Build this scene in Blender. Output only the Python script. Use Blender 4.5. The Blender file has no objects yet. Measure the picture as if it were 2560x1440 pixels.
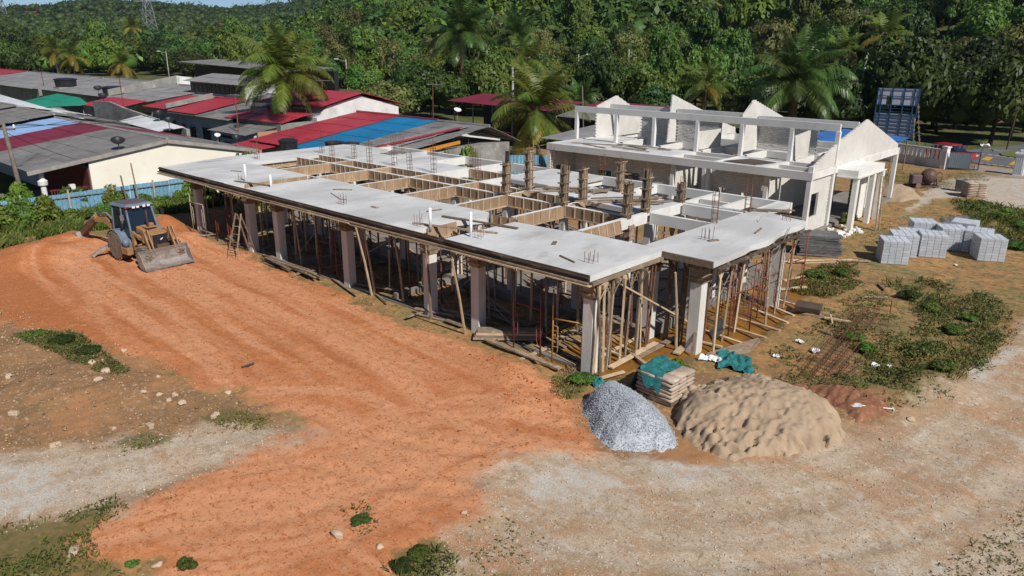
import bpy, bmesh, math, random
import numpy as np
from mathutils import Vector, Matrix
random.seed(7); RNG=np.random.default_rng(7)
C=bpy.context.scene.collection; scn=bpy.context.scene
PI=math.pi
# ---------------- camera, sky, sun, exposure ----------------
cd=bpy.data.cameras.new('camera'); cam=bpy.data.objects.new('camera',cd); C.objects.link(cam)
CP=Vector((12.4544,-17.0511,9.8056)); YAW,PITCH,ROLL=0.7414,0.3136,0.0071
fw=Vector((-math.sin(YAW)*math.cos(PITCH),math.cos(YAW)*math.cos(PITCH),-math.sin(PITCH)))
rt=Vector((math.cos(YAW),math.sin(YAW),0)); up=rt.cross(fw)
r2=rt*math.cos(ROLL)+up*math.sin(ROLL); u2=-rt*math.sin(ROLL)+up*math.cos(ROLL)
m=Matrix((r2,u2,-fw)).transposed().to_4x4(); m.translation=CP; cam.matrix_world=m
cd.sensor_width=36; cd.lens=1844.45/2560*36; cd.clip_end=6000; cd.clip_start=.1
scn.camera=cam
EL,AZ=math.radians(42),math.radians(-14)      # sun elevation, bearing from +x
S=Vector((math.cos(EL)*math.cos(AZ),math.cos(EL)*math.sin(AZ),math.sin(EL)))
w=bpy.data.worlds.new('World'); scn.world=w; w.use_nodes=True
nt=w.node_tree; bg=nt.nodes['Background']; sky=nt.nodes.new('ShaderNodeTexSky'); sky.sky_type='NISHITA'
sky.sun_disc=False; sky.sun_elevation=EL; sky.sun_rotation=math.radians(104); sky.air_density=1.0; sky.dust_density=.05; sky.ozone_density=5.0; sky.altitude=3000
nt.links.new(sky.outputs[0],bg.inputs[0]); bg.inputs[1].default_value=.072
sl=bpy.data.lights.new('sun','SUN'); sl.energy=4.8; sl.angle=math.radians(.53); sl.color=(1,.95,.87)
so=bpy.data.objects.new('sun',sl); C.objects.link(so); so.rotation_euler=S.to_track_quat('Z','Y').to_euler()
scn.view_settings.view_transform='Standard'; scn.view_settings.look='None'; scn.view_settings.exposure=0.0; scn.view_settings.gamma=1
scn.render.engine='CYCLES'

# ---------------- helpers ----------------
def tag(o,label=None,cat=None,group=None,kind=None):
    if label: o['label']=label
    if cat: o['category']=cat
    if group: o['group']=group
    if kind: o['kind']=kind
    return o
def thing(name,label,cat,loc=(0,0,0),rz=0,group=None):
    o=bpy.data.objects.new(name,None); C.objects.link(o); o.location=loc if len(loc)==3 else (loc[0],loc[1],0); o.rotation_euler=(0,0,rz)
    o.empty_display_size=.2
    return tag(o,label,cat,group)
def link(name,me,parent=None,loc=None,rot=None,scale=None):
    o=bpy.data.objects.new(name,me); C.objects.link(o)
    if parent: o.parent=parent
    if loc is not None: o.location=loc
    if rot is not None: o.rotation_euler=rot
    if scale is not None: o.scale=scale
    return o
KIDS={}
def copy_tree(o,parent=None):
    c=o.copy(); C.objects.link(c)
    if parent: c.parent=parent
    for ch in o.children: copy_tree(ch,c)
    return c
def mesh_np(name,V,F,mats,smooth=False):
    """V (n,3) array; F (m,k) int array, uniform k"""
    V=np.asarray(V,np.float32); F=np.asarray(F,np.int32); me=bpy.data.meshes.new(name)
    me.vertices.add(len(V)); me.vertices.foreach_set('co',V.ravel())
    k=F.shape[1]; me.loops.add(F.size); me.loops.foreach_set('vertex_index',F.ravel())
    me.polygons.add(len(F)); me.polygons.foreach_set('loop_start',np.arange(0,F.size,k,dtype=np.int32))
    if smooth: me.polygons.foreach_set('use_smooth',np.ones(len(F),bool))
    for m_ in (mats if isinstance(mats,(list,tuple)) else [mats]): me.materials.append(m_)
    me.update(calc_edges=True); me.validate()
    return me
class MB:
    def __init__(s): s.v=[]; s.f=[]
    def add(s,vs,fs):
        n=len(s.v); s.v+= [tuple(p) for p in vs]; s.f+=[tuple(i+n for i in f) for f in fs]; return s
    def box(s,c,d,rz=0,rx=0,ry=0,taper=1):
        hx,hy,hz=d[0]/2,d[1]/2,d[2]/2
        P=[(-hx,-hy,-hz),(hx,-hy,-hz),(hx,hy,-hz),(-hx,hy,-hz),(-hx*taper,-hy*taper,hz),(hx*taper,-hy*taper,hz),(hx*taper,hy*taper,hz),(-hx*taper,hy*taper,hz)]
        if rz or rx or ry:
            M=Matrix.Rotation(rz,3,'Z')@Matrix.Rotation(ry,3,'Y')@Matrix.Rotation(rx,3,'X'); P=[M@Vector(p) for p in P]
        return s.add([(p[0]+c[0],p[1]+c[1],p[2]+c[2]) for p in P],[(3,2,1,0),(4,5,6,7),(0,1,5,4),(1,2,6,5),(2,3,7,6),(3,0,4,7)])
    def bb(s,x0,x1,y0,y1,z0,z1): return s.box(((x0+x1)/2,(y0+y1)/2,(z0+z1)/2),(x1-x0,y1-y0,z1-z0))
    def beam(s,a,b,wd,ht,twist=0):
        a,b=Vector(a),Vector(b); d=b-a; L=d.length
        if L<1e-5: return s
        d/=L; upv=Vector((0,0,1)) if abs(d.z)<.95 else Vector((1,0,0)); x=d.cross(upv).normalized(); z=x.cross(d)
        if twist: q=Matrix.Rotation(twist,3,d); x=q@x; z=q@z
        P=[]
        for e in (a,b):
            for sx,sz in ((-1,-1),(1,-1),(1,1),(-1,1)): P.append(e+x*sx*wd/2+z*sz*ht/2)
        return s.add(P,[(0,1,2,3),(7,6,5,4),(0,4,5,1),(1,5,6,2),(2,6,7,3),(3,7,4,0)])
    def tube(s,pts,r,n=6,cap=True):
        pts=[Vector(p) for p in pts]; rs=r if isinstance(r,(list,tuple)) else [r]*len(pts); base=len(s.v); V=[]; F=[]
        for i,p in enumerate(pts):
            d=(pts[min(i+1,len(pts)-1)]-pts[max(i-1,0)]).normalized(); a=Vector((0,0,1)) if abs(d.z)<.9 else Vector((1,0,0))
            x=d.cross(a).normalized(); y=x.cross(d)
            for k in range(n): t=2*PI*k/n; V.append(p+(x*math.cos(t)+y*math.sin(t))*rs[i])
        for i in range(len(pts)-1):
            for k in range(n): F.append((i*n+k,i*n+(k+1)%n,(i+1)*n+(k+1)%n,(i+1)*n+k))
        if cap: F.append(tuple(range(n))[::-1]); F.append(tuple((len(pts)-1)*n+k for k in range(n)))
        return s.add(V,F)
    def prism(s,poly,z0,z1):
        n=len(poly); V=[(p[0],p[1],z0) for p in poly]+[(p[0],p[1],z1) for p in poly]
        F=[tuple(range(n))[::-1],tuple(range(n,2*n))]+[(i,(i+1)%n,n+(i+1)%n,n+i) for i in range(n)]
        return s.add(V,F)
    def extr(s,poly3,vec):
        n=len(poly3); v=Vector(vec); V=[Vector(p) for p in poly3]; V=V+[p+v for p in V]
        return s.add(V,[tuple(range(n)),tuple(range(n,2*n))[::-1]]+[(i,n+i,n+(i+1)%n,(i+1)%n) for i in range(n)])
    def lathe(s,prof,c=(0,0,0),n=16,axis='Z'):
        V=[];F=[]
        for r_,h in prof:
            for k in range(n):
                t=2*PI*k/n; a,b=r_*math.cos(t),r_*math.sin(t)
                p=(a,b,h) if axis=='Z' else ((h,a,b) if axis=='X' else (a,h,b))
                V.append((p[0]+c[0],p[1]+c[1],p[2]+c[2]))
        for i in range(len(prof)-1):
            for k in range(n): F.append((i*n+k,i*n+(k+1)%n,(i+1)*n+(k+1)%n,(i+1)*n+k))
        F.append(tuple(range(n))[::-1]); F.append(tuple((len(prof)-1)*n+k for k in range(n)))
        return s.add(V,F)
    def mesh(s,name,mat_,smooth=False,bevel=0,recalc=True):
        me=bpy.data.meshes.new(name); me.from_pydata(s.v,[],s.f); me.materials.append(mat_)
        if bevel or recalc:
            b=bmesh.new(); b.from_mesh(me)
            if bevel: bmesh.ops.bevel(b,geom=b.edges[:],offset=bevel,segments=1,affect='EDGES')
            if recalc: bmesh.ops.recalc_face_normals(b,faces=b.faces[:])
            b.to_mesh(me); b.free()
        if smooth:
            me.polygons.foreach_set('use_smooth',np.ones(len(me.polygons),bool))
        me.update(); return me
    def build(s,name,mat_,parent=None,smooth=False,bevel=0,loc=None,rot=None):
        return link(name,s.mesh(name,mat_,smooth,bevel),parent,loc,rot)

# ---------------- materials ----------------
def lin(c): return c
def mat(name,c1,c2=None,scale=3.,rough=.85,bump=.15,bscale=25.,c3=None,isl=0.,objv=0.,metal=0.,spec=.3,space='Object',stretch=None,transl=0.,detail=6.,mixlo=.35,mixhi=.65,bdist=.02,c3lo=.55,c3hi=.7,c3scale=None):
    m_=bpy.data.materials.new(name); m_.use_nodes=True; t=m_.node_tree; N=t.nodes; Lk=t.links.new; b=N['Principled BSDF']
    b.inputs['Roughness'].default_value=rough; b.inputs['Metallic'].default_value=metal
    b.inputs['Specular IOR Level'].default_value=spec
    tc=N.new('ShaderNodeTexCoord'); 
    if space=='World': src=N.new('ShaderNodeNewGeometry').outputs['Position']
    else: src=tc.outputs[space]
    if stretch:
        mp=N.new('ShaderNodeMapping'); mp.inputs['Scale'].default_value=stretch; Lk(src,mp.inputs[0]); src=mp.outputs[0]
    oi=N.new('ShaderNodeObjectInfo')
    ad=N.new('ShaderNodeVectorMath'); ad.operation='ADD'; sc_=N.new('ShaderNodeVectorMath'); sc_.operation='SCALE'; sc_.inputs[0].default_value=(37,53,71); Lk(oi.outputs['Random'],sc_.inputs['Scale']); Lk(src,ad.inputs[0]); Lk(sc_.outputs[0],ad.inputs[1])
    v=ad.outputs[0] if space!='World' else src
    def noise(s_,d=detail):
        n=N.new('ShaderNodeTexNoise'); n.inputs['Scale'].default_value=s_; n.inputs['Detail'].default_value=d; n.inputs['Roughness'].default_value=.62; Lk(v,n.inputs['Vector']); return n.outputs['Fac']
    def rmp(s_,a,bb):
        r=N.new('ShaderNodeMapRange'); r.inputs[1].default_value=a; r.inputs[2].default_value=bb; Lk(s_,r.inputs[0]); return r.outputs[0]
    def mix(f,a,bb,mode='MIX'):
        x=N.new('ShaderNodeMix'); x.data_type='RGBA'; x.blend_type=mode
        (Lk(f,x.inputs[0]) if not isinstance(f,(int,float)) else setattr(x.inputs[0],'default_value',f))
        for i,q in ((6,a),(7,bb)):
            if isinstance(q,tuple): x.inputs[i].default_value=(*q,1)
            else: Lk(q,x.inputs[i])
        return x.outputs[2]
    col=c1
    if c2: col=mix(rmp(noise(scale),mixlo,mixhi),c1,c2)
    if c3: col=mix(rmp(noise(c3scale or scale*2.7),c3lo,c3hi),col,c3)
    if isl or objv:
        if isl: rv=N.new('ShaderNodeNewGeometry').outputs['Random Per Island']; amt=isl
        else: rv=oi.outputs['Random']; amt=objv
        h=N.new('ShaderNodeHueSaturation'); r=N.new('ShaderNodeMapRange'); r.inputs[3].default_value=1-amt; r.inputs[4].default_value=1+amt; Lk(rv,r.inputs[0]); Lk(r.outputs[0],h.inputs['Value'])
        if isinstance(col,tuple): h.inputs['Color'].default_value=(*col,1)
        else: Lk(col,h.inputs['Color'])
        col=h.outputs[0]
    if isinstance(col,tuple): b.inputs['Base Color'].default_value=(*col,1)
    else: Lk(col,b.inputs['Base Color'])
    if bump:
        bp=N.new('ShaderNodeBump'); bp.inputs['Strength'].default_value=bump; bp.inputs['Distance'].default_value=bdist; Lk(noise(bscale,4),bp.inputs['Height']); Lk(bp.outputs[0],b.inputs['Normal'])
    if transl:
        tr=N.new('ShaderNodeBsdfTranslucent'); ms=N.new('ShaderNodeMixShader'); ms.inputs[0].default_value=transl
        if isinstance(col,tuple): tr.inputs[0].default_value=(*col,1)
        else: Lk(col,tr.inputs[0])
        Lk(b.outputs[0],ms.inputs[1]); Lk(tr.outputs[0],ms.inputs[2]); Lk(ms.outputs[0],N['Material Output'].inputs[0])
    return m_
def leafmat(name,ca,cb,cc,objhue=.03,objval=.3,rough=.5,transl=.22,scale=.9,isl=.35):
    m_=bpy.data.materials.new(name); m_.use_nodes=True; t=m_.node_tree; N=t.nodes; Lk=t.links.new; b=N['Principled BSDF']
    b.inputs['Roughness'].default_value=rough; b.inputs['Specular IOR Level'].default_value=.25
    oi=N.new('ShaderNodeObjectInfo'); ge=N.new('ShaderNodeNewGeometry')
    ns=N.new('ShaderNodeTexNoise'); ns.inputs['Scale'].default_value=scale*.25; ns.inputs['Detail'].default_value=3; Lk(ge.outputs['Position'],ns.inputs['Vector'])
    def MR(x,a,b_,c,d):
        r=N.new('ShaderNodeMapRange'); r.inputs[1].default_value=a; r.inputs[2].default_value=b_; r.inputs[3].default_value=c; r.inputs[4].default_value=d; Lk(x,r.inputs[0]); return r.outputs[0]
    def mix(f,a,bb):
        x=N.new('ShaderNodeMix'); x.data_type='RGBA'; Lk(f,x.inputs[0])
        for i,q in ((6,a),(7,bb)):
            if isinstance(q,tuple): x.inputs[i].default_value=(*q,1)
            else: Lk(q,x.inputs[i])
        return x.outputs[2]
    c=mix(MR(oi.outputs['Random'],0,1,0,1),ca,cb); c=mix(MR(ns.outputs['Fac'],.45,.75,0,.8),c,cc)
    h=N.new('ShaderNodeHueSaturation'); Lk(c,h.inputs['Color']); 
    mu=N.new('ShaderNodeMath'); mu.operation='MULTIPLY'; Lk(MR(ge.outputs['Random Per Island'],0,1,1-isl,1+isl),mu.inputs[0])
    w2=N.new('ShaderNodeTexWhiteNoise'); w2.noise_dimensions='1D'; Lk(oi.outputs['Random'],w2.inputs['W'])
    Lk(MR(w2.outputs['Value'],0,1,1-objval,1+objval),mu.inputs[1]); Lk(mu.outputs[0],h.inputs['Value'])
    Lk(MR(w2.outputs['Value'],0,1,.5-objhue,.5+objhue),h.inputs['Hue'])
    Lk(h.outputs[0],b.inputs['Base Color'])
    tr=N.new('ShaderNodeBsdfTranslucent'); ms=N.new('ShaderNodeMixShader'); ms.inputs[0].default_value=transl; Lk(h.outputs[0],tr.inputs[0])
    Lk(b.outputs[0],ms.inputs[1]); Lk(tr.outputs[0],ms.inputs[2]); Lk(ms.outputs[0],N['Material Output'].inputs[0])
    return m_
M={}
M['conc']=mat('concrete',(.66,.66,.65),(.56,.555,.54),scale=.9,rough=.9,bump=.12,bscale=18,c3=(.68,.67,.65),c3scale=.35,space='World',c3lo=.5,c3hi=.72)
M['slabtop']=mat('slab_concrete',(.66,.66,.655),(.50,.50,.495),scale=.5,rough=.85,bump=.25,bscale=9,c3=(.40,.39,.37),c3scale=1.1,space='World',stretch=(1,.5,1),c3lo=.56,c3hi=.74,mixlo=.38,mixhi=.58,detail=9)
M['colm']=mat('column_concrete',(.70,.69,.67),(.57,.56,.54),scale=1.5,rough=.9,bump=.15,bscale=22,c3=(.60,.55,.47),space='World',stretch=(1,1,.3))
M['whitec']=mat('pale_cement',(.76,.755,.73),(.66,.65,.62),scale=1.2,rough=.9,bump=.15,bscale=20,c3=(.50,.47,.42),c3scale=.5,space='World',c3lo=.58,c3hi=.75)
M['brick']=mat('cement_brick',(.68,.66,.625),(.58,.56,.53),scale=2.,rough=.92,bump=.2,bscale=40,isl=.10,space='World')
M['blockwall']=mat('pale_block_wall',(.66,.64,.605),(.58,.56,.525),scale=1.4,rough=.93,bump=.2,bscale=30,space='World',c3=(.50,.47,.42),c3scale=.6,c3lo=.6,c3hi=.78)
M['mortar']=mat('mortar',(.36,.35,.33),(.28,.27,.255),scale=3,rough=.95,bump=.3,bscale=30,space='World')
M['ply']=mat('formwork_ply',(.40,.275,.17),(.28,.19,.12),scale=1.6,rough=.75,bump=.1,bscale=30,c3=(.50,.37,.24),objv=.22,stretch=(1,1,.35))
M['batten']=mat('batten_timber',(.52,.40,.28),(.36,.26,.17),scale=3,rough=.85,bump=.1,objv=.25)
M['oldwood']=mat('weathered_timber',(.30,.225,.16),(.18,.13,.09),scale=2.2,rough=.9,bump=.2,bscale=20,c3=(.42,.36,.29),objv=.35,stretch=(1,1,1))
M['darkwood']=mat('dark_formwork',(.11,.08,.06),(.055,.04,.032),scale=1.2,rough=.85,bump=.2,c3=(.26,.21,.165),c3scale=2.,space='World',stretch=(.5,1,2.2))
M['palewood']=mat('pale_timber',(.58,.45,.30),(.44,.32,.20),scale=3,rough=.85,bump=.15,objv=.25)
M['rust']=mat('rusty_steel',(.20,.085,.05),(.11,.05,.035),scale=8,rough=.8,bump=.1,objv=.25)
M['redpaint']=mat('red_scaffold_paint',(.27,.05,.035),(.16,.06,.045),scale=6,rough=.6,bump=.05)
M['yellowpaint']=mat('yellow_scaffold_paint',(.55,.27,.04),(.38,.2,.06),scale=5,rough=.5,bump=.05)
M['palepaint']=mat('pale_scaffold_paint',(.50,.46,.40),(.32,.24,.18),scale=5,rough=.6,bump=.05)
M['steel']=mat('grey_steel',(.33,.34,.35),(.22,.22,.22),scale=4,rough=.45,bump=.05,metal=.4)
M['pvc']=mat('white_pipe',(.78,.79,.80),rough=.4,bump=0)
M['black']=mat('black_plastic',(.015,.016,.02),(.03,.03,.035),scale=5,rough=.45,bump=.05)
M['rubber']=mat('dusty_tyre',(.24,.19,.15),(.12,.095,.075),scale=6,rough=.95,bump=.2,c3=(.36,.22,.13))
M['plinth']=mat('ground_slab_concrete',(.26,.24,.215),(.18,.16,.14),scale=.8,rough=.95,bump=.25,space='World',c3=(.16,.12,.08),c3scale=.7)

# ---------------- noise + ground shape ----------------
def _hash(i,j,s): 
    n=(i*374761393+j*668265263+s*1442695041)&0xffffffff; n=((n^(n>>13))*1274126177)&0xffffffff; return ((n^(n>>16))&0xffff)/65535.
def vnoise(x,y,s=0):
    xi=np.floor(x).astype(np.int64); yi=np.floor(y).astype(np.int64); fx=x-xi; fy=y-yi; fx=fx*fx*(3-2*fx); fy=fy*fy*(3-2*fy)
    return (_hash(xi,yi,s)*(1-fx)+_hash(xi+1,yi,s)*fx)*(1-fy)+(_hash(xi,yi+1,s)*(1-fx)+_hash(xi+1,yi+1,s)*fx)*fy
def fbm(x,y,s=0,o=4,g=.5):
    a=1.;t=0.;n=0.
    for k in range(o): t=t+a*vnoise(x,y,s+k*17); n+=a; a*=g; x=x*2.03+5.1; y=y*2.03+1.7
    return t/n
def sdpoly(x,y,P):
    """signed distance, positive inside"""
    d=np.full(x.shape,1e9); ins=np.zeros(x.shape,bool); n=len(P)
    for i in range(n):
        ax,ay=P[i]; bx,by=P[(i+1)%n]; ex,ey=bx-ax,by-ay; L=ex*ex+ey*ey+1e-9
        t=np.clip(((x-ax)*ex+(y-ay)*ey)/L,0,1); d=np.minimum(d,np.hypot(x-ax-t*ex,y-ay-t*ey))
        c=((ay>y)!=(by>y))&(x<(bx-ax)*(y-ay)/((by-ay) if abs(by-ay)>1e-9 else 1e-9)+ax); ins^=c
    return np.where(ins,d,-d)
def sdline(x,y,P):
    d=np.full(x.shape,1e9); s=np.zeros(x.shape); acc=0.
    for i in range(len(P)-1):
        ax,ay=P[i]; bx,by=P[i+1]; ex,ey=bx-ax,by-ay; L=math.hypot(ex,ey)+1e-9
        t=np.clip(((x-ax)*ex+(y-ay)*ey)/L**2,0,1); dd=np.hypot(x-ax-t*ex,y-ay-t*ey); q=dd<d
        d=np.where(q,dd,d); s=np.where(q,acc+t*L,s); acc+=L
    return d,s
def smooth(e0,e1,x): t=np.clip((x-e0)/(e1-e0),0,1); return t*t*(3-2*t)
def spline(P,n=12):
    P=[np.array(p,float) for p in P]; P=[2*P[0]-P[1]]+P+[2*P[-1]-P[-2]]; out=[]
    for i in range(1,len(P)-2):
        for k in range(n):
            t=k/n; a,b,c,d=P[i-1:i+3]; out.append(tuple(.5*((2*b)+(-a+c)*t+(2*a-5*b+4*c-d)*t*t+(-a+3*b-3*c+d)*t**3)))
    out.append(tuple(P[-2])); return out
def hill(x,y):
    """forested slopes far behind the site"""
    dx,dy=x-12.45,y+17.05; r=np.hypot(dx,dy); b=np.degrees(np.arctan2(dy,dx))-132.5   # degrees left of the view axis
    r0=np.interp(b,[-60,-36,-10,5,15,24,36,60],[118,125,165,180,215,300,420,420]); sl=np.interp(b,[-60,-20,0,8,15,24,60],[.24,.24,.22,.15,.06,.012,.012])
    h=np.maximum(0,r-r0)*sl; h=np.minimum(h,np.interp(b,[-60,0,10,16,24,60],[60,60,40,14,4,4]))
    h=h+smooth(650,1050,r)*(1-smooth(1300,2600,r))*np.interp(b,[-60,0,12,16,20,24,28,31,34,37,60],[60,60,52,41,40,49,49,41,38,43,44])*(.90+.16*vnoise(x/160,y/160,3))
    return h
CLAY=[(-29.46,-8.34),(-30.16,-7.12),(-30.54,-4.98),(-28.14,-2.65),(-30.35,0.45),(-25.27,0.14),(-19.88,-0.09),(-15.14,-0.45),(-10.77,-0.66),(-8.20,-0.72),(-4.84,-0.62),(-2.20,-0.82),(-0.15,-1.29),(1.23,-2.09),(2.08,-2.83),(3.02,-3.07),(2.25,-4.06),(1.69,-5.11),(1.92,-6.33),(2.49,-7.29),(2.56,-8.19),(2.33,-9.30),(2.91,-9.88),(-0.27,-12.86),(-1.50,-13.04),(-2.14,-13.64),(-3.08,-13.48),(-3.44,-12.46),(-3.44,-10.91),(-3.48,-9.45),(-4.18,-9.30),(-3.52,-7.81),(-4.68,-7.34),(-6.59,-7.75),(-8.23,-8.18),(-10.11,-8.32),(-12.48,-8.76),(-15.30,-9.44),(-18.18,-10.52),(-20.34,-11.40)]
BROWN=[(-21.96,-11.03),(-21.28,-10.38),(-16.98,-9.95),(-13.33,-9.08),(-10.30,-8.50),(-7.88,-8.60),(-5.64,-7.91),(-4.22,-7.87),(-5.07,-9.28),(-6.04,-10.77),(-7.33,-12.54),(-8.65,-14.06)]
BROWN2=[(0.11,-1.42),(1.02,0.58),(2.31,2.20),(4.15,4.77),(7.16,4.88),(8.47,4.42),(8.15,2.31),(7.22,0.09),(6.09,-1.95),(4.50,-2.97),(3.11,-3.52),(1.79,-2.81)]
PALE1=[(-8.65,-14.06),(-7.22,-12.58),(-6.04,-10.77),(-5.65,-9.21),(-4.86,-8.47),(-3.33,-7.93),(-3.48,-9.45),(-3.39,-10.14),(-3.59,-10.94),(-3.52,-12.43),(-3.96,-13.35),(-4.27,-14.03),(-4.66,-14.96)]
PALE2=[(3.48,-9.35),(2.62,-8.14),(2.49,-7.29),(1.99,-6.27),(1.77,-5.04),(2.40,-3.92),(3.14,-3.23),(4.72,-2.39),(6.17,-1.03),(7.27,1.34),(8.08,3.58),(8.65,7.61),(8.82,11.22),(9.32,15.40),(10.30,19.82),(12.60,-0.82)]
WHITE=[[(8.65,8.61),(8.75,10.93),(9.15,12.67),(9.43,12.05),(9.44,8.54),(9.05,7.79)],[(2.01,-5.31),(2.52,-4.07),(3.54,-4.12),(4.35,-4.28),(3.46,-5.55),(2.62,-6.13)],[(-7.98,-14.21),(-6.70,-13.00),(-4.96,-13.03),(-4.56,-14.11),(-5.15,-14.85)],[(3.44,-2.95),(4.52,-2.06),(5.66,-2.12),(4.85,-3.36)],[(-2.00,52.74),(3.69,55.64),(6.51,36.40),(1.36,43.77),(-0.31,40.07),(-0.31,32.85),(-1.12,39.27),(-1.63,45.30)]]
WET=[(-2.04,-0.23),(0.22,0.43),(0.83,2.71),(1.54,4.08),(2.56,6.77),(2.53,7.81),(1.85,12.43),(1.11,15.15),(-0.19,15.18),(-0.44,11.32),(-0.89,7.17),(-0.85,4.32),(-1.95,2.22)]
GRASS={ # polygon, density per square metre, blade height
 'a':([(0.21,15.56),(0.66,18.26),(1.37,19.42),(2.77,16.34),(2.35,13.27),(1.17,13.24)],26,.30),
 'b':([(3.35,17.72),(4.94,19.24),(6.41,19.04),(8.34,16.61),(8.90,12.04),(8.82,8.36),(8.10,5.42),(6.89,5.75),(5.70,7.56),(6.24,10.01),(6.51,13.01),(4.71,15.89)],34,.30),
 'c':([(0.89,40.26),(3.20,40.63),(5.89,40.60),(7.79,27.64),(5.69,29.56),(3.70,33.66)],36,.45),
 'd':([(11.53,2.02),(11.31,0.57),(10.95,-0.70),(10.32,-2.96),(12.03,-1.36)],22,.13),
 'e':([(-16.96,-10.91),(-16.30,-10.28),(-15.32,-9.56),(-12.97,-9.47),(-11.73,-9.42),(-10.84,-9.64),(-11.96,-10.07),(-14.22,-10.41),(-15.56,-11.11)],120,.16),
 'f':([(-6.16,-9.53),(-6.27,-8.67),(-5.38,-7.93),(-4.46,-8.40),(-5.39,-9.12)],60,.12),
 'g':([(-4.78,-14.79),(-4.27,-14.03),(-3.96,-13.35),(-3.83,-12.40),(-3.43,-12.44),(-3.15,-13.45),(-2.11,-13.62),(-0.94,-13.48),(-2.83,-15.25)],80,.15),
 'h':([(2.89,-9.90),(2.35,-9.31),(2.34,-8.67),(2.82,-8.52),(3.59,-9.25)],70,.22),
 'i':([(3.59,-9.25),(2.65,-7.93),(2.92,-7.10),(3.89,-6.76),(4.83,-8.09)],14,.10),
 'j':([(-0.78,-0.32),(0.04,0.05),(0.46,-0.90),(0.23,-1.66)],50,.22),
 'k':([(1.26,2.03),(1.32,3.41),(1.79,3.62),(2.22,2.11),(1.92,1.43)],50,.20),
 'l':([(-25.27,0.14),(-19.56,-0.27),(-14.89,-0.60),(-10.57,-0.81),(-6.77,-0.77),(-7.23,-0.37),(-11.58,-0.07),(-15.92,0.05),(-21.23,0.66),(-26.40,0.91)],16,.10),
 'm':([(-6.38,52.86),(-0.70,54.91),(0.75,52.71),(-0.31,46.61),(-3.82,43.12),(-5.67,46.32)],26,.09),
 'n':([(-2.06,22.66),(-0.49,29.58),(0.46,37.02),(3.35,33.32),(4.31,28.84),(1.85,29.03),(0.60,22.87),(-0.46,19.67)],13,.11),
 'o':([(3.15,7.07),(3.71,13.52),(5.02,14.77),(5.96,8.75),(8.17,5.14),(7.41,4.08),(5.30,3.86),(3.69,4.33)],14,.13),
 'p':([(-6.47,-11.60),(-6.28,-10.56),(-5.74,-10.05),(-5.69,-11.41)],50,.10),
 'q':([(0.19,-9.04),(1.32,-9.54),(1.28,-9.21),(0.14,-8.68)],40,.10),
 'r':([(-3.73,-12.08),(-3.49,-11.46),(-2.84,-11.47),(-3.05,-11.92)],35,.07),
 's':([(-4.91,42.04),(-1.63,45.30),(1.78,31.79),(0.80,25.43)],10,.10),
 't':([(5.43,3.25),(7.24,4.61),(8.50,5.10),(7.49,3.82)],10,.10),
 'u':([(2.89,11.41),(3.61,16.35),(5.37,12.53),(4.76,9.12)],12,.14),
 'v':([(7.81,7.82),(8.23,12.96),(8.38,17.98),(9.14,14.94),(8.91,8.45),(8.53,5.82)],18,.16),
}
# tyre tracks: left-hand run of the loader, the turn toward the left track, and the truck lane on the right
TR=[]
def tracks(P,offs,w_=.46,lug=.19,dep=.045):
    c=spline(P)
    for o in offs:
        q=[]
        for i in range(len(c)):
            a=np.array(c[max(i-1,0)]); b=np.array(c[min(i+1,len(c)-1)]); d=(b-a)/(np.linalg.norm(b-a)+1e-9); q.append((c[i][0]-d[1]*o,c[i][1]+d[0]*o))
        TR.append((q[::3]+[q[-1]],w_,lug,dep))
tracks([(-20.29,-4.15),(-12.29,-4.32),(-5.96,-4.81),(-1.52,-5.32),(0.49,-5.45)],(-2.0,-.3,.7,2.2,3.6))
tracks([(-22.50,-1.62),(-13.46,-1.51),(-6.50,-2.10),(-2.20,-2.47),(0.71,-3.21)],(-.9,.5,1.6))
tracks([(-24.77,-5.78),(-15.64,-7.52),(-8.23,-8.18),(-3.33,-7.93),(-0.40,-7.08),(1.16,-6.11)],(-.9,.9))
tracks([(0.49,-5.45),(0.16,-7.53),(-0.39,-9.59),(-1.52,-11.45),(-2.57,-13.19)],(-1.9,.1),.35,.19,.014)
tracks([(1.01,-4.96),(0.85,-6.88),(0.63,-9.04),(-0.03,-11.16),(-0.73,-12.66)],(-.8,.7),.35,.19,.014)
tracks([(-6.35,-14.11),(-5.46,-12.33),(-4.69,-10.33),(-2.80,-8.27),(-0.11,-6.55),(1.64,-4.90)],(-.8,.8),.35,.19,.012)
tracks([(2.01,-5.31),(4.62,-4.03),(6.59,-1.95),(8.20,1.53),(9.13,6.39),(9.72,11.37)],(-2.4,-.9,.9,2.4),.45,.24,.018)
tracks([(2.15,-7.82),(4.83,-5.88),(7.33,-3.54),(9.41,0.47),(10.65,5.55)],(-.9,.9),.45,.24,.015)
MOUNDS=[((-1.99,-1.05),1.3,.22),((-30.35,0.45),2.4,.75),((-27.94,-6.87),2.4,.4),((-27.83,-7.76),2.2,.3),((-26.03,-0.60),1.6,.3),((-29.94,-4.98),1.6,.4),((-3.21,39.26),1.9,.55),((4.63,33.13),1.1,.5),((-15.28,-11.42),1.5,.25),((-11.75,-11.51),2.,.3),((-9.29,-10.12),1.6,.2),((6.00,10.83),1.8,.25),((7.03,4.58),1.5,.35),((8.02,7.01),1.4,.35),((-0.49,-2.70),1.,.15)]
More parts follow.
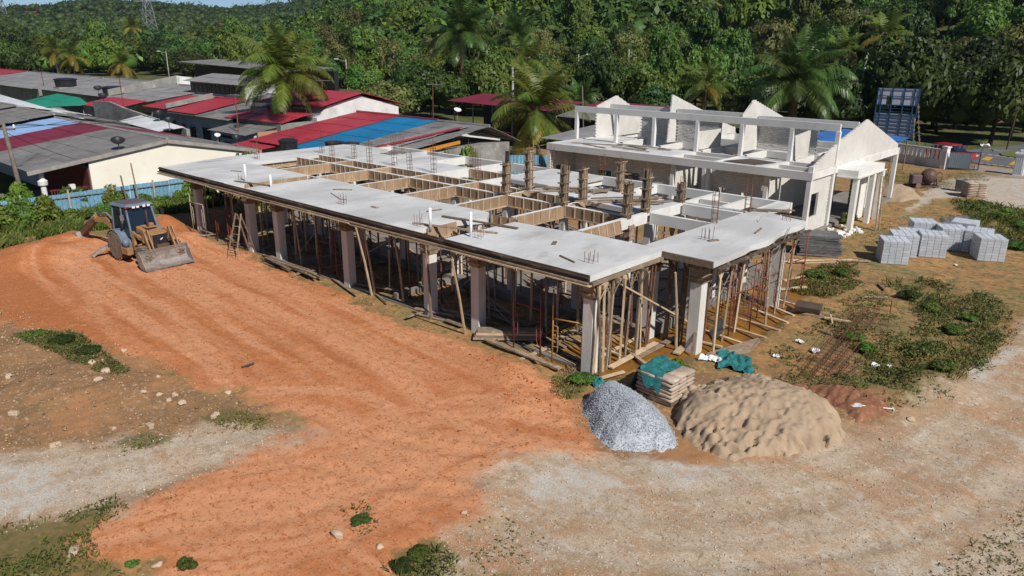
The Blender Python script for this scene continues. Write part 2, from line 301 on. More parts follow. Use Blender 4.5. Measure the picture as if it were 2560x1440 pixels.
def ground_fields(x,y):
    W={}
    wx=x+1.1*(fbm(x*.7,y*.7,11)-.5)+.5*(fbm(x*2.6,y*2.6,12,3)-.5); wy=y+1.1*(fbm(x*.7,y*.7,13)-.5)+.5*(fbm(x*2.6,y*2.6,14,3)-.5)
    W['clay']=smooth(-.6,.4,sdpoly(wx,wy,CLAY)+.5*(fbm(x*.5,y*.5,43,4,.6)-.5)); W['brown']=smooth(-.7,.5,np.maximum(sdpoly(wx,wy,BROWN),sdpoly(wx,wy,BROWN2)))
    sp=np.maximum(sdpoly(wx,wy,PALE1),sdpoly(wx,wy,PALE2)); W['pale']=smooth(-1.1,.9,sp+.9*(fbm(x*.45,y*.45,41,4,.6)-.5))
    sw=np.maximum.reduce([sdpoly(wx,wy,p) for p in WHITE]); W['white']=smooth(-.45,.4,sw)
    W['wet']=smooth(-.35,.3,sdpoly(wx,wy,WET)+.3*(fbm(x*1.5,y*1.5,33)-.5))
    g=np.zeros_like(x)
    for k,(p,dn,hh) in GRASS.items(): g=np.maximum(g,smooth(-.3,.35,sdpoly(wx,wy,p))*min(1,dn/60))
    W['grass']=g
    return W
def ground_height(x,y,W=None,fine=True):
    if W is None: W=ground_fields(x,y)
    h=.22*(fbm(x*.18,y*.18,1,3)-.5)
    for (cx,cy),r,a in MOUNDS:
        q=np.hypot(x-cx,y-cy)*(.8+.5*fbm(x*1.3,y*1.3,7,3)); h=h+a*np.exp(-(q/r)**2*1.6)
    # clay fill stands a little above the strip along the columns
    h=h+.09*W['clay']-.22*W['wet']
    rough=np.clip(W['clay']*.5+W['brown']*1.0+.35+W['grass']*.4,0,1.2)*(1-.6*W['pale'])
    h=h+rough*.055*(fbm(x*1.7,y*1.7,2,4,.6)-.5)
    tr=np.zeros_like(x)
    if fine:
        lum=fbm(x*5.5,y*5.5,5,3,.6); h=h+rough*.085*np.clip(lum-.58,0,1)*2.2
        h=h+.035*(fbm(x*9,y*9,6,2)-.5)*rough
        for q,w_,lug,dep in TR:
            d,s=sdline(x,y,q); d=d*(1+.12*(fbm(x*.6,y*.6,21,2)-.5)); k=smooth(w_*.62,w_*.42,d)*(.45+.8*fbm(x*.35,y*.35,23,2))
            edge=np.exp(-((d-w_*.7)/.10)**2)*.3
            h=h-dep*k*(.7+.3*np.sin(2*PI*(s+.5*d)/lug))+dep*.8*edge*(.5+fbm(x*2,y*2,25,2))
            tr=np.maximum(tr,k)
    return h,tr
X0,X1,Y0,Y1=-39.,18.,-17.,64.
xs=np.concatenate([np.arange(X0,-22,.2),np.arange(-22,10,.115),np.arange(10,X1+.01,.2)]); ys=np.concatenate([np.arange(Y0,6,.115),np.arange(6,26,.17),np.arange(26,Y1+.01,.3)])
gx,gy=np.meshgrid(xs,ys); fx_,fy_=gx.ravel(),gy.ravel()
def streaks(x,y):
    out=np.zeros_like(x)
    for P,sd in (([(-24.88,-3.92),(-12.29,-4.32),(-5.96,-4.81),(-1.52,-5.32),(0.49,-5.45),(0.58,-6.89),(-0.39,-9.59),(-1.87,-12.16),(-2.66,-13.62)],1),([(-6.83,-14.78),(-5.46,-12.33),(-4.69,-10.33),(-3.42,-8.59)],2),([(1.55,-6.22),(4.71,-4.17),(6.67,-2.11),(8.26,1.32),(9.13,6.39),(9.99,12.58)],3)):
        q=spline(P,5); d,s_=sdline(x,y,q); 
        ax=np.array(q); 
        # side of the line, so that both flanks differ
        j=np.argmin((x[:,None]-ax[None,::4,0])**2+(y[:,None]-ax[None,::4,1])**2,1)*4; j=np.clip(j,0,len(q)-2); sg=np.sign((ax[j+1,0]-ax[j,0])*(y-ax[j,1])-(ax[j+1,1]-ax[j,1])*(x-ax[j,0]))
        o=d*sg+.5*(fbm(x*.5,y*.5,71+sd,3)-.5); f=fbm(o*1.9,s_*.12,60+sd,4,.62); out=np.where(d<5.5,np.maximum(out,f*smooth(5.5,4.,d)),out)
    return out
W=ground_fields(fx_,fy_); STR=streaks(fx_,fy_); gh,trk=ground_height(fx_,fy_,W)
edge=np.minimum.reduce([fx_-X0,X1-fx_,fy_-Y0,Y1-fy_]); gh=gh*smooth(0,5,edge)
# flatten beneath the buildings
fl=np.maximum(smooth(-1.2,.2,sdpoly(fx_,fy_,[(-31,.9),(1.2,.9),(1.2,15),(-31,15)])),smooth(-1,.3,sdpoly(fx_,fy_,[(-21,22.5),(-2,22.5),(-2,38.5),(-21,38.5)])))
gh=gh*(1-.75*fl)-.02
nx,ny=len(xs),len(ys); idx=np.arange(nx*ny).reshape(ny,nx); F=np.stack([idx[:-1,:-1].ravel(),idx[:-1,1:].ravel(),idx[1:,1:].ravel(),idx[1:,:-1].ravel()],1)
def gz(x,y):
    """height of the ground sheet at a point"""
    i=int(np.clip(np.searchsorted(xs,x),1,nx-1)); j=int(np.clip(np.searchsorted(ys,y),1,ny-1)); return float(gh[(j-1)*nx+i-1:(j-1)*nx+i+1].mean())
gm=bpy.data.materials.new('site_soil'); gm.use_nodes=True
def soil_nodes(m_):
    t=m_.node_tree; N=t.nodes; Lk=t.links.new; b=N['Principled BSDF']; pos=N.new('ShaderNodeNewGeometry').outputs['Position']
    def noise(s_,d=6,r_=.65,off=0,st=None):
        src=pos
        if st or off:
            mp=N.new('ShaderNodeMapping'); mp.inputs['Location'].default_value=(off,off*.7,0); 
            if st: mp.inputs['Scale'].default_value=st
            Lk(pos,mp.inputs[0]); src=mp.outputs[0]
        n=N.new('ShaderNodeTexNoise'); n.inputs['Scale'].default_value=s_; n.inputs['Detail'].default_value=d; n.inputs['Roughness'].default_value=r_; Lk(src,n.inputs['Vector']); return n.outputs['Fac']
    def MR(x,a,b_,c=0.,d=1.):
        r=N.new('ShaderNodeMapRange'); r.inputs[1].default_value=a; r.inputs[2].default_value=b_; r.inputs[3].default_value=c; r.inputs[4].default_value=d; Lk(x,r.inputs[0]); return r.outputs[0]
    def mix(f,a,bb):
        x=N.new('ShaderNodeMix'); x.data_type='RGBA'; (Lk(f,x.inputs[0]) if not isinstance(f,float) else setattr(x.inputs[0],'default_value',f))
        for i,q in ((6,a),(7,bb)):
            if isinstance(q,tuple): x.inputs[i].default_value=(*q,1)
            else: Lk(q,x.inputs[i])
        return x.outputs[2]
    def mth(op,a,b_):
        x=N.new('ShaderNodeMath'); x.operation=op; x.use_clamp=False
        for i,q in ((0,a),(1,b_)):
            if isinstance(q,float): x.inputs[i].default_value=q
            else: Lk(q,x.inputs[i])
        return x.outputs[0]
    def attr(n_):
        a=N.new('ShaderNodeAttribute'); a.attribute_name=n_; s=N.new('ShaderNodeSeparateColor'); Lk(a.outputs['Color'],s.inputs[0]); return s.outputs
    A,Bq,Cq=attr('soil_a'),attr('soil_b'),attr('soil_c'); trk_,str_=Cq[0],Cq[1]; clay,pale,brown=A[0],A[1],A[2]; wet,grass,white=Bq[0],Bq[1],Bq[2]
    big=noise(.28,5); mid=noise(1.3,6,.7,3); fine=noise(7,5,.7,9); vf=noise(26,4,.7,5)
    # sparse grassy orange dirt
    base=mix(MR(mid,.38,.62),(.44,.235,.095),(.30,.165,.075)); base=mix(MR(big,.46,.64),base,(.23,.185,.08)); base=mix(MR(noise(2.2,5,.7,21),.50,.62),base,(.14,.13,.045)); base=mix(MR(noise(.7,6,.72,25),.55,.66),base,(.20,.125,.06)); base=mix(MR(noise(3.0,7,.8,99),.55,.60,0.,.8),base,(.13,.115,.042)); base=mix(MR(fine,.58,.66),base,(.52,.36,.20))
    # clay
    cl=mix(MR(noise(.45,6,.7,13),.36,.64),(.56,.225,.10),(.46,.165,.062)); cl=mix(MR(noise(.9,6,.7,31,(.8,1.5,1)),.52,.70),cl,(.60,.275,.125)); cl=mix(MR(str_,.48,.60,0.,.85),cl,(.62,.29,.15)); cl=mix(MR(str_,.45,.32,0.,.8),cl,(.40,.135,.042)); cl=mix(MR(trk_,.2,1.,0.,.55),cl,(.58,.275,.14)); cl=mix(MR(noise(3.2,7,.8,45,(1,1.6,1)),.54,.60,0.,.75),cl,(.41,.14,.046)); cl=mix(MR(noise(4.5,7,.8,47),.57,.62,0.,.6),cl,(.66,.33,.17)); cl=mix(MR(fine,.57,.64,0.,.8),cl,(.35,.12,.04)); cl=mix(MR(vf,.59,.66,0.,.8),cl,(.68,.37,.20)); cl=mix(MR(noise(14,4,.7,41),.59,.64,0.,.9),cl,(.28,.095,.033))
    # brown rubble dirt
    br=mix(MR(mid,.4,.62),(.33,.18,.085),(.24,.145,.075)); br=mix(MR(noise(3.0,7,.8,97),.53,.60,0.,.8),br,(.20,.12,.055)); br=mix(MR(fine,.56,.64),br,(.46,.33,.22)); br=mix(MR(vf,.6,.72),br,(.16,.10,.055)); br=mix(MR(big,.52,.66),br,(.40,.20,.09))
    # pale gravelly track
    pl=mix(MR(mid,.38,.64),(.50,.385,.265),(.38,.27,.17)); pl=mix(MR(str_,.50,.66,0.,.7),pl,(.55,.455,.345)); pl=mix(MR(str_,.45,.32,0.,.7),pl,(.37,.225,.12)); pl=mix(MR(noise(.33,6,.72,51,(.6,1.5,1)),.50,.62,0.,.85),pl,(.43,.22,.105)); pl=mix(MR(noise(.5,6,.72,57,(1,.6,1)),.56,.68,0.,.8),pl,(.27,.185,.115)); pl=mix(MR(noise(.6,6,.7,61),.54,.72),pl,(.58,.53,.46)); pl=mix(MR(noise(3.0,7,.8,85),.54,.60,0.,.7),pl,(.36,.245,.15)); pl=mix(MR(noise(3.6,7,.8,87),.56,.61,0.,.7),pl,(.62,.56,.48)); pl=mix(MR(vf,.55,.62,0.,.9),pl,(.27,.20,.135)); pl=mix(MR(noise(34,3,.7,71),.57,.67),pl,(.66,.60,.52)); pl=mix(MR(fine,.57,.64,0.,.9),pl,(.27,.195,.125)); pl=mix(MR(noise(12,5,.75,73),.58,.68,0.,.8),pl,(.58,.50,.41)); pl=mix(MR(noise(.8,6,.75,66,(1,1.8,1)),.58,.74),pl,(.29,.20,.115))
    wh=mix(MR(vf,.42,.62),(.60,.57,.52),(.40,.35,.29)); wh=mix(MR(noise(2.2,6,.75,77),.48,.6),wh,(.47,.35,.25))
    mud=mix(MR(mid,.4,.6),(.27,.125,.018),(.20,.085,.02))
    gr=mix(MR(fine,.4,.6),(.09,.10,.03),(.17,.13,.05))
    def sharp(wt,n_,amt=.45,w_=.15): return MR(mth('ADD',wt,mth('MULTIPLY',MR(n_,.2,.8,-.5,.5),amt)),.5-w_,.5+w_)
    def noclamp(): pass
    c=mix(sharp(brown,mid,.9),base,br); c=mix(sharp(clay,mid,.9,.25),c,cl); c=mix(sharp(pale,noise(.9,8,.78,81),1.2,.3),c,pl); c=mix(MR(mth('ADD',white,mth('MULTIPLY',MR(noise(1.6,7,.75,83),.2,.8,-.5,.5),1.2)),.35,.85,0.,.85),c,wh); c=mix(sharp(wet,mid,.3),c,mud); c=mix(mth('MULTIPLY',sharp(grass,fine,1.),.75),c,gr)
    Lk(c,b.inputs['Base Color'])
    wm=MR(mth('ADD',wet,mth('MULTIPLY',MR(mid,.3,.7,-.6,.2),1.)),.4,.8)
    Lk(MR(wm,0,1,.95,.25),b.inputs['Roughness']); b.inputs['Specular IOR Level'].default_value=.25
    bp=N.new('ShaderNodeBump'); bp.inputs['Distance'].default_value=.03; Lk(MR(wm,0,1,.75,.03),bp.inputs['Strength'])
    Lk(mth('ADD',mth('MULTIPLY',noise(18,5,.75,91),.7),mth('MULTIPLY',noise(5,4,.7,95),.5)),bp.inputs['Height']); Lk(bp.outputs[0],b.inputs['Normal'])
soil_nodes(gm)
gme=mesh_np('ground',np.stack([fx_,fy_,gh],1),F,gm,True)
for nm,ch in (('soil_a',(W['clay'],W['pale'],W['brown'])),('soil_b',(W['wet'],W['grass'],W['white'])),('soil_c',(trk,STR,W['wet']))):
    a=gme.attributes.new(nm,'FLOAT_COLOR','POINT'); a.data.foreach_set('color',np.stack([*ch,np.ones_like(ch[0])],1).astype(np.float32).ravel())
tag(link('ground',gme),kind='structure')
# ---------------- wide terrain to the horizon ----------------
tb=np.radians(np.arange(0,360,1.)); trr=np.concatenate([np.arange(4,60,2.),60*1.028**np.arange(0,137)])
TB,TRR=np.meshgrid(tb,trr); tx=12.45+TRR*np.cos(TB); ty=-17.05+TRR*np.sin(TB)
tz=hill(tx,ty)-.06+.5*(fbm(tx*.05,ty*.05,9)-.5)*smooth(60,140,TRR)
ins=np.minimum.reduce([tx-X0,X1-tx,ty-Y0,Y1-ty]); tz=tz-.9*smooth(.5,5,ins)
nb,nr=len(tb),len(trr); ti=np.arange(nb*nr).reshape(nr,nb); tj=np.roll(ti,-1,1)
F=np.stack([ti[:-1].ravel(),tj[:-1].ravel(),tj[1:].ravel(),ti[1:].ravel()],1)
M['terrain']=mat('grassy_terrain',(.11,.12,.035),(.17,.12,.055),scale=.12,rough=.95,bump=.4,bscale=2.,space='World',c3=(.055,.085,.022),c3scale=.35,c3lo=.42,c3hi=.6)
tag(link('terrain',mesh_np('terrain',np.stack([tx.ravel(),ty.ravel(),tz.ravel()],1),F,M['terrain'],True)),kind='structure')
def hz(x,y): return float(hill(np.array([float(x)]),np.array([float(y)]))[0])
# ---------------- roads ----------------
M['asphalt']=mat('asphalt',(.155,.155,.16),(.11,.11,.115),scale=.6,rough=.9,bump=.2,bscale=30,space='World',c3=(.20,.19,.18),c3scale=.3)
M['roadyellow']=mat('yellow_road_paint',(.62,.33,.05),(.5,.27,.05),scale=3,bump=0); M['roadwhite']=mat('white_road_paint',(.7,.7,.68),(.5,.5,.48),scale=4,bump=0)
def sheet(name,poly,z,m_,kind='structure',thick=.05):
    return tag(MB().prism(poly,z-thick,z).build(name,m_),kind=kind)
rd=[(-15.55,71.37),(-10.98,71.46),(-5.13,73.15),(-2.95,78.70),(0.18,90.34),(2.92,86.21),(6.06,58.00),(1.34,61.24),(-2.04,62.21),(-9.46,64.75),(-13.69,65.79)]
sheet('road',rd,.06,M['asphalt'])
sheet('driveway',[(-2.02,60.85),(1.74,60.06),(3.69,55.64),(0.65,53.97),(-0.79,53.95)],.045,mat('dusty_concrete',(.36,.30,.25),(.26,.22,.185),scale=.5,space='World',rough=.95,bump=.3,c3=(.40,.27,.17)))
for i,p in enumerate([[(-2.47,65.43),(-2.52,68.09),(-1.91,67.92),(-1.70,64.71)],[(0.15,63.37),(0.06,66.49),(0.65,66.36),(0.83,63.38)]]): sheet('road_marking',p,.068,M['roadyellow'],thick=.004)
for a_,b_ in [(((-3.53,70.36)),((0.54,68.47))),(((-2.02,62.58)),((1.39,61.29)))]:
    d=Vector((b_[0]-a_[0],b_[1]-a_[1])).normalized(); n=Vector((-d.y,d.x))*.09
    for k in range(6):
        p=Vector(a_).lerp(Vector(b_),k/6); q=Vector(a_).lerp(Vector(b_),k/6+.1); tag(MB().prism([p-n,q-n,q+n,p+n],.064,.0685).build('road_marking',M['roadwhite']),kind='structure')
M['lawn']=mat('lawn_soil',(.09,.14,.03),(.14,.15,.045),scale=.8,space='World',rough=.95,bump=.5,bscale=8)
tag(MB().prism([(-2.06,71.44),(-1.50,74.60),(0.83,75.23),(1.65,69.59),(-0.19,68.88),(-1.47,69.56)],.0,.15).build('traffic_island',M['lawn']),kind='structure')
# main road through the village
rp=spline([(-488.04,158.14),(-427.63,153.25),(-363.85,141.37),(-307.64,130.90),(-267.80,124.82),(-219.06,110.96),(-186.64,108.36),(-157.96,104.90)],4); L_=[];R_=[]
for i in range(len(rp)):
    a=Vector(rp[max(i-1,0)]); b=Vector(rp[min(i+1,len(rp)-1)]); d=(b-a).normalized(); n=Vector((-d.y,d.x))*4.2; L_.append(Vector(rp[i])+n); R_.append(Vector(rp[i])-n)
mb=MB(); mb.add([(p.x,p.y,.35+hz(p.x,p.y)) for p in L_]+[(p.x,p.y,.35+hz(p.x,p.y)) for p in R_],[(i,i+1,len(rp)+i+1,len(rp)+i) for i in range(len(rp)-1)])
tag(mb.build('road',mat('worn_asphalt',(.26,.26,.265),(.2,.2,.2),scale=.3,space='World')),kind='structure')

# ---------------- the unfinished building in front ----------------
HZ=3.4
A=thing('unfinished_building','long unfinished concrete building frame with pale floor slabs and open beam grid','building',(-14,0,0)); AX=Vector((14,0,0))
def ap(mb,name,m_,par=None,**k):
    """part of the front building: vertices are world coordinates"""
    o=mb.build(name,m_,par or A,**k)
    if par is None: o.location=AX
    return o
XG=[-28.2,-24.6,-21.0,-17.5,-14.0,-10.55,-7.15,-3.8,-.75]
SLABS=[[(-29.85,0),(-21.6,0),(-21.6,.55),(-21.55,4.2),(-28,4.2),(-28,9.3),(-24.75,9.3),(-24.75,11.9),(-27,11.9),(-27,13.75),(-31.3,13.75),(-31.1,4.6)],
 [(-20.55,0.02),(-8.2,0.02),(-8.2,2.2),(-7.65,3.4),(-8.3,4.2),(-20.5,4.2)],[(-6.45,0.02),(0,0),(0,4.05),(0.0,4.2),(-3.9,4.2),(-4.0,3.9),(-6.45,3.75)],
 [(-24.6,9.3),(-17.55,9.3),(-17.55,12.1),(-20.9,12.1),(-21,13.9),(-24.7,13.9)],[(-10.6,9.3),(-3.75,8.85),(-3.7,11.7),(-7.1,11.9),(-7.1,12.2),(-10.4,12.1),(-10.4,15),(-13.9,15),(-13.9,10.9),(-12.8,10.9),(-10.7,10.9)]]
for p in SLABS: ap(MB().prism(p,HZ-.2,HZ),'floor_slab',M['slabtop'])
# wing on the right, with a slightly sagging free edge
mb=MB(); n=14; P=[(0.003,4.06,0.0)]; out=[(1.92,3.98)]+[(1.92+.10*math.sin(i*1.1)*(i>4)-.004*i*i*.3,3.98+(7.9)*i/n) for i in range(1,n+1)]
pol=[(0.003,4.0)]+out+[(-.05,12.35),(-.25,12.4),(-.22,14.95),(-.62,14.95),(-.66,12.0),(-.8,11.6),(-.85,4.25),(0.003,4.21)]
ap(mb.prism(pol,HZ-.22,HZ-.003),'floor_slab',M['slabtop'])
zt=HZ-.006
for i,(y,xa,xb,mm) in enumerate([(7.65,-28.2,-3.7,'ply'),(9.2,-28.2,-3.7,'ply'),(12.0,-27,-.85,'whitec'),(15.1,-28.75,-.22,'whitec'),(8.98,-3.58,-.85,'whitec'),(11.6,-3.58,-.85,'whitec')]):
    ap(MB().bb(xa,xb,y-.1,y+.1,HZ-.46,zt-.001*i),'beam',M['whitec'])
ap(MB().bb(-28.2,-8.5,4.205,4.36,HZ-.45,zt-.012),'beam',M['conc'])
for k,x in enumerate(XG):
    for (ya,yb) in ((4.37,7.54),(7.76,9.09),(9.31,11.89),(12.11,14.99)):
        if x==-.75 and ya<11: continue
        if x==-3.8 and ya==7.76: ya,yb=7.76,8.87
        ap(MB().bb(x-.1,x+.1,ya,yb,HZ-.46,zt-.008),'beam',M['whitec'])
for (x,ya,yb) in ((-2.1,12.2,14.9),): ap(MB().bb(x-.1,x+.1,ya,yb,HZ-.4,zt-.01),'beam',M['whitec'])
for xa,xb,y in ((-3.65,-2.25,13.2),(-23.6,-22.4,13.0)): ap(MB().bb(xa,xb,y-.08,y+.08,HZ-.4,zt-.011),'beam',M['whitec'])
bat=MB().box((0,0,0),(.03,.05,.45)).mesh('batten',M['batten']); bat2=MB().box((0,0,0),(.05,.03,.45)).mesh('batten',M['batten'])
def panel(axis,c,s0,s1,face,lean=0,name='formwork_board'):
    """timber side board of a beam with upright battens; face = +1/-1"""
    L=s1-s0
    if axis=='y': o=link(name,MB().bb(-.011,.011,-L/2,L/2,-.235,.225).mesh(name,M['ply']),A,Vector((c+face*.113,(s0+s1)/2,HZ-.235))+AX,(0,lean,0))
    else: o=link(name,MB().bb(-L/2,L/2,-.011,.011,-.235,.225).mesh(name,M['ply']),A,Vector(((s0+s1)/2,c+face*.113,HZ-.235))+AX)
    nb_=max(2,int(L/.47)); 
    for i in range(nb_+1):
        q=-L/2+.03+(L-.06)*i/nb_+random.uniform(-.03,.03)*(0<i<nb_)
        if axis=='y': link('batten',bat,o,(face*.027,q,0))
        else: link('batten',bat2,o,(q,face*.027,0))
    r=MB()
    if axis=='y': r.bb(face*.012-.03,face*.012+.07,-L/2,L/2,-.285,-.24)
    else: r.bb(-L/2,L/2,face*.012-.07,face*.012+.03,-.285,-.24)
    r.build('bearer',M['batten'],o)
    return o
for k,x in enumerate(XG[:-1]):
    if x==-3.8: panel('y',x+.06,4.35,6.85,1,lean=-.22); continue
    panel('y',x,4.38,7.53,1); panel('y',x,7.77,9.08,1)
for i in range(len(XG)-2):
    a,b=XG[i]+.14,XG[i+1]-.12
    panel('x',7.65,a,b,-1)
    if not -4.<b<-3: panel('x',9.2,a,b,-1)
panel('x',12.0,-17.3,-14.15,-1)
panel('y',-21.65,.6,4.1,1); panel('x',4.28,-21.4,-20.6,-1); panel('y',-8.25,.7,2.2,1); panel('x',4.25,-8.1,-6.6,-1)
# edge boards, ledger and soffit along the free edges
def edge_run(a,b,lenb,off,z0,z1,th,name,m_,zj=.012):
    a,b=Vector(a),Vector(b); L=(b-a).length; d=(b-a)/L; nrm=Vector((d.y,-d.x)); n=max(1,round(L/lenb))
    for i in range(n):
        p=a+d*(L*i/n+.006); q=a+d*(L*(i+1)/n-.006); j=random.uniform(-zj,zj); o=off+random.uniform(0,.012)
        ap(MB().extr([(p.x+nrm.x*o,p.y+nrm.y*o,z0+j),(q.x+nrm.x*o,q.y+nrm.y*o,z0+j+random.uniform(-zj,zj)),(q.x+nrm.x*o,q.y+nrm.y*o,z1+j),(p.x+nrm.x*o,p.y+nrm.y*o,z1+j)],(nrm.x*th,nrm.y*th,0)),name,m_)
edge_run((-29.9,0),(0,0),2.44,.004,HZ-.22,HZ+.012,.03,'edge_board',M['darkwood'])
edge_run((-29.9,0),(0,0),3.3,.036,HZ-.27,HZ-.222,.10,'ledger',M['oldwood'])
edge_run((-29.9,0),(0,0),2.9,.037,HZ-.10,HZ-.05,.04,'rail',M['darkwood'])
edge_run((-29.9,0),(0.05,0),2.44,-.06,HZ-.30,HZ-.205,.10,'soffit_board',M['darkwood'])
edge_run((-29.9,0),(0.1,0),3.0,.03,HZ-.34,HZ-.30,.14,'ledger',M['palewood'],.02)
edge_run((0,0),(0,3.95),2.4,.02,HZ-.31,HZ-.21,.09,'soffit_board',M['oldwood'],.02)
edge_run((0,4.0),(1.92,3.98),2.4,.004,HZ-.23,HZ-.02,.028,'edge_board',M['oldwood'])
edge_run((1.95,4.1),(1.95,11.6),2.4,.01,HZ-.30,HZ-.225,.10,'soffit_board',M['darkwood'],.03)
edge_run((-29.9,4.3),(-29.9,.05),2.2,.01,HZ-.25,HZ+.01,.03,'edge_board',M['darkwood'])
edge_run((-31.2,13.7),(-31.1,4.7),3,.01,HZ-.25,HZ-.02,.03,'edge_board',M['oldwood'])
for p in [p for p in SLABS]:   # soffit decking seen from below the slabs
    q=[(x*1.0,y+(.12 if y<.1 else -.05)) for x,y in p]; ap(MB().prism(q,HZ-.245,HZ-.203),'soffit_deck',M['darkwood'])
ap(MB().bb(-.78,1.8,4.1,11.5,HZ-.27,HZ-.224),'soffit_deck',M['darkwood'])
# joists and bearers under the decking, added to darken the space below
JX=[MB().box((0,0,0),(.07,L,.10)).mesh('joist',M['oldwood']) for L in (4.0,7.4)]; JB=MB().box((0,0,0),(5.0,.09,.13)).mesh('bearer',M['oldwood'])
for x in np.arange(-29.3,-.1,.62):
    if -21.7<x<-20.5 or -8.3<x<-6.4: continue
    link('joist',JX[0],A,Vector((x,2.15,HZ-.30))+AX,(0,0,random.uniform(-.02,.02)))
for y in (.85,1.9,3.0):
    for x in (-27.2,-18.,-13.,-10.9,-3.0): link('bearer',JB,A,Vector((x,y,HZ-.415))+AX,(0,0,random.uniform(-.02,.02)))
for x in np.arange(-.6,1.8,.5): link('joist',JX[1],A,Vector((x,7.8,HZ-.33))+AX)
for y in np.arange(5,11.5,1.3): 
    o=link('bearer',JB,A,Vector((.6,y,HZ-.445))+AX,(0,0,random.uniform(-.02,.02))); o.scale=(.5,1,1)
# columns
colm=MB().box((0,0,1.45),(.38,.36,3.1),taper=1.).mesh('column',M['colm'],bevel=.012)
shm=MB()
for sx,sy,w_,d_ in ((0,-.205,.44,.03),(0,.205,.44,.03),(-.215,0,.03,.38),(.215,0,.03,.38)): shm.box((sx,sy,2.78),(w_,d_,.62))
shm.box((0,-.235,2.62),(.6,.05,.07)); shm.box((.24,0,2.68),(.05,.56,.07)); shm.box((0,-.235,2.95),(.56,.05,.07)); shm.box((.24,0,2.98),(.05,.56,.07))
shm=shm.mesh('column_shutter',M['oldwood'])
def column(x,y,shutter=True,s=1,z=-.18):
    o=link('column',colm,A,Vector((x,y,z))+AX); o.scale=(s,s,1.0 if z<0 else .93)
    if shutter: link('column_shutter',shm,o,(0,0,0.16))
for x in (-27.07,-21.5,-18.86,-13.33,-8.06,-5.46,-.43): column(x,.72,True,1.05)
column(1.17,4.55,True,1.12); column(1.15,10.9,False,1.08); column(-.7,4.6)
for x in XG:
    for y in (4.35,7.65,9.2,12.,15.1):
        if (x,y)==(-.75,4.35) or (y==4.35 and x<-25): continue
        column(x,y,random.random()<.5 and y<9.5,.8)
ap(MB().bb(-28,-.55,3.95,15.05,-.3,.33),'ground_slab',M['plinth'])
for x in XG[1::2]: ap(MB().bb(x-.11,x+.11,.95,3.94,-.3,.20),'ground_beam',M['plinth'])
ap(MB().bb(-27,-.6,.6,.84,-.35,.02),'ground_beam',M['plinth'])
# short starter bars and upright waste pipes on the slabs
def bars(x,y,n,h,dx=.16):
    for i in range(n):
        t=MB().tube([(0,0,-.05),(random.uniform(-.02,.02),random.uniform(-.02,.02),h*random.uniform(.7,1))],.011,4); ap(t,'starter_bar',M['rust']).location=AX+Vector((x+(i%3)*dx,y+(i//3)*dx*1.6,HZ))
for x,y,n,h in ((-14.2,1.0,5,.5),(-8.75,.6,5,.55),(-5.75,.85,5,.5),(-1.03,1.08)+(6,.4),(0.16,6.32)+(6,.5),(-22.9,1.0,3,.3),(.95,11.4,5,.3)): bars(x,y,n,h)
for p,h in (((-22.26,1.06),.85),((-19.86,1.06),.6),((-8.07,0.81),.75),((-5.96,0.87),.9),((-21.33,9.78),.5)):
    o=MB().lathe([(.055,-.1),(.055,h),(.045,h),(.045,h-.2)],n=12).build('waste_pipe',M['pvc'],A,True); o.location=Vector((p[0],p[1],HZ))+AX
# reinforcement cages rising out of the beam crossings
cg='reinforcement cages rising above the front building'
CAGE=[(-28.9,5.4,1.2),(-28.4,9.6,1.5),(-24.9,8.0,1.6),(-24.9,9.55,1.5),(-21.3,8.0,1.6),(-21.0,9.5,1.9),(-18.2,8.3,1.3),(-17.6,9.45,1.9),(-17.7,12.4,1.4),(-17.2,12.2,1.2),(-14.2,9.45,1.5),(-14,15.1,1.3),(-.74,8.98,1.6),(-.78,11.9,1.3),(-24.6,13,1.2),(-10.5,15.1,1.3)]
CAGEL=['rebar cage on the far left slab, nearer the front','rebar cage on the far left slab, against the blue roof','first rebar cage on the inner beam, from the left','rebar cage behind the first inner one, at the red and blue roof joint','second rebar cage on the inner beam, from the left','tall rebar cage at the left edge of the centre slab','third rebar cage on the inner beam, from the left','tall rebar cage at the right edge of the centre slab','twin rebar cage, left one, before the young light green tree','twin rebar cage, right one, before the young light green tree','rebar cage on the inner beam, left of the darkest column form','rebar cage on the back beam, below the orange verge','rebar cage standing at the near end of the white beam by the wing','rebar cage at the far end of the wing, before the brick wall','rebar cage near the back beam behind the centre slab','rebar cage on the back beam left of the brick house']
cageT=[]
for k in range(3):
    b=MB(); h=1.5
    for sx in (-.1,.1):
        for sy in (-.09,.09): b.tube([(sx,sy,-.1),(sx+random.uniform(-.03,.03),sy+random.uniform(-.03,.03),h*random.uniform(.8,1.1))],.013,4)
    tb_=MB()
    for z in np.arange(.15,1.2,.22):
        for e in (((-.11,-.1),(.11,-.1)),((.11,-.1),(.11,.1)),((.11,.1),(-.11,.1)),((-.11,.1),(-.11,-.1))): tb_.beam((*e[0],z),(*e[1],z),.012,.012)
    cageT.append((b.mesh('bar',M['rust']),tb_.mesh('tie',M['rust'])))
near={}
for i,(x,y,h) in enumerate(CAGE):
    t=thing('rebar_cage',CAGEL[i],'rebar cage',(x,y,HZ),random.uniform(0,.3),cg); t.scale=(1,1,h/1.5)
    b,tt=cageT[i%3]; tag(link('bars',b,t),kind='stuff'); tag(link('ties',tt,t),kind='stuff')
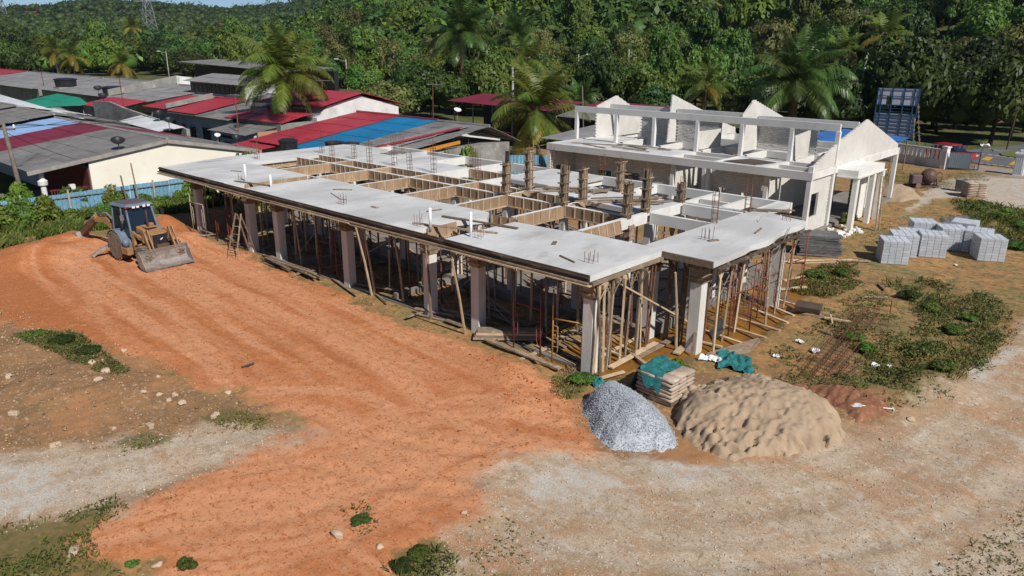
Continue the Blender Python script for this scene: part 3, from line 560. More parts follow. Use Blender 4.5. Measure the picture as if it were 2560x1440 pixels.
# timber column forms
cf='timber column forms standing on the front building'
CF=[(-10.56,7.62,1.55,'darkest short column form with a black board stub on top'),(-10.6,9.27,1.95,'tall orange-brown column form at the left end of the group'),(-7.15,7.6,1.75,'tall worn column form between two beam crossings, rebar stub at top'),(-7.16,9.0,1.5,'grey-brown column form beside the scattered short boards'),(-7.18,11.9,1.45,'farthest column form, in front of the brick house windows'),(-3.82,7.5,1.45,'short column form above the bright leaning beam board'),(-3.88,8.95,1.8,'tallest leaning column form at the white beam corner'),(-3.86,11.75,.95,'small column form with an upright pole beside it')]
for i,(x,y,h,lb) in enumerate(CF):
    t=thing('column_formwork',lb,'column form',(x,y,HZ),random.uniform(-.04,.04),cf); t.rotation_euler=(random.uniform(-.03,.03),random.uniform(-.02,.05),0)
    for sx,sy,w_,d_ in ((0,-.13,.28,.022),(0,.13,.28,.022),(-.135,0,.022,.24),(.135,0,.022,.24)):
        hh=h*random.uniform(.9,1.02); MB().box((sx,sy,hh/2-.05),(w_,d_,hh)).build('form_board',M['oldwood'] if random.random()<.6 else M['ply'],t)
    for sx,sy in ((-.09,-.155),(.08,-.155),(.16,-.08),(.16,.07)): MB().box((sx,sy,h*.5-.03),(.05,.045,h*random.uniform(.85,1.05))).build('upright',M['oldwood'],t)
    z=.12
    while z<h-.05:
        MB().box((random.uniform(-.05,.05),-.19,z),(.40,.03,.055),ry=random.uniform(-.05,.05)).build('yoke',M['oldwood'],t); MB().box((.19,random.uniform(-.05,.05),z+.05),(.03,.40,.055),rx=random.uniform(-.05,.05)).build('yoke',M['oldwood'],t); z+=.42
    if i in (0,): MB().box((-.02,.05,h+.18),(.22,.08,.5)).build('stub',M['darkwood'],t)
    for q in range(3): MB().tube([(-.08+.08*q,.02,h-.2),(-.08+.08*q,.02,h+.2)],.012,4).build('bar',M['rust'],t)
# boards lying on the slab between the column forms
pl=[MB().box((0,0,0),(L,w_,t_)).mesh('plank',M['oldwood']) for L,w_,t_ in ((2.6,.15,.035),(1.6,.12,.04),(3.6,.12,.05),(.9,.2,.03),(2.0,.07,.05))]
plp=[MB().box((0,0,0),(L,w_,t_)).mesh('plank',M['palewood']) for L,w_,t_ in ((2.6,.12,.06),(1.8,.10,.05),(3.4,.12,.06),(1.0,.2,.03),(2.2,.07,.06))]
def plank(me,x,y,z,rz,label,group,ry=0,rx=0):
    o=link('plank',me,None,(x,y,z),(rx,ry,rz)); return tag(o,label,'plank',group)
for k in range(11): plank(pl[k%5],random.uniform(-6.2,-4.5),random.uniform(9.6,11.3),HZ+.03+.012*k,.9+random.uniform(-.25,.3),'weathered board in the loose heap on the right middle slab','boards heaped on the middle slab')
for k in range(9): plank(pl[1 if k%2 else 3],-8.9+.28*k*.6,10.1+.2*(k%4)+.1*k,HZ+.03+.01*k,.4+random.uniform(-.2,.9),'short board lying between the column forms on the slab','short boards on the middle slab')
for k in range(7): plank(pl[k%5],random.uniform(-10,-9),random.uniform(9.8,11),HZ+.03+.012*k,random.uniform(0,1.2),'dark board lying beside the tall orange-brown column form','boards at the left column forms')
for k in range(2): plank(pl[1],-.1+.15*k,12.5+.2*k,HZ+.04+.045*k,.5+.1*k,'dark board laid across the far right beam end','boards on the right wing end')
plank(pl[2],-7.3,1.3,HZ+.03,.3,'board bridging the slot between the two front slabs',None); plank(pl[2],-7.3,2.6,HZ+.05,.15,'second board bridging the front slot, nearer the beam grid',None); plank(pl[0],-21.3,.9,HZ+.03,.2,'dark board across the left slot in the slab edge',None)
tag(MB().tube([(-16.6,2.2,HZ+.015),(-15.0,1.6,HZ+.02),(-14.7,1.75,HZ+.015)],.014,5).build('bent_bar',M['rust']),'thin bent bar lying on the middle of the front slab','rebar rod')
COLX=[-27.07,-21.5,-18.86,-13.33,-8.06,-5.46,-.43]; ORD=['first','second','third','fourth','fifth','sixth','nearest']
def bay(x):
    for i in range(6):
        if x<COLX[i+1]: return 'between the %s and %s front columns'%(ORD[max(i,0)],ORD[i+1])
    return 'right of the nearest column'
def depth(y): return 'just behind the front edge' if y<2.6 else 'in the second line' if y<4.2 else 'deep under the beams' if y<9 else 'at the far back'
# ---------------- props, scaffold frames and timber below ----------------
def prop_mesh(kind,h):
    b=MB()
    if kind=='steel':
        b.tube([(0,0,0),(0,0,h*.58)],.034,6); b.tube([(0,0,h*.58),(0,0,h)],.025,6); b.box((0,0,.012),(.14,.14,.02)); b.box((0,0,h),(.14,.14,.02)); b.tube([(0,0,h*.55),(0,0,h*.61)],.05,6)
    else:
        b.box((0,0,h/2),(.075,.06,h)); b.box((0,0,h-.04),(.5,.06,.08)); b.beam((0,0,h-.55),(.22,0,h-.08),.05,.03); b.beam((0,0,h-.55),(-.22,0,h-.08),.05,.03)
    return b
PM=[prop_mesh('steel',2.8).mesh('prop',M['rust']),prop_mesh('steel',2.8).mesh('prop',M['steel']),prop_mesh('wood',2.8).mesh('prop',M['oldwood']),prop_mesh('wood',2.8).mesh('prop',M['palewood'])]
def prop(x,y,z0,z1,kind,label,group,tilt=(0,0)):
    o=link('slab_prop',PM[kind],None,(x,y,z0),(tilt[0],tilt[1],random.uniform(0,6.3))); o.scale=(1,1,(z1-z0)/2.8); return tag(o,label,'prop',group)
pg='props holding up the slab formwork'
for x in np.arange(-27.5,-.8,1.0):
    for y in np.arange(1.55,14.5,1.3):
        if not(0.9<y<4.2 or random.random()<.62): continue
        xx,yy=x+random.uniform(-.3,.3),y+random.uniform(-.35,.35)
        void=any(a+.4<xx<b-.4 for a,b in zip(XG[:-1],XG[1:])) and 4.5<yy<9 and random.random()<.6
        if void: continue
        k=random.choice((0,0,2,3,3,1,1)); z0=.33 if yy>3.95 else gz(xx,yy)
        prop(xx,yy,z0,3.12 if yy<4.2 else 2.9,k,('rusty steel prop ','grey steel prop ','dark timber prop ','pale timber prop ')[k]+depth(yy)+', '+bay(xx),pg+' '+str(k)+depth(yy)[:9]+bay(xx)[8:22],(random.uniform(-.03,.03),random.uniform(-.03,.03)))
for k,(u,y) in enumerate([(x_,random.uniform(4.5,11)) for x_ in np.linspace(-.5,1.8,26)]):
    prop(u,y,gz(u,y),3.1,random.choice((0,2,3,2)),('slim prop '+('close behind the wing corner column' if y<6.2 else 'midway along the wing' if y<8.8 else 'toward the wing rear column')+(' at its outer edge' if u>1. else ' in its middle' if u>.2 else ' on its inner side')),'props under the right wing %d%d'%((y>6.2)+(y>8.8),(u>.2)+(u>1.)),(random.uniform(-.05,.05),random.uniform(-.05,.05)))
ORDN=['first','second','third','fourth','fifth','sixth','seventh','eighth','ninth','tenth','eleventh','twelfth','thirteenth','fourteenth','fifteenth']
for k in range(15):
    y=.55+k*.24; x=-.15+random.uniform(-.25,.15); prop(x,y,gz(x,y),3.08,random.choice((2,3,2,2,0)),ORDN[k]+' post behind the nearest column, in the row under the slab end','props in the row under the front slab end',(random.uniform(-.06,.06),random.uniform(-.07,.07)))
# leaning poles in front of the columns
LP=[((-5.60,0.17),(-5.26,-0.72),'pale crooked pole leaning under the slab left of the sixth column'),((-7.68,0.38),(-7.98,0.46),'thin dark pole standing in front of the fifth column'),((-11.55,0.69),(-11.81,0.41),'pale pole leaning between the fourth and fifth columns'),((-11.64,0.59),(-11.41,-0.18),'dark pole paired with a pale one between the fourth and fifth columns'),((-9.81,0.80),(-9.30,0.04),'slim leaning pole left of the fifth column'),((-17.38,0.87),(-18.22,1.10),'pale pole beside the third column'),((-4.34,5.03),(-1.84,8.45),None),((0.05,0.67),(-0.05,0.45),'thin double post just right of the nearest column'),((0.68,4.23),(1.01,3.20),'white round post between the two front corner columns')]
for a,b,lb in LP:
    if not lb: continue
    tag(MB().tube([(a[0],a[1],gz(*a)-.05),((a[0]+b[0])/2+.04,(a[1]+b[1])/2,1.5),(b[0],b[1],3.02)],[.055,.045,.035],6).build('leaning_pole',M['palewood' if 'pale' in lb or 'white' in lb else 'oldwood']),lb,'pole')
a=(.1,3.6); tag(MB().beam((-.1,1.7,2.75),(.55,5.4,.55),.09,.05).build('brace_plank',M['palewood']),'long pale plank slanting down behind the nearest column','plank')
tag(MB().beam((1.35,4.1,0),(1.2,5.0,2.4),.1,.03).build('brace_plank',M['oldwood']),'narrow board leaning on the wing corner column','plank')
# frame scaffolds
def frame(x,y,rz,m_,label,h=1.75,w_=1.2,z=None,lean=0,ext=0):
    t=thing('scaffold_frame',label,'scaffold frame',(x,y,gz(x,y) if z is None else z),rz); t.rotation_euler=(lean,0,rz)
    H=h+ext
    MB().tube([(0,0,-.05),(0,0,H)],.026,6).build('post',m_,t,True); MB().tube([(w_,0,-.05),(w_,0,H)],.026,6).build('post',m_,t,True)
    MB().tube([(0,0,h-.08),(w_,0,h-.08)],.024,6).build('top_rail',m_,t,True)
    for s in (0,w_):
        d=.18 if s==0 else -.18
        MB().tube([(s,0,h-.3),(s+d,0,h-.35),(s+d,0,.55),(s+d*.6,0,.42),(s,0,.4)],.016,5).build('inner_bar',m_,t,True)
        for z_ in (.7,1.0,1.25): MB().tube([(s,0,z_),(s+d,0,z_)],.013,5).build('rung',m_,t)
    return t
FR=[((1284,868),.0,'redpaint','dark red scaffold frame with a small board tied on, right of the sixth column',1.0),((1380,905),.25,'yellowpaint','bright yellow scaffold frame left of the nearest column',.9),((800,690),.1,'redpaint','dark red scaffold frame beside the third column',1.),((545,604),.15,'redpaint','red scaffold frame between the first and second columns',.9),((486,590),.1,'palepaint','pale scaffold frame in front of the first column',.8),((575,615),.2,'redpaint','rust red scaffold frame nearest the wooden ladder',.2),((1395,800),.1,'redpaint','dull red scaffold frame behind the yellow one',1.)]
for p,rz,mm,lb,e in FR:
    q={(1284,868):(-3.44,0.41),(1380,905):(-1.67,0.35),(800,690):(-15.40,0.55),(545,604):(-24.57,0.34),(486,590):(-26.64,0.04),(575,615):(-23.26,0.33),(1395,800):(-4.03,3.56)}[p]
    frame(q[0],q[1],rz,M[mm],lb,ext=e)
for k,(p,mm,lb) in enumerate([((1.37,6.70),'redpaint','red scaffold frame in the water nearest the wing corner'),((1.28,9.24),'redpaint','red scaffold frame in the water, second from the corner'),((1.19,12.16),'redpaint','red scaffold frame at the far side of the muddy water'),((0.51,7.58),'rust','rusty scaffold frame behind the red ones'),((0.27,10.23),'palepaint','pale scaffold frame under the wing edge'),((-0.13,12.76),'rust','rusty scaffold frame beside the wing rear column')]): frame(p[0],p[1],1.35+.05*k,M[mm],lb,ext=1.0,z=-.15)
bm_=[MB().tube([(0,0,0),(L,0,0)],.014,5).mesh('brace',M['steel']) for L in (2.2,2.6)]
for k in range(30):
    if k<16: x,y,z=random.uniform(-27,-1.5),random.uniform(.9,2.2),random.uniform(.5,2.4)
    else: x,y,z=random.uniform(.2,1.9),random.uniform(5,10.5),random.uniform(.5,2.4)
    o=link('cross_brace',bm_[k%2],None,(x,y,z),(0,random.choice((-.7,.7,.6,-.5)),random.uniform(-.2,.2) if k<16 else 1.5+random.uniform(-.2,.2)))
    tag(o,'thin steel diagonal brace between scaffold frames under the '+('long front slab' if k<16 else 'right wing'),'brace','scaffold braces under the '+('front slab' if k<16 else 'right wing'))
# wooden trestle ladder
t=thing('wooden_ladder','rough wooden ladder leaning by the second column','ladder',(*(-21.10,-0.27),0),.35)
for s in (-.28,.28): MB().beam((s,-.55,0),(s*.6,.2,2.1),.06,.045).build('side_rail',M['oldwood'],t)
for i in range(5): MB().beam((-.27+.02*i,-.4+.15*i,.4+.36*i),(.27-.02*i,-.4+.15*i,.4+.36*i),.05,.03).build('rung',M['oldwood'],t)
MB().beam((-.2,.9,0),(-.1,.22,2.05),.06,.045).build('back_leg',M['oldwood'],t); MB().beam((.2,.9,0),(.1,.22,2.05),.06,.045).build('back_leg',M['oldwood'],t)
# timber litter under the slab
for k in range(150):
    x,y=random.uniform(-27.5,-1.),random.uniform(4.1,14.6)
    plank(random.choice(pl),x,y,.36+random.uniform(0,.5)*(random.random()<.55),random.choice((0,1.57,.3,2.8))+random.uniform(-.35,.35),'loose board heaped '+('deep under the beams' if y<9 else 'at the far back')+', '+bay(x),'timber heap %d '%(y<9)+bay(x),random.uniform(-.18,.18))
for k in range(60):
    x,y=random.uniform(-27.,-1.),random.uniform(.2,3.9)
    plank(random.choice(pl),x,y,gz(x,y)+.05+random.uniform(0,.15),random.choice((0,1.57))+random.uniform(-.4,.4),'loose board on shaded earth '+bay(x),'boards on earth '+bay(x),random.uniform(-.06,.06))
for k in range(14):
    a=(-17.11,1.13); b=(-18.46,0.79); x=-17.4+random.uniform(-.9,.9); plank(random.choice((pl[2],pl[0])),x,.1+random.uniform(-.25,.3),gz(x,0)+.04+.022*k,-.03+random.uniform(-.12,.12),'long weathered board in the neat pile at the foot of the third column','board pile at the third column')
PKL=['pale plank in the mud just behind the wing corner column','pale plank in the mud by the wing rear column','third pale plank in the mud toward the black box','fourth pale plank in the mud, counting from the rear column','fifth pale plank in the mud, longest of the parallel ones','sixth pale plank in the mud, counting from the rear column','short pale plank touching the wing corner column foot','thin pale plank farthest along the muddy water','broad board slanting out at the far edge of the mud','pale board end beyond the wing rear column','broad pale plank bridging the water behind the nearest column','pale plank right behind the nearest column foot','wide dark plank sloping over the puddle','wide short plank between the two corner columns','pale square offcut in the puddle','thin plank crossing the puddle behind the nearest column','long dark beam on earth left of the nearest column','thick plank end jutting from the shade near the yellow frame','short dark plank under the yellow frame','plank from the yellow frame toward the nearest column','pale stub in front of the nearest column','pale board against the nearest column base','plank in the shade right of the yellow frame','plank behind the nearest column base']
# boards floating and bridging the muddy water on the right
for i,(a,b,w_) in enumerate([((-1.40,11.94),(-0.08,11.31),.12),((0.69,10.98),(2.33,10.24),.12),((0.73,9.99),(2.49,9.30),.12),((0.69,8.68),(2.58,8.40),.14),((0.45,7.53),(2.55,7.28),.12),((0.53,6.45),(2.57,6.12),.12),((0.81,5.37),(1.81,5.39),.12),((0.77,11.76),(1.91,11.46),.1),((0.56,13.04),(1.26,14.10),.16),((0.07,14.57),(0.48,15.82),.12),((0.01,1.27),(-0.02,4.06),.2),((-0.71,1.71),(-0.74,3.89),.12),((0.16,2.54),(0.20,5.04),.22),((0.96,3.76),(0.76,5.05),.25),((-0.62,2.98),(0.90,2.12),.12),((-1.91,1.28),(-1.10,1.11),.12),((-4.38,0.01),(-0.88,-0.21),.2),((-4.21,0.33),(-4.19,1.57),.2),((-2.43,-0.38),(-2.43,1.27),.14),((-2.95,1.02),(-0.89,0.64),.12),((0.31,0.31),(0.60,1.19),.12),((-0.60,0.26),(0.31,0.31),.22),((-2.81,2.18),(-1.12,2.27),.12),((-1.75,2.42),(-0.13,2.26),.12)]):
    mid=((a[0]+b[0])/2,(a[1]+b[1])/2); z=max(gz(*mid),-.16)+.07+.02*(i%3)
    tag(MB().beam((a[0],a[1],z),(b[0],b[1],z+.03),w_,.05).build('plank',M['palewood' if i not in (12,16,17) else 'oldwood']),PKL[i],'plank','planks in the mud at the right' if i<15 else 'planks left of the nearest column')
tag(MB().extr([(*(1.66,4.67),-.05),(*(2.46,6.82),.1),(*(2.67,6.52),.12),(*(2.74,5.45),.02),(*(1.77,4.20),-.05)],(0,0,.03)).build('plywood_offcut',M['oldwood']),'large warped grey plywood piece at the edge of the muddy water','plywood')
tag(MB().extr([(*(0.76,6.39),0),(*(0.96,6.86),.5),(*(1.56,6.08),.45),(*(1.32,5.74),0)],(.02,0,.02)).build('plywood_offcut',M['steel']),'small grey sheet propped in the mud beside the wing corner','plywood')
# stack of formwork at the left of the sixth column
t=thing('panel_stack','low stack of dark and pale boards jutting out right of the sixth column','board stack',(*(-4.08,0.71),.05),.72)
for k in range(4): MB().box((.05*k,.03*k,.06+.075*k),(2.3,.42,.07)).build('board',M['palewood' if k==2 else 'oldwood'],t)
for k in range(8):
    p=(-1.13,0.41); o=tag(MB().tube([(0,0,0),(random.uniform(.8,1.3),random.uniform(-.3,.3),random.uniform(-.02,.1))],.02,5).build('stick',M['oldwood'],None,loc=(p[0]+random.uniform(-.3,.3),p[1]+random.uniform(-.2,.3),gz(*p)+.1),rot=(0,0,-.6+random.uniform(-.3,.3))),'thin stick in the bundle left of the nearest column base','stick','sticks at the nearest column')

for k,(x,y) in enumerate(((-12.5,1.6),(-16.8,3.0),(-10.2,2.9),(-3.2,2.2),(-1.6,.9),(-25.4,2.2),(.6,6.4),(1.1,8.9))): (lambda o: setattr(o,'scale',(.45,.7,1)))(plank((pl[3],pl[4],pl[1])[k%3],x,y,HZ+.025,.7*k,('small offcut on the long front slab, mid way','offcut near the bent bar on the front slab','offcut near the right end of the long front slab','offcut in the middle of the right front slab','offcut near the right front slab corner','offcut on the left front slab','offcut on the near half of the wing slab','offcut on the far half of the wing slab')[k],None))

# ---------------- the half-built brick house behind ----------------
B=thing('brick_house','half-built pale brick house with four gables and open concrete frame','house',(-11.5,30,0)); BX=Vector((11.5,-30,0))
def bp(mb,name,m_,par=None,loc=None,**k):
    o=mb.build(name,m_,par or B,**k); 
    if par is None: o.location=BX
    return o
def inpoly(px,py,P):
    c=False;n=len(P)
    for i in range(n):
        (ax,ay),(bx,by)=P[i],P[(i+1)%n]
        if ((ay>py)!=(by>py)) and px<(bx-ax)*(py-ay)/(by-ay)+ax: c=not c
    return c
BRK=[MB().box((0,0,0),(.228,.06,.086)).mesh('brick',M['brick'],bevel=.004),]
BRKY=[MB().box((0,0,0),(.06,.228,.086)).mesh('brick',M['brick'],bevel=.004)]
nsingle=[0]
def wall(axis,c,poly,holes=(),th=.12,face=-1,single=0,name='wall',both=False):
    """brick wall in the plane axis=c. poly/holes in (s,z); bricks laid on the face side(s)"""
    core=MB()
    zs=sorted(set([p[1] for p in poly]+[h[i] for h in holes for i in (2,3)]))
    if holes:
        s0=min(p[0] for p in poly); s1=max(p[0] for p in poly); z0=min(p[1] for p in poly); z1=max(p[1] for p in poly)
        zz=sorted(set([z0,z1]+[v for h in holes for v in h[2:4]])); 
        for a,b in zip(zz[:-1],zz[1:]):
            cuts=sorted([(h[0],h[1]) for h in holes if h[2]<=a+1e-6 and h[3]>=b-1e-6]); cur=s0
            for ha,hb in cuts+[(s1,s1)]:
                if ha>cur+1e-4: (core.bb(cur,ha,c-th/2,c+th/2,a,b) if axis=='y' else core.bb(c-th/2,c+th/2,cur,ha,a,b))
                cur=hb
    else:
        core.extr([((s,c-th/2,z) if axis=='y' else (c-th/2,s,z)) for s,z in poly],(0,th,0) if axis=='y' else (th,0,0))
    wo=bp(core,name,M['mortar' if axis=='y' else 'blockwall'])
    z0=min(p[1] for p in poly); z1=max(p[1] for p in poly); s0=min(p[0] for p in poly); s1=max(p[0] for p in poly)
    st=MB(); row=0; z=z0+.04
    while z<z1:
        s=s0+(.12 if row%2 else 0.0)
        while s<s1:
            if inpoly(s,z,poly) and not any(h[0]-.06<s<h[1]+.06 and h[2]-.01<z<h[3]+.01 for h in holes):
                for fc in ((face,-face) if both else (face,)):
                    pr=random.uniform(.012,.03)+(random.random()<.04)*.02 if axis=='y' else random.uniform(.002,.006); off=fc*(th/2-.03+pr)
                    jz=random.uniform(-.003,.003)
                    if single and nsingle[0]<single and fc==face:
                        nsingle[0]+=1; link('brick',(BRK if axis=='y' else BRKY)[0],wo,(s,c+off,z) if axis=='y' else (c+off,s,z))
                    else:
                        if axis=='y': st.bb(s-.114,s+.114,c+off-.03,c+off+.03,z-.043+jz,z+.043+jz)
                        else: st.bb(c+off-.03,c+off+.03,s-.114,s+.114,z-.043+jz,z+.043+jz)
            s+=.245
        z+=.107; row+=1
    if st.v:
        o=st.build('brickwork',M['brick' if axis=='y' else 'blockwall'],wo); tag(o,kind='stuff')
    return wo
# ground floor walls facing the camera
wall('y',25.35,[(-9.75,.2),(-5.95,.2),(-5.95,3.18),(-9.75,3.18)],[(-9.6,-8.55,.95,1.72),(-7.45,-6.75,.95,1.55)],single=290)
wall('y',25.35,[(-20.2,.2),(-12.3,.2),(-12.3,3.18),(-20.2,3.18)],[(-18.1,-17.0,.9,1.78),(-16.05,-14.75,.9,1.85),(-13.9,-12.9,.7,1.5),(-19.5,-19.1,.9,1.8)])
wall('x',-20.6,[(23.15,.2),(26,.2),(26,3.16),(23.15,3.16)],[(23.5,24.5,.9,2.0)],face=1); wall('x',-2.55,[(23.15,.2),(26.0,.2),(26.0,3.16),(23.15,3.16)],[(23.3,24.5,1.0,2.35)],face=1)
wall('x',-9.8,[(25.5,.2),(33,.2),(33,3.16),(25.5,3.16)],face=-1); wall('x',-12.2,[(25.5,.2),(31,.2),(31,3.16),(25.5,3.16)],face=1); wall('x',-5.9,[(25.5,.2),(33,.2),(33,3.16),(25.5,3.16)],face=1)
wall('y',33.,[(-9.7,.2),(-2.7,.2),(-2.7,3.16),(-9.7,3.16)],[(-4.6,-3.6,.2,2.3)],face=-1); wall('y',33.,[(-20,.2),(-12,.2),(-12,3.16),(-20,3.16)],face=-1); wall('x',-2.55,[(31.2,.2),(33.2,.2),(33.2,3.16),(31.2,3.16)],face=1)
# gables and cross walls above the beam level
wall('x',-20.6,[(28.1,3.5),(28.1,5.85),(30.55,6.5),(34.25,4.93),(34.3,3.5)],face=1)
wall('x',-15.,[(28.85,3.62),(29.1,6.0),(29.2,6.87),(33.45,5.61),(36.3,4.65),(39.1,3.95),(39.2,3.1),(36,3.4)],face=1)
wall('x',-9.,[(27.7,3.62),(27.55,5.75),(29.1,6.8),(34.1,5.41),(38,4.0),(38,3.5)],face=1)
wall('x',-2.5,[(26.5,3.62),(26.62,4.95),(30.88,5.9),(37.75,3.86),(37.75,3.5)],face=1,both=True); wall('x',-2.5,[(23.0,3.62),(22.95,3.82),(26.3,4.86),(26.3,3.62)],face=1,both=True)
wall('y',30.,[(-17.8,3.62),(-15.1,3.62),(-15.1,5.45),(-17.8,5.45)]); wall('y',30.,[(-14.8,3.62),(-11.5,3.62),(-11.5,5.45),(-14.8,5.45)]); wall('y',30.2,[(-8.9,3.62),(-5.1,3.62),(-5.1,5.45),(-8.9,5.45)])
wall('x',-11.5,[(26.5,3.62),(26.6,4.8),(29.8,4.75),(29.8,3.62)],face=1); wall('x',-5.1,[(26.5,3.62),(26.5,5.0),(28.9,5.2),(28.9,3.62)],face=1)
# concrete frame
bp(MB().bb(-20.9,-2.35,22.85,23.1,3.16,3.6),'beam',M['conc'])
for i,y in enumerate((26.25,30,34,37.9)): bp(MB().bb(-20.9,-2.36,y-.11,y+.11,3.18,3.602+.003*i),'beam',M['conc'])
for i,x in enumerate((-20.78,-17.5,-14.4,-11.25,-8.2,-5.1,-2.47)):
    for (a,b) in ((23.11,26.13),(26.37,29.88),(30.12,33.88),(34.12,37.78)): bp(MB().bb(x-.11,x+.11,a,b,3.19,3.594),'beam',M['whitec'])
for a,b in ((-20.65,-17.62),(-17.38,-14.52),(-14.28,-11.37)): bp(MB().bb(a,b,23.12,26.12,3.45,3.588),'floor_slab',M['slabtop'])
bp(MB().bb(-8.08,-5.22,23.12,26.12,3.40,3.56),'floor_slab',M['slabtop']); bp(MB().bb(-20.9,-18,26.4,29.8,3.42,3.57),'floor_slab',M['slabtop'])
for xa,xb in ((-11.1,-8.32),(-4.98,-2.6)): bp(MB().bb(xa,xb,24.6,24.78,3.2,3.585),'beam',M['whitec'])
tag(MB().extr([(-7.9,23.6,3.575),(-5.9,23.5,3.575),(-5.4,25.2,3.575),(-7.2,25.6,3.575)],(0,0,.04)).build('tarpaulin',M['darkwood']),'dark scrap sheet lying on the front deck of the brick house','sheet')
for k in range(9): plank(pl[k%5],-15.5+random.uniform(-3,3),24.6+random.uniform(-1,1),3.62+.01*k,random.uniform(-.4,.4),'thin board lying on the front deck of the brick house','boards on the brick house deck')
for x,y in ((-20.75,23.),(-2.5,23.),(-12.05,25.0),(-9.55,25.0),(-5.75,25.0),(-2.5,26.25),(-11.2,27.6),(-2.5,37.9),(-2.5,31.2),(-8.3,28.5)): bp(MB().bb(x-.13,x+.13,y-.13,y+.13,-.4,3.17),'column',M['whitec'],bevel=.01)
bp(MB().bb(-21.1,-2.4,26.17,26.37,5.52,5.93),'roof_beam',M['conc'])
bp(MB().bb(-20.5,-15.15,29.75,29.93,5.46,5.92),'roof_beam',M['conc']); bp(MB().bb(-14.85,-9.1,29.75,29.93,5.46,5.90),'roof_beam',M['conc']); bp(MB().bb(-8.85,-2.6,29.75,29.93,5.42,5.80),'roof_beam',M['conc'])
for x in (-20.95,-17.5,-14.45,-11.25,-8.2,-5.1,-2.47): bp(MB().bb(x-.12,x+.12,26.15,26.38,3.605,5.52),'post',M['whitec'],bevel=.01)
# white porch on the right side
bp(MB().bb(-2.38,-1.2,26.6,31.2,3.02,3.4),'porch_canopy',M['whitec']); bp(MB().bb(-2.38,-1.1,26.5,31.4,2.96,3.016),'porch_canopy',M['conc'])
for x,y,d in ((-1.3,26.75,.36),(-1.3,29.6,.34),(-1.25,31.0,.34)): bp(MB().bb(x-.14,x+.14,y-d/2,y+d/2,-.4,2.955),'porch_column',M['whitec'],bevel=.012)
bp(MB().bb(-2.2,-2.0,29.0,31.1,.0,2.95),'wall',M['whitec'])
bp(MB().bb(-20.9,-2.3,22.8,38,-.45,.18),'ground_slab',M['plinth'])
bp(MB().bb(-2.62,-2.36,22.9,23.1,3.601,3.9),'beam_stub',M['whitec'])
for k in range(26):
    p=(random.uniform(-2.2,-.6),random.uniform(24.6,27.6)); o=tag(MB().box((0,0,.06),(random.uniform(.1,.35),random.uniform(.1,.3),random.uniform(.05,.18))).build('broken_block',M['whitec'],None,bevel=.02,loc=(p[0],p[1],gz(*p)),rot=(random.uniform(-.5,.5),random.uniform(-.5,.5),random.uniform(0,3))),'broken pale block in the rubble heap under the porch','rubble','rubble under the porch')

# ---------------- backhoe loader ----------------
M['tan']=mat('dusty_tan_paint',(.38,.215,.095),(.27,.15,.075),scale=2.5,rough=.65,bump=.08,c3=(.48,.30,.19),c3scale=1.2)
M['bluegrey']=mat('blue_grey_paint',(.16,.21,.28),(.115,.145,.19),scale=2,rough=.5,bump=.05,c3=(.26,.27,.28))
M['glassdark']=mat('dark_glass',(.012,.02,.032),rough=.08,bump=0,spec=.6)
M['roofred']=mat('faded_roof_paint',(.16,.085,.085),(.10,.10,.125),scale=1.6,rough=.5,bump=.05)
M['wornsteel']=mat('worn_bucket_steel',(.36,.33,.31),(.22,.18,.155),scale=2.5,rough=.55,bump=.1,metal=.2,c3=(.17,.10,.07))
M['lamp']=mat('lamp_lens',(.75,.77,.78),rough=.2,bump=0,spec=.6); M['mirror']=mat('mirror_face',(.6,.63,.66),rough=.1,metal=.8,bump=0)
M['brownsteel']=mat('brown_rusted_arm',(.17,.095,.05),(.10,.06,.04),scale=3,rough=.7,bump=.1)
hx,hy=-24.45,-3.75
BH=thing('backhoe_loader','dusty tan backhoe loader with blue-grey cab and front bucket on the orange clay','backhoe',(hx,hy,gz(hx+1,hy)+.02),math.radians(6))
def wheel(x,y,r,wd,name="wheel"):
    t=link(name,None,BH,(x,y,r))
    b=MB(); b.lathe([(r*.55,-wd/2),(r*.9,-wd/2),(r*.96,-wd*.36),(r*.96,wd*.36),(r*.9,wd/2),(r*.55,wd/2)],n=32,axis='Y')
    n=20
    for k in range(n):
        for s in (-1,1):
            a=2*PI*(k+.25*s)/n; c,s_=math.cos(a),math.sin(a); Rm=r*.975
            P=[]
            for dr in (-.03,.035):
                for (da,yy) in ((-.055,0),(.055,0),(.055+.10,s*wd*.5),(-.055+.10,s*wd*.5)):
                    ang=a+da*.45/r; P.append(((Rm+dr)*math.cos(ang),yy,(Rm+dr)*math.sin(ang)))
            b.add(P,[(0,1,2,3),(4,5,6,7),(0,1,5,4),(1,2,6,5),(2,3,7,6),(3,0,4,7)])
    b.build('tyre',M['rubber'],t)
    b=MB(); b.lathe([(0.02,-wd*.30),(r*.42,-wd*.28),(r*.50,-wd*.42),(r*.56,-wd*.42),(r*.56,wd*.42),(r*.50,wd*.42),(r*.42,wd*.28),(0.02,wd*.30)],n=24,axis='Y'); b.lathe([(.02,-wd*.36),(r*.18,-wd*.36),(r*.18,-wd*.2),(.02,-wd*.2)],n=12,axis='Y'); b.build('rim',M['tan'],t)
wheel(0,-.83,.70,.44); wheel(0,.83,.70,.44); wheel(2.1,-.80,.47,.30); wheel(2.1,.80,.47,.30)
MB().bb(-.75,2.45,-.28,.28,.42,.95).bb(1.95,2.25,-.7,.7,.4,.55).bb(-.15,.15,-.7,.7,.55,.85).build('chassis',M['brownsteel'],BH)
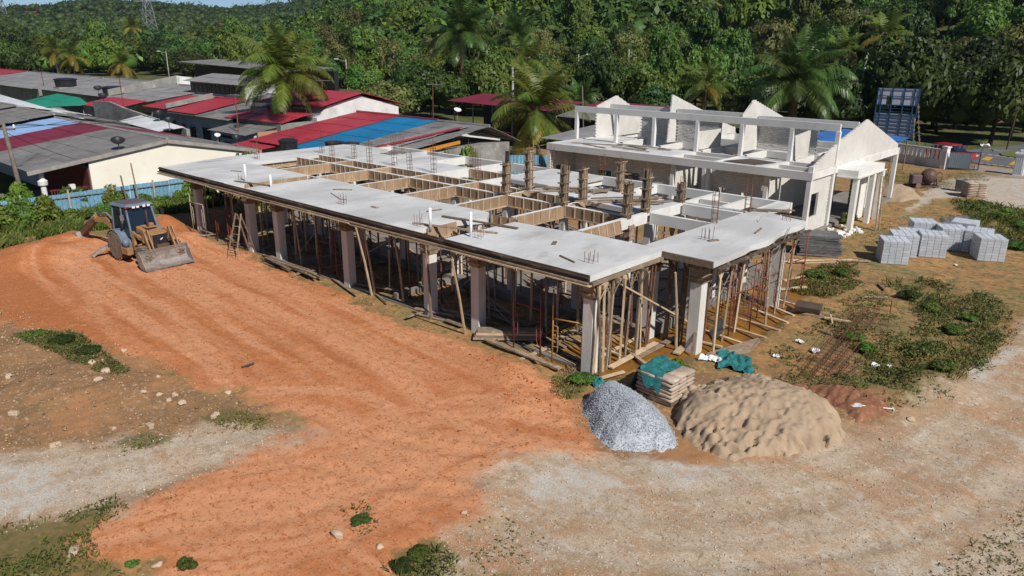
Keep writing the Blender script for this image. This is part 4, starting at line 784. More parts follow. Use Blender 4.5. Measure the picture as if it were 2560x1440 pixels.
b=MB(); b.add([(.95,-.42,1.0),(2.22,-.36,.92),(2.22,.36,.92),(.95,.42,1.0),(.95,-.42,1.66),(2.18,-.33,1.42),(2.18,.33,1.42),(.95,.42,1.66)],[(3,2,1,0),(4,5,6,7),(0,1,5,4),(1,2,6,5),(2,3,7,6),(3,0,4,7)]); b.build('hood',M['tan'],BH,bevel=.03)
MB().box((1.35,0,1.655),(.62,.5,.06)).box((1.2,.2,1.70),(.2,.2,.12)).build('hood_cover',M['tan'],BH,bevel=.015)
b=MB().bb(2.225,2.27,-.34,.34,.62,1.40); b.build('grille',M['black'],BH,bevel=.01); MB().box((2.275,.06,1.18),(.008,.14,.05),rx=.5).build('grille_badge',M['lamp'],BH)
MB().bb(1.7,2.22,-.33,.33,.55,.915).build('engine_bay',M['black'],BH)
MB().tube([(1.62,-.16,1.5),(1.62,-.16,2.35),(1.60,-.16,2.47)],.035,8).build('exhaust_stack',M['rust'],BH,True)
# cab
for (a,b2) in (((-.62,-.68,1.2),(-.55,-.64,2.52)),((.38,-.72,1.0),(.30,-.66,2.52)),((.98,-.66,1.15),(.62,-.60,2.52)),((-.62,.68,1.2),(-.55,.64,2.52)),((.38,.72,1.0),(.30,.66,2.52)),((.98,.66,1.15),(.62,.60,2.52))):
    MB().beam(a,b2,.075,.075).build('cab_post',M['bluegrey'],BH)
MB().tube([(.42,-.73,1.02),(.55,-.74,1.12),(.70,-.74,.88),(.72,-.74,.66)],.05,6).build('cab_rail',M['bluegrey'],BH,True)
MB().extr([(.985,-.61,1.2),(.985,.61,1.2),(.63,.57,2.48),(.63,-.57,2.48)],(.015,0,0)).build('windscreen',M['glassdark'],BH)
for s in (-1,1):
    MB().extr([(-.58,s*.665,1.25),(.34,s*.69,1.25),(.28,s*.645,2.48),(-.53,s*.63,2.48)],(0,s*.012,0)).build('side_window',M['glassdark'],BH)
    MB().extr([(.42,s*.70,1.05),(.93,s*.655,1.2),(.60,s*.60,2.46),(.35,s*.65,2.46)],(0,s*.012,0)).build('cab_door',M['glassdark'],BH)
MB().extr([(-.63,-.62,1.25),(-.63,.62,1.25),(-.56,.58,2.48),(-.56,-.58,2.48)],(.012,0,0)).build('rear_window',M['glassdark'],BH)
MB().bb(-.6,.95,-.62,.62,.95,1.22).build('cab_base',M['black'],BH); MB().box((.1,0,1.5),(.45,.5,.5)).build('seat',M['black'],BH)
b=MB(); b.add([(-.72,-.74,2.52),(.80,-.70,2.52),(.80,.70,2.52),(-.72,.74,2.52),(-.66,-.66,2.66),(.70,-.6,2.66),(.70,.6,2.66),(-.66,.66,2.66)],[(3,2,1,0),(4,5,6,7),(0,1,5,4),(1,2,6,5),(2,3,7,6),(3,0,4,7)]); b.build('cab_roof',M['bluegrey'],BH,bevel=.035)
MB().box((0,0,2.668),(1.15,1.05,.03)).build('roof_panel',M['roofred'],BH,bevel=.012)
MB().box((.75,-.60,2.56),(.12,.2,.06)).build('marker_strip',mat('red_marker',(.35,.04,.04),bump=0,rough=.4),BH)
for y in (-.32,-.12,.18,.40): MB().box((.83,y,2.53),(.07,.13,.10)).build('work_light',M['lamp'],BH,bevel=.01)
for s in (-1,1):
    P=[]
    for k in range(9):
        a=math.radians(-5+k*20); P.append((.80*math.cos(a)*1.0-.02,.82*math.sin(a)+.66))
    b=MB(); V=[(x,s*(.60 if q==0 else 1.06),z) for q in (0,1) for x,z in P]; n=len(P); b.add(V,[(i,i+1,n+i+1,n+i) for i in range(n-1)]); b.extr([(x,s*.6,z) for x,z in P],(0,s*.012,0)); 
    o=b.build('fender',M['bluegrey'],BH); md=o.modifiers.new('s','SOLIDIFY'); md.thickness=.03
    MB().bb(.75,1.35,s*1.0-.14,s*1.0+.14,.45,.78).build('step_box',M['tan'],BH,bevel=.02)
    MB().tube([(.85,s*.66,2.35),(.95,s*.95,2.3)],.012,5).build('mirror_arm',M['black'],BH); MB().box((.95,s*.97,2.15),(.05,.17,.27)).build('mirror',M['mirror' if s<0 else 'black'],BH,bevel=.015)
    # loader frame
    y=s*.60
    MB().beam((1.0,y,1.35),(2.12,y,1.16),.10,.15).beam((2.10,y,1.2),(2.52,y,.42),.10,.17).build('loader_arm',M['tan'],BH,bevel=.01)
    MB().beam((1.0,y,.55),(1.0,y,1.45),.13,.2).build('loader_tower',M['tan'],BH)
    MB().tube([(1.1,y,.75),(1.75,y,.95)],.055,8).build('lift_cylinder',M['tan'],BH,True)
    MB().tube([(1.75,y,.95),(2.12,y,1.1)],.03,8).build('cylinder_rod',M['steel'],BH,True)
    for dy in (-.09,.09): MB().beam((2.02,y+dy,1.10),(2.14,y+dy,1.66),.045,.12).beam((2.14,y+dy,1.66),(2.58,y+dy,.72),.045,.09).build('tilt_link',M['tan'],BH)
    MB().tube([(2.1,y,1.5),(2.36,y,.70)],.045,8).build('tilt_cylinder',M['steel'],BH,True)
    MB().tube([(1.0,y+.08,1.3),(1.4,y+.1,1.42),(1.9,y+.09,1.25),(2.1,y+.06,1.45)],.018,5).build('hose',M['black'],BH,True)
    # stabiliser lying out behind
    MB().beam((-.75,s*.5,.75),(-1.15,s*1.45,.22),.14,.16).beam((-1.15,s*1.45,.22),(-1.22,s*1.6,.1),.3,.12).build('stabiliser',M['wornsteel'],BH)
# bucket
cs=[(2.60,.86),(2.52,.68),(2.50,.48),(2.53,.28),(2.62,.14),(2.76,.07),(3.12,.03)]; th=.03; yw=1.15; yc=-.12
inn=[(x+.035,z+(.02 if i>3 else 0)) for i,(x,z) in enumerate(cs)]
b=MB(); n=len(cs)
V=[(x,yc-yw,z) for x,z in cs]+[(x,yc+yw,z) for x,z in cs]+[(x,yc-yw,z) for x,z in inn]+[(x,yc+yw,z) for x,z in inn]
Fq=[]
for i in range(n-1): Fq+= [(i,i+1,n+i+1,n+i),(2*n+i,3*n+i,3*n+i+1,2*n+i+1)]
Fq+=[(0,n,3*n,2*n),(n-1,2*n+n-1,3*n+n-1,2*n-1)]; b.add(V,Fq)
for s in (-1,1): b.extr([(x,yc+s*yw,z) for x,z in cs]+[(2.98,yc+s*yw,.34),(2.70,yc+s*yw,.82)],(0,s*.03,0))
b.build('bucket',M['wornsteel'],BH); 
MB().box((3.13,yc,.03),(.10,2*yw+.04,.025)).build('cutting_edge',M['steel'],BH); MB().box((2.48,yc,.55),(.10,1.4,.4)).build('bucket_back',M['brownsteel'],BH)
# rear digging arm stretched out behind
MB().bb(-1.15,-.7,-.32,.32,.45,1.0).build('swing_bracket',M['brownsteel'],BH,bevel=.02)
for dy in (-.12,.12): MB().beam((-1.0,dy-.05,.8),(-2.2,dy-.2,1.55),.05,.30).beam((-2.15,dy-.2,1.53),(-3.1,dy-.3,1.45),.05,.26).build('boom',M['tan'],BH)
MB().beam((-2.95,-.3,1.55),(-4.75,-.45,.42),.18,.26).build('dipper',M['brownsteel'],BH); MB().box((-3.02,-.3,1.5),(.28,.36,.26),ry=.5).build('boom_knuckle',M['tan'],BH,bevel=.02)
MB().extr([(-5.25,-.75,.14),(-4.8,-.75,.05),(-4.55,-.75,.30),(-4.7,-.75,.6),(-5.2,-.75,.5)],(0,.62,0)).build('digging_bucket',M['wornsteel'],BH,bevel=.02)
MB().tube([(-1.05,-.1,1.15),(-2.2,-.2,1.85),(-2.9,-.3,1.7)],.05,8).build('boom_cylinder',M['steel'],BH,True); MB().tube([(-3.1,-.3,1.72),(-4.5,-.42,.82)],.04,8).build('bucket_cylinder',M['steel'],BH,True)
t=Matrix.Rotation(math.radians(6),4,'Z'); q=t@Vector((1.02,-1.0,.80))
tag(MB().lathe([(.13,0),(.17,.34),(.155,.34),(.12,.03)],n=14).build('pail',M['bluegrey'],None,True,loc=(hx+q.x,hy+q.y,BH.location.z+.80)),'blue-grey pail standing on the step of the backhoe','pail')
# ---------------- heaps ----------------
M['gravel']=mat('blue_grey_gravel',(.48,.515,.56),(.40,.43,.47),scale=6,rough=.9,bump=.5,bscale=16,isl=.12,space='World',bdist=.04)
M['sand']=mat('building_sand',(.42,.315,.22),(.335,.245,.165),scale=1.6,rough=.95,bump=.5,bscale=14,space='World',c3=(.38,.27,.18),c3scale=.7,c3lo=.52,c3hi=.75,bdist=.03)
def heap(name,label,cat,poly,hgt,m_,disp,power=1.,res=.07,seed=0,peak=None,warp=.5):
    P=np.array(poly); x0,y0=P.min(0)-.4; x1,y1=P.max(0)+.4; X,Y=np.meshgrid(np.arange(x0,x1,res),np.arange(y0,y1,res))
    wx=X+warp*(fbm(X*1.8,Y*1.8,seed+3,4,.6)-.5); wy=Y+warp*(fbm(X*1.8,Y*1.8,seed+4,4,.6)-.5)
    d=sdpoly(wx,wy,[tuple(p) for p in poly]); c=np.array(peak[0] if isinstance(peak,list) else peak if peak else P.mean(0)); dc=sdline(X,Y,peak)[0] if isinstance(peak,list) else np.hypot(X-c[0],Y-c[1]); t=np.clip(d,0,None)/(np.clip(d,0,None)+dc*.85+1e-6)
    H=hgt*(np.clip(t*1.12,0,1)**power)*smooth(-.02,.5,d); H=H-.06*smooth(.3,0,t)
    base=np.array([[gz(a,b_) for a in X[0,::6]] for b_ in Y[::6,0]]); base=np.repeat(np.repeat(base,6,0),6,1)[:X.shape[0],:X.shape[1]]
    Hd=disp(X,Y,H,d); Z=np.where(d>-.05,base*(1-np.clip(H,0,1))+Hd,-1.)
    keep=(d>-.12); n_,m2=X.shape; I=np.arange(n_*m2).reshape(n_,m2); Fq=np.stack([I[:-1,:-1].ravel(),I[:-1,1:].ravel(),I[1:,1:].ravel(),I[1:,:-1].ravel()],1)
    k=keep.ravel()[Fq].all(1); Z=np.where(d<0,base-.12,Z)
    me=mesh_np(name,np.stack([X.ravel()-c[0],Y.ravel()-c[1],Z.ravel()],1),Fq[k],m_,True)
    o=link(name,me,None,(c[0],c[1],0)); tag(o,label,cat); return o,X,Y,Z,d,c
GP1=[(0.68,-1.24),(1.33,-2.00),(2.13,-2.64),(3.00,-3.04),(3.54,-2.75),(4.08,-2.29),(4.37,-1.80),(4.05,-1.12),(3.44,-0.64),(2.67,-0.23),(1.90,-0.09),(1.24,-0.16),(0.81,-0.58)]
go,X,Y,Z,d,c=heap('gravel_heap','steep heap of blue-grey gravel beside the cement bags','gravel heap',GP1,.78,M['gravel'],lambda X,Y,H,d:H+.05*(fbm(X*9,Y*9,5,3)-.5)*smooth(0,.3,d)+.06*(fbm(X*2,Y*2,15,2)-.5)*smooth(0,.5,d),.85,.045,3,[(1.68,-0.99),(2.78,-1.42)],.18)
OCT=np.array([(1,0,0),(-1,0,0),(0,1,0),(0,-1,0),(0,0,1),(0,0,-1)],float); OCF=np.array([(0,2,4),(2,1,4),(1,3,4),(3,0,4),(2,0,5),(1,2,5),(3,1,5),(0,3,5)])
def stones(pts,sizes,name,m_,parent=None,flat=.65,loc=None):
    n=len(pts); V=OCT[None]*RNG.uniform(.6,1.15,(n,6,1)); a=RNG.uniform(0,6.28,n); ca,sa=np.cos(a),np.sin(a)
    x=V[...,0]*ca[:,None]-V[...,1]*sa[:,None]; y=V[...,0]*sa[:,None]+V[...,1]*ca[:,None]; z=V[...,2]*flat
    V=np.stack([x+z*.3*np.sin(a*3)[:,None],y,z],2)*sizes[:,None,None]+pts[:,None,:]
    Fq=(OCF[None]+6*np.arange(n)[:,None,None]).reshape(-1,3)
    o=link(name,mesh_np(name,V.reshape(-1,3),Fq,m_),parent,loc); return tag(o,kind='stuff')
ii=np.argwhere((d>.03).ravel()).ravel(); sel=RNG.choice(ii,14000); pp=np.stack([X.ravel()[sel]-c[0]+RNG.normal(0,.03,14000),Y.ravel()[sel]-c[1]+RNG.normal(0,.03,14000),Z.ravel()[sel]+.012],1)
stones(pp,RNG.uniform(.010,.022,14000),'gravel_stones',M['gravel'],go)
def sanddisp(X,Y,H,d):
    dm=np.zeros_like(X); r=np.random.default_rng(5); P=np.array(SANDP); cx0,cy0=P.mean(0)
    for k in range(1100):
        cx=r.uniform(P[:,0].min(),P[:,0].max()); cy=r.uniform(P[:,1].min(),P[:,1].max()); rr=r.uniform(.045,.10)*(1+.5*(r.random()<.15)); an=r.uniform(0,3.14); ca,sa=math.cos(an),math.sin(an); ux=(X-cx)*ca+(Y-cy)*sa; uy=-(X-cx)*sa+(Y-cy)*ca; q=(ux/1.5)**2/rr**2+uy**2/rr**2
        low=np.clip(1.1-H*1.0,.15,1)*(.25+1.5*np.clip(fbm(np.array([cx*1.1]),np.array([cy*1.1]),31,2)[0]-.3,0,1))
        dm-=np.exp(-q*1.5)*rr*2.1*low; dm+=np.exp(-((np.sqrt(q)-1.35)/.4)**2)*rr*.5*low
    ang=np.arctan2(Y-cy0,X-cx0); rad=np.hypot(X-cx0,Y-cy0); slump=np.abs(fbm(ang*3.2+5,rad*.5,51,3,.55)-.5)
    return H+dm*smooth(0,.25,d)+.34*(fbm(X*.75,Y*.75,8,2)-.5)*smooth(0,.8,d)-.22*np.clip(.10-slump,0,1)*smooth(.1,.8,d)*2+.05*(fbm(X*3.2,Y*3.2,9,4,.6)-.5)
SANDP=[(3.34,-0.73),(4.00,-1.17),(4.72,-1.61),(5.62,-1.42),(6.45,-0.50),(7.11,0.64),(7.38,1.73),(6.99,2.71),(6.35,3.42),(5.44,3.81),(4.47,3.76),(3.65,3.27),(2.82,2.28),(2.55,1.07)]
heap('sand_heap','broad heap of pale tan sand pitted with footprints','sand heap',SANDP,.86,M['sand'],sanddisp,.78,.045,8,[(4.07,0.92),(4.68,1.67),(5.76,2.02)])
M['redearth']=mat('red_earth',(.30,.135,.075),(.22,.10,.055),scale=2,rough=.95,bump=.6,bscale=12,space='World',c3=(.40,.22,.14))
heap('earth_bank','low bank of reddish earth behind the sand heap','earth bank',[(4.02,3.61),(5.27,3.64),(6.31,3.38),(7.15,2.55),(8.05,3.70),(7.58,4.58),(6.27,4.78),(4.93,4.48)],.30,M['redearth'],lambda X,Y,H,d:H+.16*(fbm(X*5,Y*5,4,4,.65)-.5)*smooth(0,.3,d),.6,.05,12)
heap('sand_heap','small tan sand heap under the brick house rear column','sand heap',[(-3.03,37.38),(-1.29,37.15),(-0.92,39.47),(-2.51,44.43),(-4.15,43.27),(-4.25,40.40)],.55,M['sand'],lambda X,Y,H,d:H+.1*(fbm(X*3,Y*3,4,3)-.5)*smooth(0,.4,d),.8,.12,22)
# ---------------- bags, tarps, blocks ----------------
M['bag']=mat('cement_bag_paper',(.46,.36,.28),(.38,.29,.22),scale=2.5,rough=.8,bump=.15,objv=.14,c3=(.56,.48,.41)); M['tarp']=mat('teal_net',(.03,.20,.20),(.02,.12,.125),scale=3,rough=.75,bump=.35,bscale=25,c3=(.06,.30,.29))
M['blkgrey']=mat('grey_block',(.52,.55,.60),(.43,.46,.51),scale=4,rough=.9,bump=.15,objv=.10)
def cushion(name,L,Wd,Ht,m_):
    b=bmesh.new(); bmesh.ops.create_cube(b,size=1); bmesh.ops.subdivide_edges(b,edges=b.edges[:],cuts=2,use_grid_fill=True)
    for v in b.verts:
        e=(1-.35*abs(2*v.co.x)**6)*(1-.35*abs(2*v.co.y)**6); v.co.z*=Ht*e; v.co.x*=L*(1-.06*abs(v.co.z)/Ht*2); v.co.y*=Wd*(1-.06*abs(v.co.z)/Ht*2)
    me=bpy.data.meshes.new(name); b.to_mesh(me); b.free(); me.materials.append(m_); me.polygons.foreach_set('use_smooth',np.ones(len(me.polygons),bool)); return me
BAG=cushion('bag',.64,.42,.135,M['bag'])
def bag_stack(p,rz,nx_,ny_,nl,label):
    t=thing('cement_bag_stack',label,'cement bags',(*p,gz(*p)),rz)
    MB().box((0,0,.06),(nx_*.62,ny_*.41,.10)).build('pallet_base',M['oldwood'],t)
    for l in range(nl):
        for i in range(nx_):
            for j in range(ny_):
                if 0<i<nx_-1 and 0<j<ny_-1 and l<nl-1: continue
                link('bag',BAG,t,((i-(nx_-1)/2)*.60+random.uniform(-.02,.02),(j-(ny_-1)/2)*.40+random.uniform(-.02,.02),.17+l*.118),(0,0,random.uniform(-.04,.04)))
    return t
cb=bag_stack((2.35,.75),math.radians(-2),2,3,6,'pallet of cement bags half covered by teal netting beside the gravel')
bag_stack((1.47,43.46),.55,2,3,8,'pallet stacked with pale cement bags near the gate')
def cloth(name,label,p,size,m_,seed,hump=None,h=.16,rz=0,cat='tarpaulin',z=None):
    n=22; X,Y=np.meshgrid(np.linspace(-.5,.5,n),np.linspace(-.5,.5,n)); wx=X*size[0]*(1+.35*(fbm(X*3+seed,Y*3,seed,3)-.5)); wy=Y*size[1]*(1+.5*(fbm(X*3,Y*3+seed,seed+1,3)-.5))+.25*size[1]*np.sin(X*5+seed)*.5
    Z=h*np.abs(fbm(X*5+seed,Y*5,seed+2,4,.6)-.5)*3+.03
    if hump is not None: Z=hump(wx,wy,Z)
    I=np.arange(n*n).reshape(n,n); Fq=np.stack([I[:-1,:-1].ravel(),I[:-1,1:].ravel(),I[1:,1:].ravel(),I[1:,:-1].ravel()],1)
    o=link(name,mesh_np(name,np.stack([wx.ravel(),wy.ravel(),Z.ravel()],1),Fq,m_,False),None,(p[0],p[1],gz(*p) if z is None else z),(0,0,rz)); return tag(o,label,cat)
def drape(wx,wy,Z):
    inside=np.minimum(.62-np.abs(wx-.42),.6-np.abs(wy-.05)); return np.where(inside>0,.86+Z*.8,np.clip(.86+inside*2.6,.02,1)+Z*.7)
cloth('net_tarp','teal netting thrown over the cement bags by the gravel heap',(1.93,.75),(1.35,1.25),M['tarp'],3,drape,.12)
cloth('net_tarp','small bundle of teal netting lying left of the cement bags',(0.56,0.07),(.75,.5),M['tarp'],5,None,.22)
cloth('net_tarp','crumpled teal netting lying on bare ground right of the wing',(2.78,4.43),(1.1,1.5),M['tarp'],9,None,.2,.5)
cloth('plastic_sheet','torn white plastic sacking beside the teal netting on the right',(2.05,4.10),(.7,.35),M['pvc'],14,None,.15,.3,'plastic sheet')
for i,(p,s,lb) in enumerate([((3.55,5.84),.22,'white sack standing on the dirt right of the teal netting'),((6.26,7.29),.24,'crumpled grey bag among the weeds near the rebar cages'),((6.63,7.46),.2,'white bag beside the orange earth lump in the weeds'),((3.62,7.67),.28,'flattened white plastic scrap right of the muddy water'),((4.36,7.14),.3,'white cement crust on the ground left of the rebar cages'),((5.08,23.00),.2,'white scrap in front of the stacked blocks'),((1.02,14.03),.1,'small pale scrap near the wing boards')]):
    cloth('plastic_bag',lb,p,(s*.95,s*.75),M['pvc'],20+i,None,s*.5,i,'plastic bag')
BLK=MB().box((0,0,0),(.288,.288,.132)).mesh('block',M['blkgrey'],bevel=.008)
fm=bpy.data.materials.new('wrap_film'); fm.use_nodes=True; fN=fm.node_tree.nodes; fN['Principled BSDF'].inputs['Base Color'].default_value=(.62,.65,.70,1); fN['Principled BSDF'].inputs['Roughness'].default_value=.28; fN['Principled BSDF'].inputs['Alpha'].default_value=.18
bpn=fN.new('ShaderNodeBump'); nz=fN.new('ShaderNodeTexNoise'); nz.inputs['Scale'].default_value=6; nz.inputs['Detail'].default_value=5; bpn.inputs['Strength'].default_value=.8; fm.node_tree.links.new(nz.outputs[0],bpn.inputs['Height']); fm.node_tree.links.new(bpn.outputs[0],fN['Principled BSDF'].inputs['Normal'])
def pallet(p,rz,label,nl=8,tilt=0):
    t=thing('block_pallet',label,'block pallet',(*p,gz(*p)),rz,'pallets of grey blocks on the dirt'); t.rotation_euler=(tilt,0,rz)
    MB().bb(-.58,.58,-.58,.58,.0,.03).build('pallet_deck',M['oldwood'],t)
    for l in range(nl):
        for i in range(4):
            for j in range(4):
                if 0<i<3 and 0<j<3 and l<nl-1: continue
                link('block',BLK,t,((i-1.5)*.303+random.uniform(-.004,.004),(j-1.5)*.303+random.uniform(-.004,.004),.10+l*.142))
    b=MB(); z1=.06+nl*.142+.02; n=24; V=[]
    for zz in (0.05,z1*.33,z1*.66,z1):
        for k in range(n):
            a=2*PI*k/n+PI/4; c_,s_=math.cos(a),math.sin(a); q=.632/max(abs(c_),abs(s_)); q=min(q,.84); V.append((c_*q+random.uniform(-.008,.008),s_*q+random.uniform(-.008,.008),zz))
    b.add(V,[(r*n+k,r*n+(k+1)%n,(r+1)*n+(k+1)%n,(r+1)*n+k) for r in range(3) for k in range(n)]); b.build('wrap_film',fm,t)
for p,rz,lb,nl in [((2.53,21.53),.50,'foremost pallet of grey blocks at the left, torn film at its corner',8),((2.50,23.17),.45,'pallet of grey blocks just behind the left foremost one',8),((2.52,24.62),.5,'pallet of grey blocks third from the left front',7),((2.44,26.78),.5,'rearmost pallet of grey blocks on the left side',8),((3.57,24.20),.42,'middle front pallet of grey blocks with both sides showing',8),((3.92,26.32),.5,'pallet of grey blocks just right of the middle front one',8),((4.11,28.40),.05,'rear right pallet of grey blocks, deep in shade on its near side',8),((5.16,26.61),.12,'tilted pallet of grey blocks behind the right foremost one',8),((5.85,25.45),.5,'foremost pallet of grey blocks at the right',8)]: pallet(p,rz,lb,nl,.02)
# ---------------- concrete mixer, drum, stacks ----------------
M['mixer']=mat('rusty_mixer_paint',(.12,.06,.05),(.06,.04,.035),scale=5,rough=.55,bump=.1,c3=(.30,.27,.25))
p=(-2.12,45.29); t=thing('concrete_mixer','rusty dark concrete mixer with round drum on the pale ground','concrete mixer',(*p,gz(*p)),.75)
MB().beam((-.9,-.35,.15),(.8,-.35,.15),.09,.12).beam((-.9,.35,.15),(.8,.35,.15),.09,.12).beam((-.9,-.35,.15),(-.9,.35,.15),.09,.12).beam((.8,-.35,.15),(.8,.35,.15),.09,.12).build('frame',M['mixer'],t)
o=MB().lathe([(.22,-.52),(.50,-.25),(.60,0),(.58,.18),(.38,.45),(.30,.55),(.27,.55),(.34,.42),(.5,.15)],n=24,axis='Y').build('drum',M['mixer'],t,True); o.location=(.15,0,.82); o.rotation_euler=(.35,0,.1)
MB().lathe([(.6,-.03),(.64,-.03),(.64,.03),(.6,.03)],n=28,axis='Y').build('drum_ring',M['rust'],t).location=(.15,.05,.82)
MB().beam((.75,-.3,.2),(.75,0,.95),.1,.12).beam((.75,.3,.2),(.75,0,.95),.1,.12).beam((-.42,0,.2),(-.42,0,.95),.12,.12).build('bracket',M['mixer'],t)
MB().bb(-1.2,-.45,-.3,.3,.3,.98).build('engine_cover',M['roofred'],t,bevel=.06); MB().box((.15,0,.45),(.9,.06,.4)).build('chute',M['wornsteel'],t)
b=MB(); b.tube([(.98,.36*math.cos(a),.80+.36*math.sin(a)) for a in np.linspace(0,2*PI,19)],.018,5,False); b.tube([(.8,0,.8),(1.0,0,.8)],.03,6); b.tube([(.98,-.36,.8),(.98,.36,.8)],.014,5); b.build('hand_wheel',M['rust'],t)
for s in (-.4,.4): MB().lathe([(.05,-.05),(.2,-.05),(.2,.05),(.05,.05)],(-.75,s,.2),16,'Y').build('wheel',M['rubber'],t)
p=(0.25,45.31); tag(MB().lathe([(.36,0),(.40,.86),(.42,.88),(.40,.88),(.36,.05)],n=20).build('drum_bin',mat('grey_green_drum',(.20,.23,.22),(.13,.14,.14),scale=3,rough=.6),None,True,loc=(*p,gz(*p))),'round grey-green drum left of the cement bags by the gate','drum')
# stacked steel formwork by the wing
t=thing('steel_form_stack','tall stack of dark ribbed steel forms beside the right wing','steel form stack',(*(-0.70,20.29),gz(*(-0.70,20.29))),.55)
rib=MB().bb(-1.0,1.0,-.28,.28,0,.02).bb(-1.0,1.0,-.28,-.25,-.05,.0).bb(-1.0,1.0,.25,.28,-.05,.0); 
for k in range(7): rib.bb(-.98+.31*k,-.94+.31*k,-.25,.25,-.045,0)
ribm=rib.mesh('steel_form',mat('dark_form_steel',(.10,.105,.115),(.20,.19,.185),scale=3,rough=.5,metal=.3,bump=.05,objv=.4))
for j in range(2):
    for l in range(13): link('steel_form',ribm,t,(random.uniform(-.12,.12),(j-.5)*.62+random.uniform(-.02,.02),.09+l*.082),(0,random.uniform(-.015,.015),random.uniform(-.03,.03)))
p=(0.11,19.20)
for k in range(7): plank(random.choice((plp[2],pl[2])),p[0]-.2+.12*k,p[1]-.4+.1*k,gz(*p)+.05+.03*(k%3),.75+random.uniform(-.1,.15),'long pale board in the pile in front of the steel form stack','boards by the steel form stack')
tag(MB().box((0,0,.3),(.9,.05,.5),rx=.25).build('form_panel',M['palewood'],None,loc=(*(-0.98,20.46),.05),rot=(0,0,.5)),'pale battened panel leaning on the steel form stack','panel')
# burnt heap, bamboo ladder, shovel, fallen rebar
M['ash']=mat('burnt_ash',(.05,.045,.045),(.22,.215,.22),scale=6,rough=.95,bump=.8,bscale=10,space='World')
heap('burnt_heap','flat heap of black and grey burnt rubbish near the long grass','burnt heap',[(1.49,33.81),(2.37,35.80),(3.79,35.28),(4.34,33.56),(3.13,32.38),(2.07,32.37)],.22,M['ash'],lambda X,Y,H,d:H+.25*(fbm(X*5,Y*5,4,3)-.5)*smooth(0,.4,d),.6,.1,31)
t=thing('pole_ladder','weathered bamboo pole ladder standing in front of the porch','ladder',(*(-0.11,27.81),gz(*(-0.11,27.81))),.6); MB().tube([(-.08,0,0),(-.06,.5,3.1)],.045,6).build('side_rail',M['oldwood'],t); MB().tube([(.10,0,0),(.08,.5,3.1)],.04,6).build('side_rail',M['oldwood'],t)
for k in range(9): MB().tube([(-.12,.05+.05*k,.3+.31*k),(.14,.05+.05*k,.3+.31*k)],.02,5).build('rung',M['palewood'],t)
p=(6.94,3.50); q=(7.55,3.88); t=thing('shovel','white long-handled shovel lying on the reddish earth','shovel',(*p,gz(*p)+.10),math.atan2(q[1]-p[1],q[0]-p[0])); MB().tube([(.1,0,.02),(.95,0,.0)],.018,6).build('handle',M['pvc'],t); MB().beam((.95,-.08,0),(.95,.08,0),.03,.03).build('grip',M['pvc'],t); MB().extr([(-.22,0,.0),(-.15,-.12,.01),(.08,-.12,.03),(.12,0,.05),(.08,.12,.03),(-.15,.12,.01)],(0,0,.012)).build('blade',M['pvc'],t)
def lying_cage(a,b,w_,label,z=.12,rise=0.):
    a3,b3=Vector((*a,gz(*a)+z)),Vector((*b,gz(*b)+z+rise)); d=(b3-a3); L=d.length; t=thing('lying_rebar_cage',label,'rebar cage',a3,0,'rebar cages lying in the weeds'); t.rotation_euler=d.to_track_quat('X','Z').to_euler()
    bb_=MB(); 
    for sy in (-w_/2,w_/2):
        for sz in (0,.28): bb_.tube([(0,sy,sz),(L*.5,sy+random.uniform(-.03,.03),sz),(L,sy,sz)],.010,4)
    tag(bb_.build('bars',M['rust'],t),kind='stuff'); tb_=MB()
    for x in np.arange(.1,L,.32):
        for e in (((-w_/2,0),(w_/2,0)),((w_/2,0),(w_/2,.28)),((w_/2,.28),(-w_/2,.28)),((-w_/2,.28),(-w_/2,0))): tb_.beam((x,*e[0]),(x,*e[1]),.009,.009)
    tag(tb_.build('ties',M['rust'],t),kind='stuff')
lying_cage((4.98,4.72),(4.13,12.27),.32,'long rusty rebar cage lying among weeds, the left one'); lying_cage((5.40,4.53),(4.53,12.65),.36,'long rusty rebar cage lying among weeds, right of the first'); lying_cage((5.56,5.08),(5.26,8.08),.36,'short rusty rebar cage half hidden in grass near the sand heap'); lying_cage((5.96,5.17),(5.78,6.74),.3,'shortest rusty rebar cage piece, nearest the red earth bank')
lying_cage((5.44,10.20),(4.95,12.12),.5,'rusty ladder-like rebar mesh standing up at the back of the cages',.1,.75)
tag(MB().beam((*(3.36,10.60),.1),(*(4.27,10.76),.12),.12,.06).beam((*(3.44,10.99),.12),(*(3.82,10.16),.12),.06,.05).build('plank',M['palewood']),'long grey beam lying across the dirt toward the rebar cages','plank')
tag(MB().box((0,0,.16),(.95,.6,.22),rx=.12).build('black_box',M['darkwood'],None,bevel=.01,loc=(*(2.51,11.17),gz(*(2.51,11.17))),rot=(0,0,.2)),'flat black box lying at the far corner of the muddy water','box')
for k in range(4): tag(MB().beam((0,0,0),(1.3,.2*k-.3,.02),.06,.05).build('plank',M['oldwood'],None,loc=(*(2.47,10.68),gz(*(2.47,10.68))+.04),rot=(0,0,.2+.2*k)),'thin board under the flat black box','plank','boards under the black box')
for a,b,lb in [((3.50,14.65),(4.23,15.28),'thin grey pole lying in the weeds toward the block pallets'),((3.70,9.30),(4.17,9.20),'short pale post lying left of the rebar cages'),((3.35,16.90),(3.85,16.19),'short plank stub in the weeds below the block pallets'),((0.24,18.34),(1.80,18.70),'thin dark pole lying on orange dirt left of the pallets')]:
    tag(MB().tube([(*a,gz(*a)+.06),(*b,gz(*b)+.06)],.05,6).build('pole',M['oldwood']),lb,'pole')
tag(MB().beam((*(-8.35,-6.99),gz(*(-8.35,-6.99))+.05),(*(-8.39,-6.56),gz(*(-8.39,-6.56))+.07),.05,.04).build('stick',M['darkwood']),'dark stick lying alone on the open orange clay','stick')
